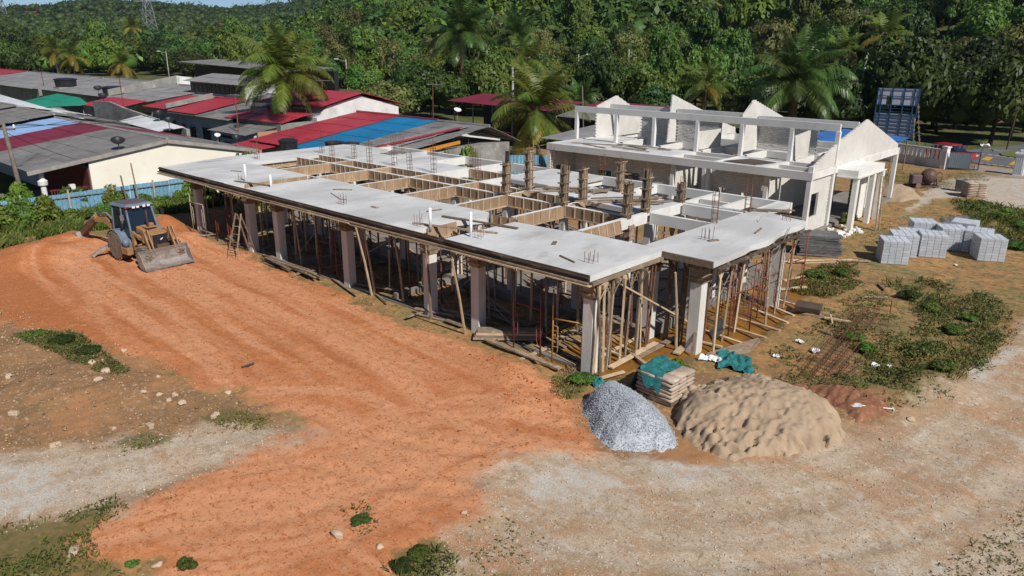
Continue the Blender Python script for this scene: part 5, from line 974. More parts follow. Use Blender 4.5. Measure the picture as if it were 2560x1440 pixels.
# stones and rocks
M['stone']=mat('pale_stone',(.47,.37,.27),(.36,.26,.18),scale=5,rough=.9,bump=.4,objv=.2,isl=.3)
M['pebble']=mat('mixed_pebbles',(.56,.49,.41),(.42,.34,.26),scale=.7,rough=.9,bump=0,isl=.28,space='World')
M['rubble']=mat('rubble_stones',(.40,.27,.16),(.26,.165,.09),scale=.7,rough=.9,bump=0,isl=.4,space='World',c3=(.55,.46,.36),c3lo=.62,c3hi=.7)
M['clod']=mat('clay_clods',(.50,.18,.065),(.40,.14,.05),scale=1,rough=.95,bump=.3,isl=.25,space='World')
def scatter(poly,n,seed):
    r=np.random.default_rng(seed); P=np.array(poly); out=np.zeros((0,2))
    while len(out)<n:
        q=r.uniform(P.min(0),P.max(0),(n*3,2)); q=q[sdpoly(q[:,0],q[:,1],poly)>-.2]; out=np.concatenate([out,q])[:n]
    return out
def gzv(q):
    i=np.clip(np.searchsorted(xs,q[:,0]),1,nx-1); j=np.clip(np.searchsorted(ys,q[:,1]),1,ny-1); return gh[j*nx+i]
for poly,n,s0,s1,nm,m_,sd in ((PALE2,8000,.008,.036,'pebbles','pebble',1),(PALE1,1800,.010,.04,'pebbles','pebble',2),(BROWN,3500,.012,.07,'rubble_stones','rubble',3),(CLAY,3500,.010,.05,'clay_clods','clod',4),([(-0.59,-0.95),(0.30,-0.10),(2.28,-2.93),(-0.24,-2.81),(-4.18,-0.88),(-2.25,0.02)],700,.02,.06,'clay_clods','clod',5)):
    q=scatter(poly,n,sd); z=gzv(q); 
    k=(q[:,1]<12)&(q[:,0]<14)&(q[:,0]>-30); q,z=q[k],z[k]; sz=s0+(s1-s0)*RNG.random(len(q))**4; stones(np.column_stack([q,z+sz*.25]),sz,nm,M[m_])
def rock_mesh(seed):
    b=bmesh.new(); bmesh.ops.create_icosphere(b,subdivisions=2,radius=1); r=random.Random(seed)
    dirs=[Vector((r.uniform(-1,1),r.uniform(-1,1),r.uniform(-1,1))).normalized() for _ in range(9)]
    for v in b.verts:
        for d_ in dirs:
            e=v.co.dot(d_)-.62
            if e>0: v.co-=d_*e*.9
        v.co.z*=.7
    me=bpy.data.meshes.new('rock'); b.to_mesh(me); b.free(); me.materials.append(M['stone']); return me
RK=[rock_mesh(i) for i in range(4)]
for i,(p,s,lb) in enumerate([((0.91,-9.80),.16,'smooth pale boulder lying alone on the clay near the bottom edge'),((-10.70,-10.44),.13,'white stone on brown rubble below the green patch'),((-8.15,-9.23),.12,'whitest stone of the group at the edge of brown rubble'),((-8.34,-9.58),.1,'stone left of the whitest one at the rubble edge'),((-7.81,-9.54),.1,'squarish stone at the rubble edge, lower right'),((-8.69,-9.88),.09,'leftmost stone of the group at the rubble edge'),((-7.45,-9.34),.12,'rounded stone nearest the dark twigs'),((-9.68,-9.07),.09,'single stone above the group at the rubble edge'),((-7.15,-8.09),.1,'pale stone alone on the clay right of the rubble'),((-2.53,-13.76),.15,'orange clay lump at the left edge of the clay'),((-11.46,-9.94),.15,'white lump beside the green patch tip'),((-12.32,-10.07),.13,'stone under the green patch on the left'),((-7.36,-11.22),.08,'small stone on brown rubble'),((-0.93,-12.77),.1,'small white stone near the bottom left'),((3.70,-7.31),.07,'grey stone at the bottom of the gravel lane'),((8.22,4.00),.12,'flat pale stone beside the truck lane'),((7.94,2.45),.07,'small black lump beside the sand heap'),((-12.67,-8.94),.12,'pale slab at the right tip of the green patch'),((2.25,-7.42),.08,'orange clod at the edge of the gravel'),((1.83,-9.42),.09,'orange lump near the bottom middle')]):
    o=link('rock',RK[i%4],None,(*p,gz(*p)+s*.3),(0,0,i*1.3),(s*1.25,s,s)); tag(o,lb,'stone')
for i,(p,lb) in enumerate([((-6.73,-10.53),'broken white brick chunk on the brown rubble, the largest'),((-10.20,-12.81),'white brick at the far left of the rubble'),((-7.53,-12.59),'pale squarish block at the edge of the white track'),((-6.04,-9.04),'white brick lying in the small grass patch'),((-12.93,-12.23),'broken pale brick at the left edge below the green patch')]):
    tag(MB().box((0,0,.05),(.26,.13,.11),rz=i*.7).box((.06,.03,.10),(.12,.1,.06),rz=.3).build('brick_chunk',M['stone'],None,bevel=.012,loc=(*p,gz(*p))),lb,'brick')

# ---------------- village terraces ----------------
def roofmat(name,c1,c2,c3=None,pitch=7.,rough=.8,along='x',st=.5):
    m_=mat(name,c1,c2,scale=.5,rough=rough,bump=0,c3=c3,c3scale=1.3,objv=.10,space='World'); t=m_.node_tree; N=t.nodes
    w_=N.new('ShaderNodeTexWave'); w_.inputs['Scale'].default_value=pitch*.5; w_.wave_type='BANDS'; w_.bands_direction='X'; w_.inputs['Distortion'].default_value=.0
    ge=N.new('ShaderNodeNewGeometry'); t.links.new(ge.outputs['Position'],w_.inputs['Vector']); b=N.new('ShaderNodeBump'); b.inputs['Strength'].default_value=st; b.inputs['Distance'].default_value=.05
    t.links.new(w_.outputs['Fac'],b.inputs['Height']); t.links.new(b.outputs[0],N['Principled BSDF'].inputs['Normal']); return m_
M['asb']=roofmat('weathered_cement_roof',(.235,.225,.22),(.165,.16,.155),(.30,.285,.27)); M['asb2']=roofmat('lighter_cement_roof',(.30,.295,.30),(.23,.225,.23),(.20,.175,.16))
M['red']=roofmat('red_metal_roof',(.43,.045,.065),(.36,.038,.055),rough=.5); M['wine']=roofmat('wine_metal_roof',(.22,.026,.048),(.19,.024,.042),rough=.5); M['blue']=roofmat('blue_metal_roof',(.012,.20,.42),(.011,.18,.37),rough=.5)
M['sky']=roofmat('pale_blue_roof',(.33,.50,.78),(.29,.45,.72),rough=.5); M['green']=roofmat('green_metal_roof',(.02,.27,.17),(.02,.22,.14),rough=.5); M['white']=roofmat('white_metal_roof',(.72,.74,.76),(.6,.62,.63),rough=.5); M['bluetin']=roofmat('blue_tin_roof',(.06,.19,.52),(.05,.15,.42),rough=.5)
M['cream']=mat('cream_wall',(.84,.80,.70),(.77,.73,.62),scale=.6,rough=.9,bump=.05,c3=(.50,.47,.40),c3scale=.5,space='World',c3lo=.6,c3hi=.8); M['wwall']=mat('white_wall',(.70,.71,.70),(.55,.56,.55),scale=.7,rough=.9,bump=.05,c3=(.30,.29,.27),c3scale=.6,space='World',c3lo=.6,c3hi=.75)
M['bwall']=mat('pale_blue_wall',(.48,.56,.62),(.38,.44,.49),scale=.7,rough=.9,bump=.05,c3=(.25,.25,.25),space='World',c3lo=.62,c3hi=.78); M['gwall']=mat('grey_wall',(.30,.29,.27),(.20,.195,.18),scale=.7,rough=.9,bump=.1,c3=(.42,.40,.37),space='World')
M['winglass']=mat('window_dark',(.02,.025,.03),(.045,.05,.055),scale=2,rough=.25,bump=0); M['frame']=mat('window_frame',(.45,.46,.46),bump=0); M['doorwood']=mat('door_wood',(.22,.08,.035),(.16,.06,.03),scale=3,bump=.05); M['fascia']=mat('roof_fascia',(.36,.33,.31),(.25,.23,.22),scale=2,bump=.05); M['redwood']=mat('dark_red_wood',(.16,.03,.03),(.11,.025,.025),scale=3,bump=.05)
M['orange']=mat('orange_fascia',(.60,.24,.03),(.5,.2,.03),scale=2,bump=.05); M['rawbrick']=mat('raw_clay_brick',(.46,.27,.16),(.36,.20,.12),scale=5,rough=.9,bump=.3,isl=.2)
def HP(t,mb,name,m_,par=None,**k):
    o=mb.build(name,m_,par or t,**k); 
    if par is None: o.location=-Vector(t.location)
    return o
def roof(t,eL,eR,rR,rL,nu,nv,m_,th=.03,name='roof_sheet'):
    """roof plane split into overlapping sheets; corners: eave left/right, ridge right/left"""
    eL,eR,rR,rL=[Vector(v) for v in (eL,eR,rR,rL)]
    nrm=(eR-eL).cross(rL-eL).normalized(); nrm=nrm if nrm.z>0 else -nrm
    def P(u,v): return (eL.lerp(eR,u)).lerp(rL.lerp(rR,u),v)
    for i in range(nu):
        for j in range(nv):
            u0,u1=i/nu,(i+1)/nu; v0,v1=j/nv,(j+1)/nv; v1=min(1,v1+.015); o=nrm*(.004*(i%2)); lo=nrm*(.03*(j>0)); g=.0015
            q=[P(u0+g,v0)+o+lo,P(u1-g,v0)+o+lo,P(u1-g,v1)+o,P(u0+g,v1)+o]
            j_=nrm*random.uniform(0,.012)
            HP(t,MB().extr([p+j_ for p in q],-nrm*th),name,m_)
def openings(t,axis,c,face,lst,z0=0.):
    """windows/doors on a wall plane: (s0,s1,z0,z1,kind)"""
    for s0,s1,a,b,kd in lst:
        m_={'w':M['winglass'],'d':M['doorwood'],'o':M['black']}[kd]
        f=MB().bb(s0-.05,s1+.05,c-.03,c+.03,a-.05,b+.05) if axis=='y' else MB().bb(c-.03,c+.03,s0-.05,s1+.05,a-.05,b+.05)
        fo=HP(t,f,'window' if kd!='d' else 'door',M['frame'])
        n=max(1,int((s1-s0)/.7)) if kd=='w' else 1
        for k in range(n):
            q0,q1=s0+(s1-s0)*k/n+.02,s0+(s1-s0)*(k+1)/n-.02; o=.042*face
            (MB().bb(q0,q1,c+o-.008,c+o+.008,a,b) if axis=='y' else MB().bb(c+o-.008,c+o+.008,q0,q1,a,b)).build('pane' if kd!='d' else 'door_leaf',m_,fo)
# row 1, end house with the cream gable
RY,RZ,EZ,YF,YB=3.9,3.98,2.76,-4.45,10.3
def row1(x0,x1,label,mf,mbk,nu,dz=0.,wl='bwall'):
    t=thing('terrace_house',label,'house',((x0+x1)/2,3,0),0,'terrace houses in the front row')
    roof(t,(x0,YF,EZ+dz),(x1,YF,EZ+dz),(x1,RY,RZ+dz),(x0,RY,RZ+dz),nu,4,M[mf]); roof(t,(x0,YB,EZ+dz),(x1,YB,EZ+dz),(x1,RY+.02,RZ+dz),(x0,RY+.02,RZ+dz),nu,4,M[mbk])
    HP(t,MB().tube([(x0,RY,RZ+.03+dz),(x1,RY,RZ+.03+dz)],.10,6),'ridge_cap',M['fascia'])
    HP(t,MB().bb(x0+.02,x1-.35,-1.0,9.6,0,2.55+dz),'wall',M[wl]); return t
t=row1(-47.3,-37.7,'end terrace house with grey sheet roof and cream gable wall','asb','asb',7)
HP(t,MB().extr([(-38.04,-1.0,0),(-38.04,9.75,0),(-38.04,9.75,2.78),(-38.04,RY,3.84),(-38.04,-1.0,3.13)],(.12,0,0)),'gable_wall',M['cream'])
HP(t,MB().beam((-37.75,YF,EZ-.14),(-37.75,RY,RZ-.14),.06,.26),'verge_board',M['fascia']); HP(t,MB().beam((-37.75,YB,EZ-.14),(-37.75,RY,RZ-.14),.06,.26),'verge_board',M['fascia'])
HP(t,MB().bb(-47,-38.1,-1.08,-1.01,0,2.5),'porch_wall',M['redwood']); HP(t,MB().bb(-47.2,-38,-4.2,-1.1,0,.12),'porch_floor',M['plinth'])
HP(t,MB().lathe([(.26,0),(.26,.25),(.17,.32),(.15,1.7),(.26,1.8),(.28,2.05),(.18,2.12),(.12,2.2),(.12,2.75)],(-38.25,-3.6,0),14),'porch_column',M['whitec'],smooth=False)
for k in range(14): HP(t,MB().tube([(-38.3,-3.2+.16*k,.3),(-38.3,-3.2+.16*k,1.35)],.04,5),'baluster',M['redwood'])
HP(t,MB().bb(-38.36,-38.24,-3.3,-1.0,1.35,1.43),'porch_rail',M['redwood']); HP(t,MB().bb(-38.4,-38.1,-2.2,-1.9,0,1.65),'rail_post',M['whitec'])
HP(t,MB().bb(-38.03,-37.9,9.3,10.2,.2,1.9),'blue_panel',M['sky'])
row1(-53.5,-47.33,'terrace house with wine red roof beside the cream gabled one','wine','wine',6); row1(-59.6,-53.53,'terrace house with pale blue front roof','sky','asb',5); row1(-70,-59.63,'far terrace house of the front row with dull grey roof','asb','asb',6,.25)
row1(-84,-70.03,'last terrace house of the front row, partly under a white awning','asb','white',6,.4)
# row 2, right end
def house2(x0,x1,y0,y1,ry,ez,rz,label,mf,mbk,nu,nv=4,wl='wwall',gable=True,grp='terrace houses in the second row',front=()):
    t=thing('terrace_house',label,'house',((x0+x1)/2,ry,0),0,grp)
    roof(t,(x0,y0,ez),(x1,y0,ez),(x1,ry,rz),(x0,ry,rz),nu,nv,M[mf]); roof(t,(x0,y1,ez),(x1,y1,ez),(x1,ry+.02,rz),(x0,ry+.02,rz),nu,nv,M[mbk])
    HP(t,MB().tube([(x0,ry,rz+.03),(x1,ry,rz+.03)],.12,6),'ridge_cap',M[mbk]); xi=x1-.3
    if gable: HP(t,MB().extr([(x0+.2,y0+1,0),(x0+.2,y1-1,0),(x0+.2,y1-1,ez+.05),(x0+.2,ry,rz-.1),(x0+.2,y0+1,ez+.05)],(xi-x0-.2,0,0)),'wall',M[wl])
    else: HP(t,MB().bb(x0+.2,xi,y0+1,y1-1,0,ez),'wall',M[wl])
    openings(t,'y',y0+.96,-1,front); return t
t=house2(-32.3,-26.6,13.6,26.5,23,2.95,4.3,'end house of the second row with brown-grey roof and orange verge','asb','asb',5,5,wl='gwall',gable=False)
HP(t,MB().beam((-26.65,13.6,2.83),(-26.65,20,3.38),.06,.24),'verge_board',M['orange']); roof(t,(-30.,15.5,3.36),(-28.2,15.5,3.36),(-27.6,22,4.32),(-29.2,22,4.32),1,2,M['asb2'],name='patch_sheet')
HP(t,MB().extr([(-29.3,14.5,3.3),(-28.9,14.5,3.3),(-27.4,21,4.28),(-27.7,21,4.28)],(0,0,.05)),'patch_sheet',M['red'])
house2(-37.1,-32.33,12.6,31.5,23,2.75,4.36,'house with bright blue front roof in the second row','blue','wine',5,5); t=house2(-43,-37.13,12.4,31.5,23,2.8,4.40,'house with broad red front roof next to the bright blue one','red','red',6,5)
roof(t,(-43.6,10.6,2.45),(-39.,10.6,2.45),(-39.,13.5,2.75),(-43.6,13.5,2.75),4,1,M['red'])
# raised red-roofed white block behind the palm
t=thing('raised_house','white walled house with stepped red roofs behind the tall coconut palm','house',(-47,22,0))
HP(t,MB().extr([(-44.,19.5,0),(-44.,28.5,0),(-44.,28.5,4.6),(-44.,24.2,5.7),(-44.,20.6,4.9),(-44.,19.5,4.0)],(-8,0,0)),'wall',M['wwall'])
roof(t,(-53,18.6,4.95),(-43.6,19.8,4.95),(-43.6,24.2,5.95),(-53,24.2,5.95),6,2,M['red']); roof(t,(-53,29,4.75),(-43.6,29,4.75),(-43.6,24.22,5.95),(-53,24.22,5.95),6,2,M['red']); roof(t,(-53,15.6,3.75),(-44.2,16.2,3.75),(-44.2,19.4,4.4),(-53,19.4,4.4),6,2,M['red'])
openings(t,'y',19.46,-1,[(-52,-50.5,4.15,4.7,'w'),(-49.5,-48,4.15,4.7,'w'),(-47.5,-45.5,4.15,4.7,'w')]); HP(t,MB().bb(-52.5,-44.4,16.2,19.4,0,3.7),'wall',M['gwall'])
t=house2(-51.5,-45,13.2,20,17,2.9,3.5,'low grey house with pierced white porch and raw brick side','asb','asb',4,2,wl='bwall',front=[(-50.6,-48.2,.2,1.9,'w'),(-47.5,-46.2,.2,2.0,'o')])
HP(t,MB().bb(-45.2,-45.02,14.4,18,0,3.1),'brick_side',M['rawbrick'])
for k in range(10): HP(t,MB().box((-50.8+.33*k,14.12,2.35),(.2,.05,.22)),'vent_block',M['winglass'])
t=house2(-64,-51.6,15.2,31,24,3.55,5.15,'wide grey roofed house in the middle of the second row','asb','asb',8,4,wl='bwall',front=[(-63.,-62.2,.3,2.4,'d'),(-61.2,-60.,.9,2.3,'w'),(-58.6,-57.,.9,2.4,'w'),(-55.5,-54,.3,2.4,'o')])
# monitor roof on the ridge
t2=thing('roof_monitor','long raised clerestory with slatted dark windows on the grey roofs','clerestory',(-63,24,5)); roof(t2,(-72.5,21.0,6.2),(-59.4,21.0,6.1),(-59.4,24.6,6.8),(-72.5,24.6,6.9),6,2,M['asb2']); HP(t2,MB().bb(-72,-59.8,21.6,25,4.4,6.15),'wall',M['wwall'])
for k in range(12): HP(t2,MB().bb(-71.8+1.0*k,-70.98+1.0*k,21.52,21.59,5.0,6.0),'louvre',M['winglass'])
t=house2(-70.5,-64.03,15.4,31,24,3.75,5.25,'house with red sheet patch above pale blue walls','asb2','asb',5,4,wl='bwall',front=[(-69.6,-68.6,.6,2.6,'w'),(-67.9,-66.4,.6,2.8,'w'),(-65.6,-64.7,.2,2.6,'o')])
roof(t,(-70.3,15.3,3.80),(-64.2,15.3,3.80),(-64.2,20.6,4.75),(-70.3,20.6,4.75),5,1,M['red'],name='patch_sheet'); HP(t,MB().extr([(-64.3,15.2,3.9),(-64.3,20.2,4.7),(-64.3,20.2,5.2),(-64.3,15.2,4.35)],(.25,0,0)),'parapet',M['gwall'])
t=house2(-64.1,-58.,15.25,20.6,20.5,3.70,4.75,'second red patch lean-to beside the raised clerestory','red','red',4,1,wl='bwall'); 
house2(-81.5,-70.53,16,32,24.5,4.2,5.3,'grey roofed house with a satellite dish on its red awning','asb2','asb',7,4,wl='wwall',front=[(-80,-78.5,.4,2.8,'w'),(-77,-75.5,.4,2.8,'o'),(-74,-72.5,.4,2.8,'w')])
t=thing('awning','red sheet awning under the grey roof with a satellite dish','awning',(-75,14,0)); roof(t,(-80.5,12.6,3.55),(-70.8,12.6,3.6),(-70.8,16.2,4.25),(-80.5,16.2,4.25),6,1,M['red']); 
for x in (-80,-76,-71.2): HP(t,MB().tube([(x,12.8,0),(x,12.8,3.6)],.05,6),'post',M['gwall'])
t=thing('green_awning','small green pitched roof shed between the terraces','shed',(-84,12.5,0)); roof(t,(-90,9.3,3.5),(-82.,9.3,3.35),(-82.5,13.5,4.15),(-90,13.5,4.3),5,2,M['green']); roof(t,(-82.,9.3,3.35),(-79.6,12.5,3.5),(-79.6,13.2,3.7),(-82.5,13.5,4.15),2,1,M['green']); HP(t,MB().bb(-89,-81,10,13.2,0,3.3),'wall',M['gwall'])
house2(-112,-81.6,17,37,27,3.95,5.15,'long grey roof at the far left with a water tank on it','asb2','asb2',12,4,wl='gwall',front=[(-108,-105,.3,3,'o'),(-100,-97,.5,3,'w')])
t=thing('ridge_wall','broken pale parapet wall crossing the far grey roofs','parapet wall',(-82,24,0)); HP(t,MB().extr([(-81.7,16.2,4.3),(-81.7,24.3,5.5),(-81.7,24.3,6.4),(-81.7,16.2,5.0)],(.3,0,0)),'wall',M['gwall']); HP(t,MB().extr([(-81.7,24.3,5.3),(-81.7,31,4.6),(-81.7,31,5.4),(-81.7,24.3,6.4)],(.3,0,0)),'wall',M['wwall'])
house2(-150,-113,17,37,27,3.85,5.15,'farthest grey terrace roof with a red strip at its left','asb2','asb2',12,4,wl='gwall'); house2(-172,-150.1,17,37,27,4.,5.2,'red roofed house at the far left of the terraces','red','red',6,3,wl='gwall')
t=thing('white_awning','long white curved awning at the left edge beside the pole','awning',(-78,6,0)); roof(t,(-92,3.2,4.0),(-66.5,3.9,3.3),(-66.5,7.,3.7),(-92,7.5,4.5),8,1,M['white']); HP(t,MB().extr([(-92,3.3,0),(-66.6,4.0,0),(-66.6,4.0,3.25),(-92,3.3,3.95)],(0,.1,0)),'panel_wall',M['white'])
t=thing('lane_wall','stained pale block wall running between the two terraces','wall',(-62,12,0)); HP(t,MB().extr([(-75,12.2,0),(-52,11.6,0),(-52,11.6,3.0),(-66,11.9,4.0),(-70,12,4.4),(-75,12.2,4.2)],(0,.3,0)),'wall',M['gwall']); 
t=thing('clear_awning','pale translucent sheet awning over the lane between the terraces','awning',(-56,11,0)); roof(t,(-62,9.8,3.15),(-53,9.6,2.9),(-52.5,11.7,3.15),(-61.5,11.7,3.6),5,1,M['white'])
# sheds behind the second row
t=thing('shed','open dark shed with long red roof behind the blue roofed house','shed',(-43,46,0)); roof(t,(-52,42,4.1),(-35,40,4.0),(-35,46,4.6),(-52,48,4.7),7,1,M['wine']); 
for x in np.linspace(-51,-36,6): HP(t,MB().tube([(x,42.3,0),(x,42.3,4.1)],.07,6),'post',M['gwall'])
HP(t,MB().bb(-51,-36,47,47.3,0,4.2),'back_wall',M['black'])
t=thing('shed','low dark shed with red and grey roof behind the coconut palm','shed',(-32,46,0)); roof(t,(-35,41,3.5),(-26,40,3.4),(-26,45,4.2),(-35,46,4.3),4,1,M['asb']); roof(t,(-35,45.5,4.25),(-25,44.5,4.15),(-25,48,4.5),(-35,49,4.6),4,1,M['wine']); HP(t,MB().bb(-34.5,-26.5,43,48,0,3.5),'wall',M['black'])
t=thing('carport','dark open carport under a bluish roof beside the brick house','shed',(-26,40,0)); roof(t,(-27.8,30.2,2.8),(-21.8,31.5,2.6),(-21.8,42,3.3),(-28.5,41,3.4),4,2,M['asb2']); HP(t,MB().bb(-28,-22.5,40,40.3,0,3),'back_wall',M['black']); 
for x,y in ((-27.5,31),(-22.2,32),(-22.2,40)): HP(t,MB().tube([(x,y,0),(x,y,2.7)],.06,6),'post',M['gwall'])
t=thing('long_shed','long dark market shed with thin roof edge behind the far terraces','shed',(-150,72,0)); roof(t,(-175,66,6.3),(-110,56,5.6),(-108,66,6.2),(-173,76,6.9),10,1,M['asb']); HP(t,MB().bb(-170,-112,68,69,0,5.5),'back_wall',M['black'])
t=thing('blue_tin_shed','open shed with bright blue corrugated roof behind the brick house','shed',(-10.5,53,0)); A_=[(-13.72,51.26),(-12.21,55.81),(-5.94,53.45),(-5.74,48.80),(-11.40,46.96)]; roof(t,(*A_[4],2.45),(*A_[3],2.45),(*A_[2],2.75),(*A_[1],2.9),7,2,M['bluetin'])
roof(t,(*A_[4],2.47),(*A_[4],2.45),(*A_[1],2.9),(*A_[0],2.7),2,1,M['bluetin'])
for q in (A_[3],A_[2],A_[4],((A_[3][0]+A_[4][0])/2,(A_[3][1]+A_[4][1])/2)): HP(t,MB().tube([(q[0]-.1,q[1]+.15,0),(q[0]-.1,q[1]+.15,2.5)],.06,6),'post',M['oldwood'])
HP(t,MB().bb(-11,-7.2,50.2,50.7,.55,.62).bb(-9.4,-9.3,50.3,50.6,0,.55).bb(-8.0,-7.9,50.3,50.6,0,.55),'bench',M['oldwood'])
for p,sz,lb,mw,mr in [((482.81,-238.07),(9,7,4),'small house with pink walls and grey roof among the hillside trees',(.55,.22,.17),'asb'),((493.74,-159.88),(8,7,4.5),'small blue and white house among trees at the far left',(.35,.5,.62),'asb'),((-900.33,243.69),(14,6,3),'dark open-fronted shop beneath the trees at the far left',(.20,.06,.05),'wine'),((1167.88,-310.30),(9,7,4),'red roofed cottage at the left edge among trees',(.4,.2,.15),'red'),((-75.38,214.23),(14,9,5),'brown roofed house half hidden in the forest at upper right',(.3,.2,.15),'wine')]:
    z=hz(*p); t=thing('hillside_house',lb,'house',(p[0],p[1],z)); rzv=math.radians(35)
    t.rotation_euler=(0,0,rzv); mw_=mat('house_paint',mw,bump=0); MB().bb(-sz[0]/2,sz[0]/2,-sz[1]/2,sz[1]/2,-3,sz[2]).build('wall',mw_,t)
    for s in (-1,1): MB().extr([(-sz[0]/2-.6,s*(sz[1]/2+.7),sz[2]-.25),(sz[0]/2+.6,s*(sz[1]/2+.7),sz[2]-.25),(sz[0]/2+.6,0,sz[2]+1.7),(-sz[0]/2-.6,0,sz[2]+1.7)],(0,0,.1)).build('roof',M[mr],t)
    for k in (-1,1): MB().bb(k*sz[0]*.25-.6,k*sz[0]*.25+.6,-sz[1]/2-.03,-sz[1]/2,1,2.4).build('window',M['winglass'],t)
# dishes, tanks, aerials on the roofs
def dish(x,y,z,r,label,m_='black'):
    r*=.68; t=thing('satellite_dish',label,'satellite dish',(x,y,z),.6); b=MB().lathe([(.02,.0),(r*.5,.05),(r*.85,.16),(r,.24),(r*.85,.18),(r*.5,.07),(.02,.02)],n=20); o=b.build('reflector',M[m_],t,True); o.location=(0,0,.45); o.rotation_euler=(.35,.3,0)
    MB().tube([(0,0,-.3),(0,0,.46)],.03,6).build('mast',M['steel'],t); MB().beam((0,.1,.5),(.25,-.15,.95),.02,.02).build('feed_arm',M['steel'],t)
dish(-37.9,.9,3.5,.62,'dark satellite dish at the verge of the cream gabled house'); dish(-38.2,7.6,3.3,.3,'small white dish on the back slope of the cream gabled house','pvc'); dish(-38.6,9.2,3.0,.5,'flat dark dish low on the back slope near the water tank'); dish(-75.5,13.5,4.1,.7,'dark satellite dish on the red awning'); dish(-81,15,4.6,.7,'dark satellite dish at the edge of the far grey roof'); dish(-52.,10.2,3.3,.6,'dark dish above the second wine red roof'); dish(-57,11.5,3.5,.6,'dark dish beside the pale lean-to awning'); dish(-37.5,30,3.9,.5,'white dish behind the ridge of the blue roof','pvc')
def tank(x,y,z,r,h,label):
    t=thing('water_tank',label,'water tank',(x,y,z)); MB().lathe([(r,0),(r*1.05,h*.75),(r*1.12,h*.78),(r*1.12,h*.9),(r*.7,h),(.1,h*1.03)],n=16).build('tank_body',M['black'],t); MB().bb(-r,r,-r,r,-.35,-.002).build('stand',M['fascia'],t)
tank(-36.2,11.9,2.5,.62,1.0,'black water tank behind the shrub at the base of the palm'); tank(-32.6,13.4,2.95,.62,.55,'low black tank on the blue roof edge'); tank(-31.4,13.9,3.0,.6,.5,'second low black tank on the blue roof edge'); tank(-106,19.5,4.3,1.3,1.2,'large black tank box on the long far grey roof'); tank(-85.5,18.2,4.1,1.1,1.1,'black tank beside the broken parapet wall')
def aerial(x,y,z0,h,label,m_='rust'):
    t=thing('aerial_mast',label,'aerial',(x,y,z0)); MB().tube([(0,0,0),(.05,0,h)],.05,6).build('mast',M[m_],t); b=MB().tube([(-.7,0,h-.1),(.7,.3,h-.1)],.02,4)
    for k in range(6): b.tube([(-.6+.22*k,-.3+.07*k,h-.1),(-.6+.22*k,.45+.07*k,h-.1)],.012,4)
    b.build('antenna',M['steel'],t)
aerial(*(-47.06,13.80),2.5,3.6,'leaning rusty mast in front of the pierced porch house'); aerial(*(-68.84,12.97),3.,3.8,'tall thin mast with box rising from the red awning'); aerial(*(-114.02,19.00),3,3.2,'thin mast at the left by the big dark tank'); aerial(*(-43.76,20.07),6.,1.2,'flat aerial on the stepped red roof'); aerial(*(-44.11,32.92),2.,4.5,'thin leaning mast behind the second row ridge')
# ---------------- boundary fence, gate wall, sign ----------------
M['fence']=mat('pale_blue_sheet',(.19,.38,.50),(.15,.31,.42),scale=2,rough=.6,bump=.05,c3=(.10,.22,.31),objv=.12)
t=thing('sheet_fence','pale blue corrugated sheet fence overgrown with plants at the left','fence',(-36.8,-2,0))
def corr(a,b,z0,z1):
    a,b=Vector(a),Vector(b); d=b-a; L=d.length; d/=L; n=Vector((-d.y,d.x)); N_=int(L/.06); P=[a+d*(L*i/N_)+n*(.02*(1 if (i//2)%2 else -1)) for i in range(N_+1)]
    m_=MB(); m_.add([(p.x,p.y,z0) for p in P]+[(p.x,p.y,z1) for p in P],[(i,i+1,N_+2+i,N_+1+i) for i in range(N_)]); return m_
for k in range(14):
    y=-13+1.25*k; HP(t,corr((-36.8+random.uniform(-.02,.02),y),(-36.8+random.uniform(-.02,.02),y+1.24),-.1,1.30+.012*k+random.uniform(-.03,.03)),'fence_sheet',M['fence'])
for k in range(8): HP(t,MB().box((-36.7,-12.8+2.5*k,.75),(.09,.09,1.7)),'fence_post',M['palepaint'])
HP(t,MB().beam((-36.72,-13,1.08),(-36.72,4.4,1.2),.04,.05),'rail',M['steel'])
t=thing('sheet_fence','teal blue sheet fence with rail behind the beam grid by the palm','fence',(-24,27,0)); 
for k in range(9): HP(t,corr((-28+.75*k,24.6+.75*k),(-27.26+.75*k,25.34+.75*k),0,1.9),'fence_sheet',M['fence'])
HP(t,MB().beam((-27.9,24.5,1.2),(-21.3,31.1,1.2),.05,.06),'rail',M['steel'])
for a_,b_,h,lb in (((-41.35,2.64),0,2.6,'tall thin bamboo pole standing before the blue fence'),((-42.89,2.62),0,1.9,'shorter bamboo pole standing before the blue fence')): tag(MB().tube([(-35.9,.9 if h>2 else .2,0),(-36.1,.8 if h>2 else .1,h+.3)],.045,6).build('pole',M['oldwood']),lb,'pole')
gw=thing('gate_wall','low white boundary wall with slotted panels and pillars by the road','wall',(-5,57.5,0))
a=Vector((-8.6,58.6)); b=Vector((-3.6,56.6)); d=(b-a).normalized(); n=Vector((-d.y,d.x)); az_=math.atan2(d.y,d.x)
def gwb(s,w_,dpt,z0,z1,name,m_='wwall'):
    c_=a+d*s; HP(gw,MB().box((c_.x,c_.y,(z0+z1)/2),(w_,dpt,z1-z0),rz=az_),name,M[m_])
L=(b-a).length
for s0,s1 in ((-3.2,-.25),(.25,L-.3)):
    gwb((s0+s1)/2,s1-s0,.16,0,.75,'wall_base'); gwb((s0+s1)/2,s1-s0,.22,1.55,1.68,'coping'); k=s0+.12
    while k<s1: gwb(k,.2,.14,.752,1.548,'baluster','pvc'); k+=.42
for s in (0,L,-3.4): gwb(s,.46,.42,0,1.85,'pillar','pvc'); gwb(s,.58,.54,1.852,1.95,'pillar_cap','pvc')
for k in range(3): gwb(L-.12+.12*k,.05,.44,.3,1.5,'pillar_fluting','bwall')
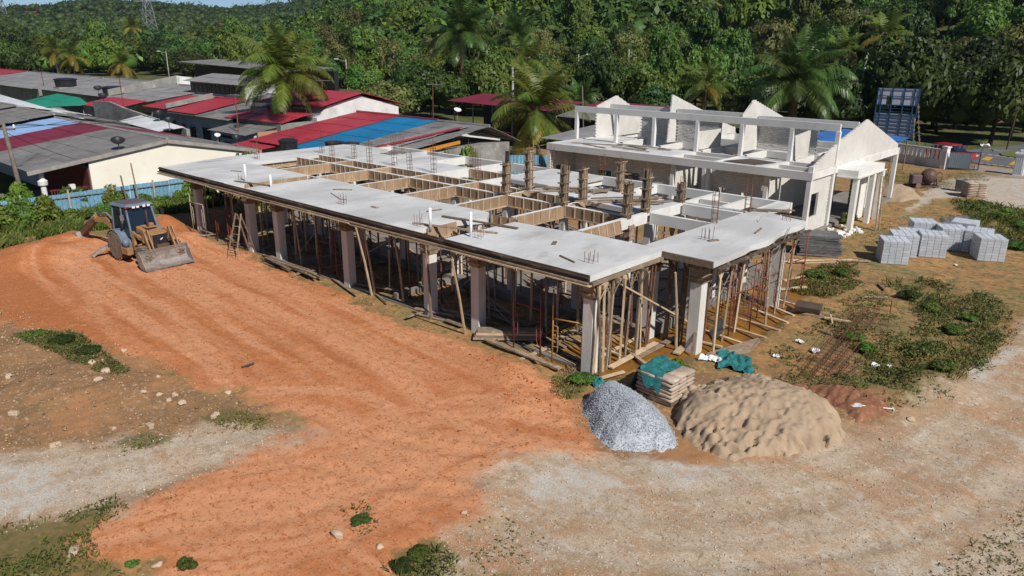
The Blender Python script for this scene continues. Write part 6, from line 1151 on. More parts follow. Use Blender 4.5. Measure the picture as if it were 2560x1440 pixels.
t=thing('metal_gate','dark blue-grey barred metal gate swung open beside the white pillar','gate',(-2.6,56.5,0)); 
for k in range(17): HP(t,MB().tube([(-3.2+.13*k,56.35+.03*k,.1),(-3.2+.13*k,56.35+.03*k,1.62)],.022,5),'bar',M['bluegrey'])
HP(t,MB().beam((-3.25,56.34,.15),(-1.0,56.86,.15),.05,.06).beam((-3.25,56.34,1.6),(-1.0,56.86,1.6),.05,.06).beam((-1.0,56.86,.1),(-1.0,56.86,1.65),.06,.06),'gate_frame',M['black']); HP(t,MB().extr([(-3.2,56.4,.2),(-1.6,56.76,.2),(-1.6,56.76,1.5),(-3.2,56.4,1.5)],(0,.02,0)),'gate_panel',M['bwall'])
HP(t,MB().tube([(-1.0,56.86,1.6),(-.95,56.86,2.3)],.02,5),'post_tip',M['black'])
t=thing('gate_pillar','white fluted gate pillar at the right edge beyond the drive','pillar',(1.9,56.9,0)); HP(t,MB().bb(1.6,2.3,56.6,57.3,0,1.8),'pillar',M['pvc']); HP(t,MB().bb(1.5,2.4,56.5,57.4,1.802,1.92),'pillar_cap',M['pvc']); HP(t,MB().bb(2.3,5,56.85,57.05,0,1.5),'side_wall',M['wwall'])
for k in range(4): HP(t,MB().bb(1.68+.15*k,1.73+.15*k,56.575,56.6,.2,1.6),'pillar_fluting',M['bwall'])
# notice board seen from behind
M['signframe']=mat('blue_sign_frame',(.025,.075,.17),(.02,.055,.12),scale=3,rough=.5,bump=0); M['signback']=mat('pale_sign_back',(.62,.68,.78),(.54,.60,.70),scale=1,rough=.6,bump=.05,objv=.1,transl=.35)
t=thing('notice_board','tall blue framed notice board seen from behind at the roadside','sign',(*(-10.28,63.93),0),.12); W_=3.7; ZT=6.35
for k,x in enumerate((-1.85,-1.45,-.5,.55,1.45,1.85)): MB().bb(x-.05,x+.05,-.06,.06,0 if k in (1,4) else 1.5,ZT).build('upright',M['signframe'],t)
zc=[1.6,2.0,2.35,2.7,3.05,3.4,3.75,3.95,4.75,5.6,ZT]
for i,z in enumerate(zc):
    MB().bb(-1.9,1.9,-.085,-.03,z-.04,z+.04).build('cross_rail',M['signframe'],t)
    if i+1<len(zc) and not (zc[i]==3.95):
        for x0,x1 in ((-1.8,-1.5),(-1.4,-.55),(-.45,.5),(.6,1.4),(1.5,1.8)):
            if i==8 and x0==-1.4: x1=-1.0
            MB().bb(x0,x1,.03,.05,z+.04,zc[i+1]-.04).build('back_panel',M['signback'],t)
for i,z in enumerate((4.1,4.4)): MB().bb(-1.4,1.4,-.02,.0,z,z+.05).build('cross_rail',M['signframe'],t)
# bunting
FC=[mat('flag_'+n_,c_,bump=0,rough=.7) for n_,c_ in (('yellow',(.62,.55,.05)),('pink',(.55,.25,.25)),('blue',(.22,.42,.62)),('green',(.08,.42,.30)))]
def bunting(a,b,n,label,sag=.3):
    a,b=Vector(a),Vector(b); t=thing('bunting',label,'bunting',a,0,'strings of small flags by the gate'); P=[(b-a)*(i/20)+Vector((0,0,-sag*4*(i/20)*(1-i/20))) for i in range(21)]; MB().tube(P,.012,4).build('string',M['palepaint'],t)
    for k in range(n):
        p=P[int(20*(k+.5)/n)]; MB().extr([(p.x-.13,p.y,p.z),(p.x+.13,p.y,p.z),(p.x+.02,p.y+.05,p.z-.32)],(0,.01,0)).build('flag',FC[(k*3)%4],t)
bx,by=(-10.28,63.93); 
bunting((bx+1.9,by+.2,5.0),(-6.0,57.6,1.75),9,'string of small flags from the notice board, the upper one'); bunting((bx+1.8,by+.1,3.7),(-6.6,57.9,1.75),7,'string of small flags from the notice board, the lower one'); bunting((-8.2,58.5,2.1),(-1.,56.9,2.25),14,'string of small flags along the top of the gate wall',.25); bunting((1.9,57,2.0),(-.95,56.9,2.3),2,'short string of flags at the gate opening')
cloth('plastic_bag','pale bag tied to the gate post tip',(-.8,56.9),(.7,.5),M['pvc'],77,None,.25,.4,'plastic bag',2.15); cloth('plastic_bag','teal bag tied on the right gate pillar',(2.0,57),(.5,.4),M['signback'],79,None,.22,.4,'plastic bag',1.95)
# cars
def car(p,rz,paint,label,van=False,z=0):
    t=thing('parked_car',label,'car',(p[0],p[1],z),rz); L,Wd=(4.3,1.75); 
    prof=[(-2.1,.35),(2.1,.35),(2.15,.7),(1.9,.88),(1.0,.98),(-1.9,1.0),(-2.12,.8)] if not van else [(-2.1,.35),(2.1,.35),(2.15,.9),(1.6,1.05),(-2.05,1.05),(-2.12,.8)]
    MB().extr([(x,-Wd/2,z_) for x,z_ in prof],(0,Wd,0)).build('body',paint,t,bevel=.04)
    cb_=[(-1.7,.98),(1.1,.96),(.45,1.5),(-1.2,1.52)] if not van else [(-2.0,1.04),(1.6,1.04),(1.0,1.85),(-1.95,1.85)]
    MB().extr([(x,-Wd/2+.1,z_) for x,z_ in cb_],(0,Wd-.2,0)).build('windows',M['glassdark'],t); top=max(z_ for _,z_ in cb_); rx=[x for x,z_ in cb_ if z_>top-.1]
    MB().bb(min(rx)-.08,max(rx)+.05,-Wd/2+.13,Wd/2-.13,top-.02,top+.06).build('roof',paint,t,bevel=.02)
    for x in (-1.35,1.35):
        for y in (-.8,.8): MB().lathe([(.05,-.1),(.32,-.1),(.32,.1),(.05,.1)],(x,y,.32),14,'Y').build('wheel',M['rubber'],t)
    for y in (-.6,.6): MB().box((2.13,y,.72),(.06,.3,.14)).build('headlight',M['lamp'],t)
pr=mat('red_car_paint',(.45,.015,.025),rough=.25,bump=0,spec=.6); pw=mat('white_car_paint',(.75,.76,.78),rough=.25,bump=0,spec=.6); pm_=mat('maroon_car_paint',(.16,.02,.04),rough=.3,bump=0,spec=.6); pb=mat('grey_car_paint',(.25,.27,.30),rough=.3,bump=0,spec=.6)
car((-4.40,61.99),-.35,pr,'bright red car on the road behind the gate wall',False,.06); car((-335.06,79.51),.7,pw,'white van at the far left behind the grey roofs',True,.4); car((-349.18,78.15),.7,pm_,'maroon vehicle left of the white van',True,.5); car((-697.29,189.73),.3,pb,'grey and white car on the far road by the dark shop',True,hz(*(-697.29,189.73))+.4); car((-366.24,96.93),.3,pb,'dark car beside the yellow palm at the far left',False,.4)
# ---------------- poles and wires ----------------
M['polec']=mat('concrete_pole',(.42,.41,.385),(.33,.32,.30),scale=2,bump=.05); M['poled']=mat('dark_timber_pole',(.20,.17,.14),(.12,.10,.085),scale=2,bump=.1)
def pole(p,h,label,m_='polec',r=.13,lamp=0,lean=(0,0),cross=False,z=None):
    z=hz(*p) if z is None else z; t=thing('utility_pole' if not lamp else 'street_lamp',label,'pole' if not lamp else 'street lamp',(p[0],p[1],z-.2)); MB().tube([(0,0,0),(lean[0],lean[1],h+.2)],[r,r*.62],8).build('pole',M[m_],t,True)
    if lamp:
        MB().tube([(lean[0],lean[1],h-.3),(lean[0]+lamp*.74*1.6,lean[1]+lamp*.67*1.6,h+.15)],.05,6).build('arm',M['steel'],t); MB().box((lean[0]+lamp*.74*2.0,lean[1]+lamp*.67*2.0,h+.2),(.9,.35,.16),rz=YAW).build('lamp_head',M['pvc'],t,bevel=.05)
    if cross: MB().box((lean[0],lean[1],h-.15),(1.2,.1,.1),rz=.8).build('cross_arm',M['poled'],t); [MB().lathe([(.05,0),(.07,.12),(.03,.2)],(lean[0]+s*.4,lean[1]+s*.41,h-.08),8).build('insulator',M['pvc'],t) for s in (-1,0,1)]
    return Vector((p[0]+lean[0],p[1]+lean[1],z+h))
q0=pole((-37.4,-4.9),5.6,'weathered dark utility pole at the left in front of the grey roof','poled',.16,0,(-.35,-.25),True)
P_={}
P_['a']=pole((-19.47,80.27),9.6,'tall leaning concrete pole behind the right gable',r=.2,lean=(.35,.3)); P_['b']=pole((-4.35,89.73),8.6,'pale concrete pole at the far right near the forest edge',r=.2,lean=(.35,.35))
P_['c']=pole((-44,44.5),7.9,'white pole rising before the dark shed left of the palm',r=.17); P_['d']=pole((-71.96,108.05),9.8,'thin grey pole against the forest left of the brick gables',r=.17); P_['e']=pole((-71.57,97.14),7.8,'short white pole against the forest, near the lamp',r=.15); P_['f']=pole((-86.10,110.56),8.8,'street lamp on a tall pole in front of the forest middle',r=.15,lamp=1); P_['g']=pole((-122.85,78.60),7.5,'street lamp at the road bend right of the main palm',r=.14,lamp=-1); P_['h']=pole((-195.08,97.59),6.5,'pale pole beside the blue bus shelter by the road',r=.16,lamp=-.5); pole((-372.06,87.65),11,'white leaning lamp pole at the far left','pvc',.22,lamp=.6,lean=(-1.2,-1.)); pole((-202.49,75.62),8.5,'street lamp by the road near the dark round tree',r=.16,lamp=-1); pole((-2195.84,1005.23),11,'thin pole beside the pink hillside house',r=.2); pole((-404.68,88.13),8,'slim pole at the left edge',r=.15); pole((-207.56,164.02),9,'grey pole among the trees above the red roofs',r=.16)
pole((-2.29,76.05),5.5,'thin dark rusty post on the traffic island','rust',.06,lean=(.3,.2)); pole((-31,40.6),6.5,'thin leaning pole left of the dark shed','poled',.08,lean=(-.5,0))
def wire(a,b,label,sag=.5,r=.018):
    a,b=Vector(a),Vector(b); MBp=MB().tube([a.lerp(b,i/14)-Vector((0,0,sag*4*(i/14)*(1-i/14))) for i in range(15)],r,4,False); tag(MBp.build('power_line',M['black']),label,'power line')
for k in range(3): wire(q0+Vector((.2*k,.2*k,-.15*k)),Vector((-52-k*8,10+k,4.6)),('upper','middle','lower')[k]+' wire from the left pole across the grey roof',.5,.016)
wire(q0,(-33,-9,1.5),'stay wire slanting down from the left pole',.05,.014); wire(q0+Vector((0,0,-.5)),(-38,-1,2.9),'service wire from the left pole to the cream gabled house',.15,.014)
for k in range(3): wire(P_['a']-Vector((0,0,.4+.6*k)),P_['b']-Vector((0,0,1.3+.7*k)),('top','middle','bottom')[k]+' wire between the two poles at the right',.8,.025)
for k in range(2): wire(P_['d']-Vector((0,0,.3+.7*k)),P_['a']-Vector((0,0,.5+.7*k)),('top','bottom')[k]+' wire from the thin grey pole to the leaning pole',.9,.025)
t=thing('bus_shelter','small shelter with pale blue flat roof beside the road','shelter',(*(-280.27,141.88),hz(*(-280.27,141.88)))); MB().bb(-3.5,3.5,-1.4,1.4,2.6,2.8).build('roof',M['sky'],t)
for x in (-3,3): MB().tube([(x,0,0),(x,0,2.6)],.08,6).build('post',M['polec'],t)
# lattice masts on the far ridge
def pylon(p,h,label,z):
    t=thing('lattice_pylon',label,'pylon',(p[0],p[1],z)); b=MB()
    for s in (-1,1):
        for q in (-1,1): b.beam((s*h*.11,q*h*.11,0),(s*h*.015,q*h*.015,h),.5,.5)
    for k in range(7):
        w0=h*.11*(1-k/7)+.8; w1=h*.11*(1-(k+1)/7)+.8; z0,z1=h*k/7,h*(k+1)/7
        for e in ((-1,-1,1,-1),(1,-1,1,1),(1,1,-1,1),(-1,1,-1,-1)): b.beam((e[0]*w0,e[1]*w0,z0),(e[2]*w1,e[3]*w1,z1),.3,.3).beam((e[2]*w0,e[3]*w0,z0),(e[0]*w1,e[1]*w1,z1),.3,.3)
    for k in range(3): b.beam((-h*.16,-h*.14,h*(.7+.12*k)),(h*.16,h*.14,h*(.7+.12*k)),.6,.8)
    b.build('lattice',M['steel'],t)
def ray(u,v_,dist):
    """point on a bearing through the view, at a ground distance"""
    dx,dy=u; k=dist/math.hypot(dx-12.45,dy+17.05); return (12.45+(dx-12.45)*k,-17.05+(dy+17.05)*k)
p=ray((-225.35,81.72),0,760); pylon(p,52,'steel lattice pylon on the distant green ridge',hz(*p)-2); p=ray((-250.05,49.52),0,900); pylon(p,60,'faint lattice pylon at the far left skyline',hz(*p)-2)

# ---------------- vegetation ----------------
L_=leafmat
M['leaf_dark']=L_('dark_foliage',(.028,.060,.016),(.058,.098,.022),(.10,.145,.028),objval=.5)
M['leaf_mid']=L_('green_foliage',(.062,.12,.022),(.10,.155,.028),(.15,.185,.034),objval=.4)
M['leaf_light']=L_('light_foliage',(.10,.185,.022),(.14,.20,.03),(.17,.22,.03),objval=.25)
M['leaf_olive']=L_('olive_foliage',(.11,.13,.034),(.15,.14,.042),(.08,.12,.026),objval=.4)
M['frond']=L_('palm_frond',(.10,.155,.030),(.145,.19,.032),(.19,.21,.035),objval=.25,rough=.38,isl=.3)
M['frondold']=L_('old_palm_frond',(.26,.20,.03),(.20,.17,.03),(.14,.14,.03),objval=.2,rough=.45,isl=.3)
M['frondoil']=L_('oil_palm_frond',(.06,.115,.03),(.08,.14,.036),(.12,.165,.04),objval=.25,rough=.35,isl=.35)
M['grass']=L_('grass_blades',(.10,.14,.026),(.115,.155,.03),(.22,.19,.06),objval=.05,isl=.5,scale=2.5); M['grassdk']=L_('weed_leaves',(.095,.118,.028),(.11,.125,.032),(.22,.185,.065),objval=.05,isl=.5,scale=2.5)
M['bark']=mat('pale_bark',(.30,.26,.21),(.20,.17,.14),scale=2,bump=.2,objv=.3); M['barkdk']=mat('dark_bark',(.07,.055,.04),(.045,.035,.03),scale=2,bump=.2); M['palmtrunk']=mat('palm_trunk',(.22,.19,.16),(.14,.12,.10),scale=1,bump=.4,bscale=6,stretch=(.3,.3,6)); M['deadfrond']=mat('dry_frond_stubs',(.16,.10,.055),(.10,.065,.04),scale=4,bump=.3)
def leaf_cloud(r,cent,rad,n,size,aspect=.55,shell=.75,up_=.25,droop=.0):
    """n leaf quads scattered over clumps; returns V,F"""
    k=r.choice(len(cent),n,p=rad**2/np.sum(rad**2)); d=r.normal(size=(n,3)); d/=np.linalg.norm(d,axis=1)[:,None]; d[:,2]=np.where(d[:,2]<-.35,-d[:,2]*.6,d[:,2])
    rr=rad[k]*(shell+(1.06-shell)*r.random(n)**.6); p=cent[k]+d*rr[:,None]*np.array([1,1,.82])
    nr=d+r.normal(0,.45,(n,3)); nr[:,2]+=up_; nr/=np.linalg.norm(nr,axis=1)[:,None]
    a=np.cross(nr,r.normal(size=(n,3))); a/=np.linalg.norm(a,axis=1)[:,None]; b=np.cross(nr,a); s=size*r.uniform(.6,1.35,n)[:,None]
    V=np.stack([p-a*s-b*s*aspect*.3,p-b*s*aspect,p+a*s,p+b*s*aspect],1); F=np.arange(n*4).reshape(n,4); return V.reshape(-1,3),F
def sphere_core(cent,rad,sc=.74):
    b=bmesh.new(); bmesh.ops.create_icosphere(b,subdivisions=1,radius=1); U=np.array([v.co for v in b.verts]); Fq=np.array([[v.index for v in f.verts] for f in b.faces]); b.free()
    V=(U[None]*rad[:,None,None]*sc*np.array([1,1,.8])+cent[:,None,:]); F=(Fq[None]+len(U)*np.arange(len(cent))[:,None,None]).reshape(-1,3); return V.reshape(-1,3),F
def crown_mesh(seed,m_,n=3800,size=.055,nc=16,h=.85,core=True,spread=.62,rlo=.26,rhi=.44,flat=1.):
    r=np.random.default_rng(seed); d=r.normal(size=(nc,3)); d/=np.linalg.norm(d,axis=1)[:,None]; d[:,2]=np.abs(d[:,2])*1.2-.35
    cent=d*spread*r.uniform(.55,1.,nc)[:,None]; cent[:,2]=cent[:,2]*h*flat+.5; cent[0]=(0,0,.55); rad=r.uniform(rlo,rhi,nc)
    V,F=leaf_cloud(r,cent,rad,n,size)
    if core:
        V2,F2=sphere_core(cent,rad); F2=np.column_stack([F2,F2[:,0]])
        # core faces as thin quads (tri with a repeated corner is avoided by splitting the edge)
        tri=F2[:,:3]+len(V); mid=(V2[F2[:,0]]+V2[F2[:,2]])/2; mi=len(V)+len(V2)+np.arange(len(tri)); Fq=np.column_stack([tri[:,0],tri[:,1],tri[:,2],mi]); V=np.concatenate([V,V2,mid]); F=np.concatenate([F,Fq])
    return mesh_np('crown',V,F,m_)
CR={'dark':[crown_mesh(i,M['leaf_dark'],4200,.045,18) for i in (1,2,3)],'mid':[crown_mesh(i,M['leaf_mid'],4200,.048,15+i%3) for i in (11,12,13)],'light':[crown_mesh(i,M['leaf_light'],3600,.045,15) for i in (21,22)],'olive':[crown_mesh(i,M['leaf_olive'],3600,.042,17) for i in (31,32)],
 'tall':[crown_mesh(i,M['leaf_mid'],3000,.05,16,1.5,spread=.5,rlo=.2,rhi=.34) for i in (41,42)],'open':[crown_mesh(51,M['leaf_olive'],1500,.05,13,1.1,core=False,spread=.7,rlo=.16,rhi=.28),crown_mesh(52,M['leaf_mid'],1700,.05,14,1.1,core=False,spread=.7,rlo=.16,rhi=.28)]}
def trunk_mesh(seed,m_,limbs=5,bare=False):
    r=random.Random(seed); b=MB(); b.tube([(0,0,-.08),(.01,.01,.35),(.02,-.01,.75)],[.04,.03,.022],7)
    for k in range(limbs):
        a=2*PI*k/limbs+r.uniform(-.5,.5); z=r.uniform(.4,.75); q=r.uniform(.3,.6); e=(math.cos(a)*q,math.sin(a)*q,z+r.uniform(.25,.6)); b.tube([(0.015,0,z),(e[0]*.5,e[1]*.5,z+(e[2]-z)*.4),e],[.018,.012,.006],5)
        if bare: b.tube([(e[0]*.5,e[1]*.5,z+(e[2]-z)*.4),(e[0]*.4+.1*math.sin(a),e[1]*.9,e[2]+.2)],[.01,.004],4)
    return b.mesh('trunk',m_,True)
TK=[trunk_mesh(1,M['barkdk']),trunk_mesh(2,M['barkdk']),trunk_mesh(3,M['bark'],6,True)]
def tree(x,y,z,R,Hc,trunkh,kind,label,group=None,name='tree',var=None,cat='tree'):
    """R crown radius, Hc crown height, trunkh clear trunk height"""
    t=thing(name,label,cat,(x,y,z),random.uniform(0,6.28),group); me=CR[kind][random.randrange(len(CR[kind])) if var is None else var]
    link('trunk',TK[2] if kind in ('open','tall') else TK[random.randrange(2)],t,(0,0,0),None,(R*1.1,R*1.1,(trunkh+Hc*.62)/1.1))
    link('crown',me,t,(0,0,trunkh),None,(R,R*random.uniform(.88,1.1),Hc/1.25)); return t
# forest slopes: nearest rows tree by tree
KL={'dark':'dark green broad-crowned tree','mid':'mid green round-crowned tree','light':'bright yellow-green leafy tree','olive':'olive brown-green tree','tall':'tall narrow green tree','open':'thin-crowned tree with pale bare branches'}
def zone(b): return 'far left' if b>22 else 'left of centre' if b>8 else 'mid picture' if b>-8 else 'right of centre' if b>-22 else 'far right'
placed=[]
def ok(x,y,d):
    for a,b,c in placed:
        if (a-x)**2+(b-y)**2<((c+d)*.5)**2: return False
    return True
LMK=[((716,200),'main coconut palm'),((1347,310),'palm with orange nuts'),((1157,75),'dark drooping oil palm'),((1310,140),'slender coconut palm'),((1975,200),'great oil palm'),((1757,200),'palm behind the third gable'),((2145,230),'leaning concrete pole'),((2235,290),'notice board'),((2540,250),'far right pole'),((1535,245),'first brick gable'),((1690,240),'second brick gable'),((1888,255),'third brick gable'),((2163,290),'right brick gable'),((1160,240),'white pole'),((1567,180),'thin grey pole'),((1450,170),'mid forest lamp'),((870,190),'road bend lamp'),((640,160),'bus shelter'),((485,165),'dark round tree'),((310,150),'low yellow palm'),((185,130),'far left yellow palm'),((70,130),'far left lamp'),((485,90),'pink hillside house'),((2060,80),'brown forest roof'),((960,235),'yellowish feathery tree'),((345,40),'skyline palm'),((420,60),'second skyline palm'),((2400,380),'gate wall'),((1080,240),'dark shed roof'),((2560,20),'top right corner'),((1850,20),'upper right edge'),((1500,10),'top edge centre'),((1000,10),'top left-centre edge'),((700,20),'edge over the main palm'),((2200,20),'edge over the notice board')]
def where(x,y,z):
    p=Vector((x,y,z))-CP; q=(p.dot(r2),p.dot(u2),p.dot(fw)); u=1280+1844.45*q[0]/q[2]; v=720-1844.45*q[1]/q[2]
    (lu,lv),nm=min(LMK,key=lambda k:(k[0][0]-u)**2+(k[0][1]-v)**2); du,dv=u-lu,v-lv; d=math.hypot(du,dv)
    if d<28: return 'right at the '+nm
    h='right' if du>0 else 'left'; w_='above' if dv<0 else 'below'
    r_='%s of'%h if abs(du)>2.2*abs(dv) else w_ if abs(dv)>2.2*abs(du) else '%s and %s of'%(w_,h)
    return ('close ' if d<80 else 'farther ' if d>160 else '')+r_+' the '+nm
def place_forest(blo,bhi,rlo,rhi,n,Rlo,Rhi,kinds,row,tries=60):
    for k in range(n):
        for q in range(tries):
            b=random.uniform(blo,bhi); r0=float(np.interp(b,[-60,-36,-10,5,15,24,36,60],[118,125,165,180,215,300,420,420])); r=random.uniform(rlo,rhi); a=math.radians(132.5+b); x,y=12.45+r*math.cos(a),-17.05+r*math.sin(a)
            R=random.uniform(Rlo,Rhi)
            if ok(x,y,R*1.25): break
        else: continue
        placed.append((x,y,R*1.25)); kd=random.choice(kinds); z=hz(x,y)-.3
        Hc=R*random.uniform(1.5,2.0)*(1.4 if kd=='tall' else 1); th=random.uniform(.1,.8)+(2.5 if kd in('open','tall') and 'front' not in row else 0)
        tree(x,y,z,R,Hc,th,kd,KL[kd]+', '+where(x,y,z+th+Hc*.6),'forest trees '+kd+' '+where(x,y,z+th+Hc*.6))
KM=['dark','dark','mid','mid','mid','light','olive','tall']; KR=['dark','dark','dark','mid','mid','olive','tall']; KB=['mid','dark','light','light','dark','dark','olive','tall']
place_forest(-36,-21,98,118,20,4.8,6.6,['dark','dark','dark','mid','olive'],'in the front row')
place_forest(-21,-6,112,134,17,4.2,5.8,KR,'in the front row'); place_forest(-6,8,112,150,20,3.8,5.2,KM,'in the front row')
place_forest(-36,-15,122,152,34,4.5,6.2,KR,'in the second row'); place_forest(-15,8,136,172,34,4.4,6.0,KM,'in the second row')
place_forest(-36,-5,155,205,44,5.0,6.8,KR+['open','light'],'high on the slope'); place_forest(-5,9,170,225,24,5.0,6.6,KM+['open'],'high on the slope')
place_forest(8,20,190,235,20,4.8,7.0,KB,'in the front row'); place_forest(8,20,238,320,26,6.0,9.0,KB+['open'],'in the second row'); place_forest(20,36,285,345,26,6.0,9.0,KB+['open'],'in the front row'); place_forest(20,36,345,440,26,8,11,KB,'in the second row')
print('forest trees',len(placed))
# the woods beyond: nobody could count these
def far_wood(name,blo,bhi,rlo,rhi,n,R0,R1,m_,seed,leaves=46):
    r=np.random.default_rng(seed); b=r.uniform(blo,bhi,n); rr=np.sqrt(r.uniform(rlo**2,rhi**2,n)); a=np.radians(132.5+b); x=12.45+rr*np.cos(a); y=-17.05+rr*np.sin(a); R=r.uniform(R0,R1,n); z=hill(x,y)+R*.75
    V=[];F=[];off=0
    cent=np.stack([x,y,z],1); V1,F1=sphere_core(cent,R*r.uniform(.9,1.1,n),.60 if rlo<500 else .8)
    mid=(V1[F1[:,0]]+V1[F1[:,2]])/2; mi=len(V1)+np.arange(len(F1)); Fq=np.column_stack([F1,mi]); V1=np.concatenate([V1,mid])
    c2=np.repeat(cent,3,0)+r.normal(0,1,(n*3,3))*np.repeat(R,3)[:,None]*.35; V2,F2=leaf_cloud(r,c2,np.repeat(R,3)*.72,n*leaves,float(R.mean())*.2)
    o=link(name,mesh_np(name,np.concatenate([V1,V2]),np.concatenate([Fq,F2+len(V1)]),m_)); return tag(o,kind='stuff')
far_wood('hillside_wood',-38,10,200,300,230,4.5,7,M['leaf_dark'],1,110); far_wood('hillside_wood',-38,10,200,300,130,4.5,7,M['leaf_mid'],11,110); far_wood('hillside_wood',-38,10,200,300,50,4.5,7,M['leaf_light'],13,110); far_wood('hillside_wood',4,37,300,560,420,4.5,8,M['leaf_dark'],2,60); far_wood('hillside_wood',4,37,300,560,260,4.5,7,M['leaf_mid'],12,60); far_wood('hillside_wood',5,37,330,640,150,4.5,7,M['leaf_light'],4,50)
far_wood('distant_wood',4,37,560,900,1700,4,6.5,M['leaf_dark'],3,24); far_wood('distant_wood',3,38,850,1250,2600,4,6.5,M['leaf_dark'],5,18)
# named single trees
def pt(u,r): return ray(u,0,r)
for p,R,Hc,th,kd,lb in [((-205.74,83.99),8.2,10,.6,'dark','dense dark round tree standing alone at the road bend'),((-405.20,135.61),6.8,10.5,1.5,'light','bright green full tree behind the yellow palms'),((-1028.04,327.94),7.,9.5,1,'mid','green tree between the far left palms and the bright one'),((-64.85,43.21),4.6,5.6,1.2,'olive','yellowish feathery tree right of the stepped red roofs'),((-67.70,53.57),6.,7.6,1.,'dark','broad dark tree behind the dark shed'),((-86.31,80.70),5.4,6.6,1.2,'mid','leafy green tree right of the broad dark one'),((-39.15,66.50),4.3,5.4,1.,'dark','dark glossy tree just behind the second brick gable'),((-85.28,84.92),4,4,.4,'light','pale leafy shrub tree above the shed roofs'),((-110.56,73.16),5.0,6.2,1.,'mid','green tree beside the road bend lamp'),((-56.53,78.17),5.2,6.0,1.,'dark','dark tree behind the palm with orange nuts'),((-30.41,72.19),4.5,5.5,.8,'mid','low green tree between the gables and the big oil palm'),((-356.49,77.50),7,8,1,'dark','dark tree at the far left beside the leaning lamp'),((-13.08,114.80),7.5,11,2,'dark','huge black-green tree behind the notice board'),((-14.75,97.38),6.0,9.5,1.2,'dark','dark tree just right of the notice board'),((-8.70,119.48),7.,12,2,'olive','lighter leafy tree at the right edge of the photo'),((-18.21,88.46),5.4,8,1,'mid','green tree left of the notice board'),((-338.20,168.93),6,7,1,'mid','tree beyond the shelter on the road'),((-274.27,150.73),7,9,1,'mid','green tree behind the main coconut palm'),((-208.92,130.20),6,8,1,'dark','dark tree right of the main coconut palm')]:
    tree(p[0],p[1],hz(*p)-.2,R*1.0,Hc,th,kd,lb)
p=(-71,-2.5); tree(-64,-2.,0,3.6,5.2,.6,'olive','dark olive tree at the left edge above the white awning')
# ---------------- palms ----------------
def frond_mesh(a0,droop,L,m_,seed,nl=44,lw=.0145,hang=.6,name='frond'):
    r=random.Random(seed); P=[];th=a0; x=z=0.; N_=14
    for i in range(N_+1):
        P.append((x,0,z,th)); x+=math.cos(th)*L/N_; z+=math.sin(th)*L/N_; th-=droop/N_*(.5+1.1*i/N_)
    b=MB(); b.tube([p[:3] for p in P],[.035*L/4.5*(1-i/N_*.85) for i in range(N_+1)],4)
    for k in range(nl):
        t=.14+.86*k/(nl-1); f=t*N_; i=min(int(f),N_-1); q=f-i; px=P[i][0]+(P[i+1][0]-P[i][0])*q; pz=P[i][2]+(P[i+1][2]-P[i][2])*q; th=P[i][3]
        ll=L*.24*(math.sin(PI*min(t*.93+.10,1))**.7)*r.uniform(.85,1.1)+.05
        for s in (-1,1):
            fw_=Vector((math.cos(th),0,math.sin(th))); dr=(fw_*.45+Vector((0,s*.9,0))+Vector((0,0,-hang*.45+r.uniform(-.12,.12)))).normalized(); wv=fw_*lw*L/2
            a=Vector((px,0,pz)); m1=a+dr*ll*.5; e=m1+(dr+Vector((0,0,-hang*.9))).normalized()*ll*.5
            b.add([a-wv,a+wv,m1+wv,m1-wv,e+wv*.2,e-wv*.2],[(0,1,2,3),(3,2,4,5)])
    return b.mesh(name,m_,recalc=False)
R_=math.radians
FC_={k:[frond_mesh(R_(a),R_(d),1.,m_,i) for i,(a,d) in enumerate(((82,50),(68,75),(52,95),(34,105)))] for k,m_ in (('g',M['frond']),)}
FC_['l']=[frond_mesh(R_(a),R_(d),1.,M['frond'],10+i,hang=.9) for i,(a,d) in enumerate(((14,95),(-8,70),(-30,50)))]; FC_['y']=[frond_mesh(R_(a),R_(d),1.,M['frondold'],20+i,hang=.9) for i,(a,d) in enumerate(((5,95),(-28,60)))]
FC_['o']=[frond_mesh(R_(a),R_(d),1.,M['frondoil'],30+i,nl=52,lw=.0125,hang=.8) for i,(a,d) in enumerate(((84,45),(66,80),(46,100),(22,100),(-8,75)))]
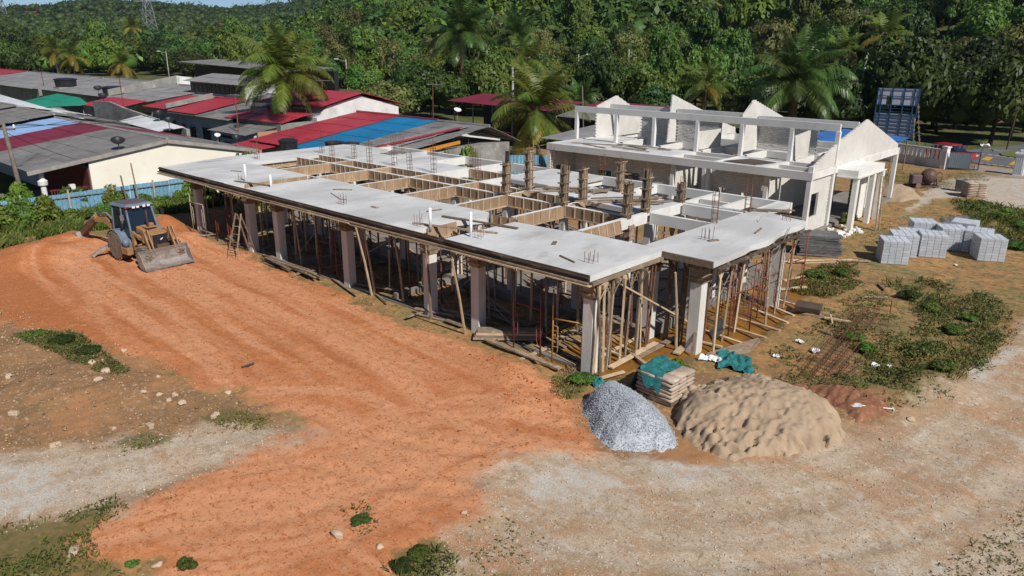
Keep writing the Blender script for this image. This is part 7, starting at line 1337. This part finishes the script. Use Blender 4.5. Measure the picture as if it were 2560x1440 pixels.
def palm(p,h,L,label,n=24,lean=(0,0),yellow=.15,oil=False,r=.17,z=None,nuts=0,seed=0):
    rr=random.Random(seed+int(h*100)); z=hz(*p) if z is None else z; t=thing('coconut_palm' if not oil else 'oil_palm',label,'palm tree',(p[0],p[1],z-.2))
    c=Vector((lean[0],lean[1],h+.2)); MB().tube([(0,0,0),(lean[0]*.25,lean[1]*.25,h*.35),(lean[0]*.65,lean[1]*.65,h*.7),tuple(c)],[r*1.35,r*1.05,r*.95,r*(.9 if not oil else 1.5)],9).build('trunk',M['palmtrunk' if not oil else 'deadfrond'],t,True)
    for k in range(n):
        f=k/n
        if oil: me=FC_['o'][min(4,int(f*5))]
        elif f<.55: me=FC_['g'][min(3,int(f/.55*4))]
        else: me=FC_['y'][rr.randrange(2)] if rr.random()<yellow*2.2 else FC_['l'][min(2,int((f-.55)/.45*3))]
        s=L*rr.uniform(.85,1.1)*(.8 if f<.12 else 1)
        o=link('frond',me,t,c+Vector((0,0,-.1)),(rr.uniform(-.25,.25),rr.uniform(-.08,.08),k*2.39996+rr.uniform(-.2,.2)),(s,s,s))
    if nuts:
        nm=MB().lathe([(.02,-.15),(.10,-.08),(.12,.02),(.07,.13),(.01,.16)],n=9).mesh('coconut',mat('orange_coconut',(.62,.27,.02),(.5,.2,.015),scale=3,rough=.45,bump=0,objv=.25) if nuts>12 else mat('green_coconut',(.16,.17,.03),(.2,.15,.04),rough=.5,bump=0,objv=.2),True)
        for k in range(nuts):
            a=rr.uniform(0,6.28) if nuts<12 else YAW-PI/2+rr.choice((-.75,.35,.1,-.6))+rr.uniform(-.35,.35); q=rr.uniform(.25,.5); link('coconut',nm,t,c+Vector((math.cos(a)*q,math.sin(a)*q,-.25-rr.uniform(0,.75 if nuts>12 else .3))),(rr.uniform(-.6,.6),rr.uniform(-.6,.6),0),(1.25,1.25,1.25) if nuts>12 else None)
    MB().lathe([(r*.9,-.5),(r*1.7,-.1),(r*1.9,.1),(r*.9,.35)],tuple(c),9).build('crown_base',M['deadfrond'],t); return t
palm((-47.14,18.18),7.6,5.0,'tallest coconut palm among the red roofs, nearest the building',34,(.1,.2),.06,nuts=6,seed=1,z=0)
palm((-82.06,41.04),8.8,5.2,'coconut palm showing above and behind the tallest one',20,(-.6,-.4),.3,seed=2)
palm((-31.20,34.10),4.6,5.5,'low coconut palm hung with orange nuts beside the brick house',32,(-.3,-.1),.14,nuts=46,seed=3,z=0)
palm((-66.90,72.33),8.2,5.6,'slender coconut palm behind the one with orange nuts',20,(.1,0),.05,seed=4)
palm((-73.54,65.13),11.6,7.4,'dark oil palm with long drooping fronds left of the forest middle',34,(0,0),0,True,.36,seed=5)
palm((-81.39,86.18),12,6.,'hazy oil palm in the forest right of the dark drooping one',28,(0,0),0,True,.34,seed=6)
palm((-23.14,70.26),6.4,7.0,'great spreading oil palm behind the brick house gables',40,(0,0),0,True,.42,seed=7)
palm((-33.72,68.73),5.6,4.8,'coconut palm behind the third brick gable',22,(0,0),.12,seed=8); palm((-50.81,65.69),3.2,3.9,'short dark palm behind the palm with orange nuts',24,(0,0),0,True,.3,seed=9)
palm((-126.66,74.19),6.0,4.6,'dark palm just right of the tallest coconut palm',22,(0,0),.05,seed=10)
palm((-228.02,55.55),8.6,5.8,'far left coconut palm with yellow lower fronds',22,(.3,.2),.4,seed=11); palm((-212.80,54.93),7.3,5.6,'yellow-green coconut palm right of the far left one',22,(.2,.2),.5,seed=12); palm((-194.14,60.35),5.8,5.4,'low yellow coconut palm behind the grey roofs',20,(.1,.1),.5,seed=13)
palm((-330.39,117.80),17,6.5,'tall distant coconut palm rising near the skyline',22,(0,0),.3,seed=14); palm((-355.07,141.40),14,6,'distant coconut palm right of the skyline one',20,(0,0),.3,seed=15); palm((-312.50,145.41),12,6,'distant coconut palm above the pink house',20,(0,0),.2,seed=16); palm((-179.75,96.32),12.5,5,'yellowish coconut palm peeking over the main palm',20,(0,0),.4,seed=17); palm((-22.14,96.09),12.,4.5,'small pale palm in the forest above the notice board',18,(0,0),.1,seed=18); palm((-28.54,98.27),10.,4.5,'palm between forest trees near the brown roof',18,(0,0),.1,seed=19)
# ---------------- shrubs and overgrowth ----------------
BU=[crown_mesh(61,M['leaf_mid'],1500,.085,12,.8),crown_mesh(62,M['leaf_light'],1500,.085,12,.8),crown_mesh(63,M['leaf_dark'],1500,.08,12,.7)]
def shrub(x,y,R,H,k,label,group=None,z=None):
    t=thing('shrub',label,'shrub',(x,y,(gz(x,y) if X0<x<X1 and Y0<y<Y1 else 0) if z is None else z),random.uniform(0,6.28),group); link('foliage',BU[k],t,(0,0,-.05*H),None,(R,R*random.uniform(.85,1.15),H/1.25))
    MB().tube([(0,0,-.05),(.03*R,0,H*.4)],[.05*R,.03*R],5).build('stem',M['barkdk'],t); return t
for k in range(26):
    y=-12+.72*k+random.uniform(-.3,.3); x=-36+random.uniform(-.5,1.0)
    if y>6.: continue
    big=y<-4; shrub(x,y,random.uniform(.7,1.15)*(1.35 if big else .8),random.uniform(1.0,1.8)*(1.35 if big else .62),random.choice((0,1,1,0)),'leafy shrub before the blue fence, '+('at the left edge' if y<-6 else 'below the porch' if y<-.5 else 'behind the backhoe' if y<3 else 'at the corner of the slab'),'overgrowth before the fence %d'%(0 if y<-6 else 1 if y<-.5 else 2 if y<3 else 3))
for x,y,R,H,k,lb in [(-37.5,-5.2,1.3,2.7,1,'bright leafy bush at the foot of the left utility pole'),(-37.4,-2.3,1.1,2.1,0,'climbing bush over the fence below the porch column'),(-36.9,-.3,.9,1.9,1,'climber hanging over the blue fence near the cream wall'),(-35.2,4.4,1.2,2.7,1,'tall bush at the left end of the unfinished slab'),(-34.2,5.4,1.3,3.3,2,'dark tall bush behind the first column'),(-36.0,8.6,1.8,3.4,1,'bright hedge-like shrub by the cream wall behind the slab'),(-34.4,10.2,1.9,3.5,1,'bright shrub below the black water tank'),(-32.9,11.8,1.4,3.3,0,'green shrub at the back left corner of the slab'),(-25.2,19.2,1.7,3.9,1,'light green young tree behind the back beam'),(-27.2,18.9,1.0,3.7,1,'thin leafy sapling left of the light green young tree'),(-23.3,27.5,1.1,2.4,0,'weedy bush against the teal fence'),(-21.8,29.5,1.2,2.6,0,'tall weeds between the teal fence and the brick house'),(-61,10.8,1.4,3.6,1,'bright shrub in the lane between the terraces'),(-90,15,1.5,4,1,'banana-like shrub beside the green roof'),(-1.9,28.3,.6,.9,0,'small weed bush between the porch columns')]: shrub(x,y,R,H,k,lb)
for p,R,H,k,lb in [((0.88,16.20),.6,.5,0,'low dark bush right of the wing rear column'),((1.63,17.36),.5,.45,0,'low dark bush right of the first dark bush'),((4.91,15.72),.55,.5,2,'darkest bush in the weeds below the pallets'),((6.00,15.03),.5,.4,0,'weedy bush in the middle of the right field'),((7.28,12.60),.5,.4,0,'weedy bush below the middle of the right field'),((7.07,9.32),.6,.5,0,'green bush right of the rebar cages'),((7.92,8.34),.55,.45,0,'dark bush near the white gravel patch'),((7.40,14.46),.4,.3,0,'small bush toward the truck lane'),((4.87,9.22),.45,.4,0,'bush growing through the rebar cages'),((5.61,8.42),.5,.4,1,'bright tuft beside the rebar cages'),((2.92,38.55),1.0,.7,0,'long grass bush near the burnt heap, left'),((4.57,36.82),1.0,.75,1,'long grass bush near the burnt heap, middle'),((6.00,34.46),1.0,.7,0,'long grass bush at the right edge'),((6.58,28.66),.8,.5,0,'long grass bush behind the right pallets'),((-0.39,-12.41),.22,.35,0,'small dark green seedling at the bottom left'),((-0.05,-0.24),.5,.4,0,'weed tuft left of the teal bundle'),((1.64,2.61),.5,.45,1,'bright weed beside the cement bags'),((1.80,1.51),.4,.35,2,'dark weed at the corner of the cement bags'),((-14.99,-10.17),.6,.28,2,'low creeper in the green patch, left part'),((-13.59,-9.82),.6,.25,2,'low creeper in the green patch, right part'),((-15.99,-10.62),.5,.28,0,'low creeper at the left tip of the green patch'),((2.58,-8.98),.3,.2,0,'dark weed clump at the bottom middle'),((2.67,-9.48),.3,.2,2,'dark weed clump at the bottom edge'),((-1.37,-13.09),.16,.12,0,'sprig at the bottom left of the clay'),((0.90,-9.18),.3,.15,2,'small weed on clay above the pale boulder')]: shrub(p[0],p[1],R,H,k,lb)
# grass
def grass(name,poly,dens,hgt,m_,seed,blades=7):
    r=np.random.default_rng(seed); P=np.array(poly); A_=abs(np.sum(P[:,0]*np.roll(P[:,1],-1)-np.roll(P[:,0],-1)*P[:,1]))/2; n=int(min(A_*dens*.75,6500))
    if n<5: return
    q=scatter(poly,n,seed); k=fbm(q[:,0]*1.1+seed,q[:,1]*1.1,seed,3)>(.46 if dens>30 else .52); q=q[k]; n=len(q); z=gzv(q); nb_=n*blades
    p=np.repeat(np.column_stack([q,z]),blades,0)+np.column_stack([r.normal(0,.07,(nb_,2)),np.zeros(nb_)]); a=r.uniform(0,6.28,nb_); h=hgt*r.uniform(.4,1.25,nb_)*np.repeat(r.uniform(.6,1.3,n),blades); w_=h*.022+.004; ln=h*r.uniform(.2,.9,nb_); d=np.column_stack([np.cos(a),np.sin(a)]); s=np.column_stack([-d[:,1],d[:,0]])
    V=np.stack([np.column_stack([p[:,:2]-s*w_[:,None],p[:,2]-.02]),np.column_stack([p[:,:2]+s*w_[:,None],p[:,2]-.02]),np.column_stack([p[:,:2]+d*(ln*.4)[:,None]+s*(w_*.8)[:,None],p[:,2]+h*.65]),np.column_stack([p[:,:2]+d*ln[:,None],p[:,2]+h])],1)
    o=link(name,mesh_np(name,V.reshape(-1,3),np.arange(nb_*4).reshape(-1,4),m_)); tag(o,kind='stuff')
def weeds(poly,per_m2,hgt,m_,seed,size=.045,thr=.45):
    r=np.random.default_rng(seed); P=np.array(poly); A_=abs(np.sum(P[:,0]*np.roll(P[:,1],-1)-np.roll(P[:,0],-1)*P[:,1]))/2; n=int(min(A_*per_m2*.62,20000))
    q=scatter(poly,n,seed); f=fbm(q[:,0]*.8+seed,q[:,1]*.8,seed,5,.62); k=f+r.normal(0,.03,n)> thr+.02; q,f=q[k],f[k]; n=len(q)
    if n<4: return
    hm=hgt*np.clip((f-thr)*5,.12,1.3); p=np.column_stack([q,gzv(q)+hm*r.random(n)**.7]); d=r.normal(size=(n,3)); d[:,2]=np.abs(d[:,2])+.35; d/=np.linalg.norm(d,axis=1)[:,None]; a=np.cross(d,r.normal(size=(n,3))); a/=np.linalg.norm(a,axis=1)[:,None]; b=np.cross(d,a); s_=size*r.uniform(.5,1.5,n)[:,None]
    V=np.stack([p-a*s_,p-b*s_*.45,p+a*s_,p+b*s_*.45],1); tag(link('weeds',mesh_np('weeds',V.reshape(-1,3),np.arange(n*4).reshape(n,4),m_)),kind='stuff')
for k,(pm,hh,mm,th_) in {'a':(700,.30,'grassdk',.42),'b':(620,.34,'grassdk',.44),'c':(420,.4,'grassdk',.40),'e':(1500,.16,'grassdk',.33),'f':(700,.08,'grass',.46),'g':(900,.12,'grassdk',.42),'h':(1500,.22,'grassdk',.38),'j':(900,.22,'grass',.42),'k':(900,.2,'grass',.4),'o':(300,.14,'grassdk',.50),'u':(320,.2,'grassdk',.46),'v':(420,.14,'grassdk',.47),'n':(160,.07,'grass',.52),'t':(260,.08,'grass',.48),'d':(420,.09,'grassdk',.46),'i':(300,.07,'grassdk',.52),'q':(600,.09,'grassdk',.45),'r':(500,.05,'grassdk',.45),'p':(500,.08,'grass',.45),'m':(260,.06,'grass',.44),'l':(160,.06,'grass',.52)}.items(): weeds(GRASS[k][0],pm,hh,M[mm],500+ord(k),.05 if k in 'abcuo' else .035,th_)
for i,(k,(poly,dn,hh)) in enumerate(GRASS.items()): grass('grass',poly,dn*.6,hh*.75,M['grassdk' if k in 'abehv' else 'grass'],100+i)
grass('tall_grass',[(-36.6,-12),(-36.6,6),(-33.5,6),(-32.5,2.5),(-32.2,-1),(-31.,-5),(-30.5,-8),(-32,-12)],55,.42,M['grass'],300,8); grass('tall_grass',[(-36.6,-9),(-36.6,4),(-35,4),(-34.6,-9)],30,.55,M['grass'],301,8)
grass('tall_grass',[(-31.5,4.5),(-28,4),(-28,14),(-31.5,14)],10,.6,M['grass'],302)

# ---------------- air ----------------
hb=MB().bb(12.4-2700,12.4+2700,-17-2700,-17+2700,-3.,150.).build('haze',M['black']); hm=bpy.data.materials.new('haze_air'); hm.use_nodes=True; hn=hm.node_tree; hn.nodes.remove(hn.nodes['Principled BSDF']); pv=hn.nodes.new('ShaderNodeVolumePrincipled'); pv.inputs['Color'].default_value=(.62,.80,1.0,1); pv.inputs['Density'].default_value=.00007; pv.inputs['Anisotropy'].default_value=.2; hn.links.new(pv.outputs[0],hn.nodes['Material Output'].inputs['Volume']); hb.data.materials.clear(); hb.data.materials.append(hm); tag(hb,kind='stuff')
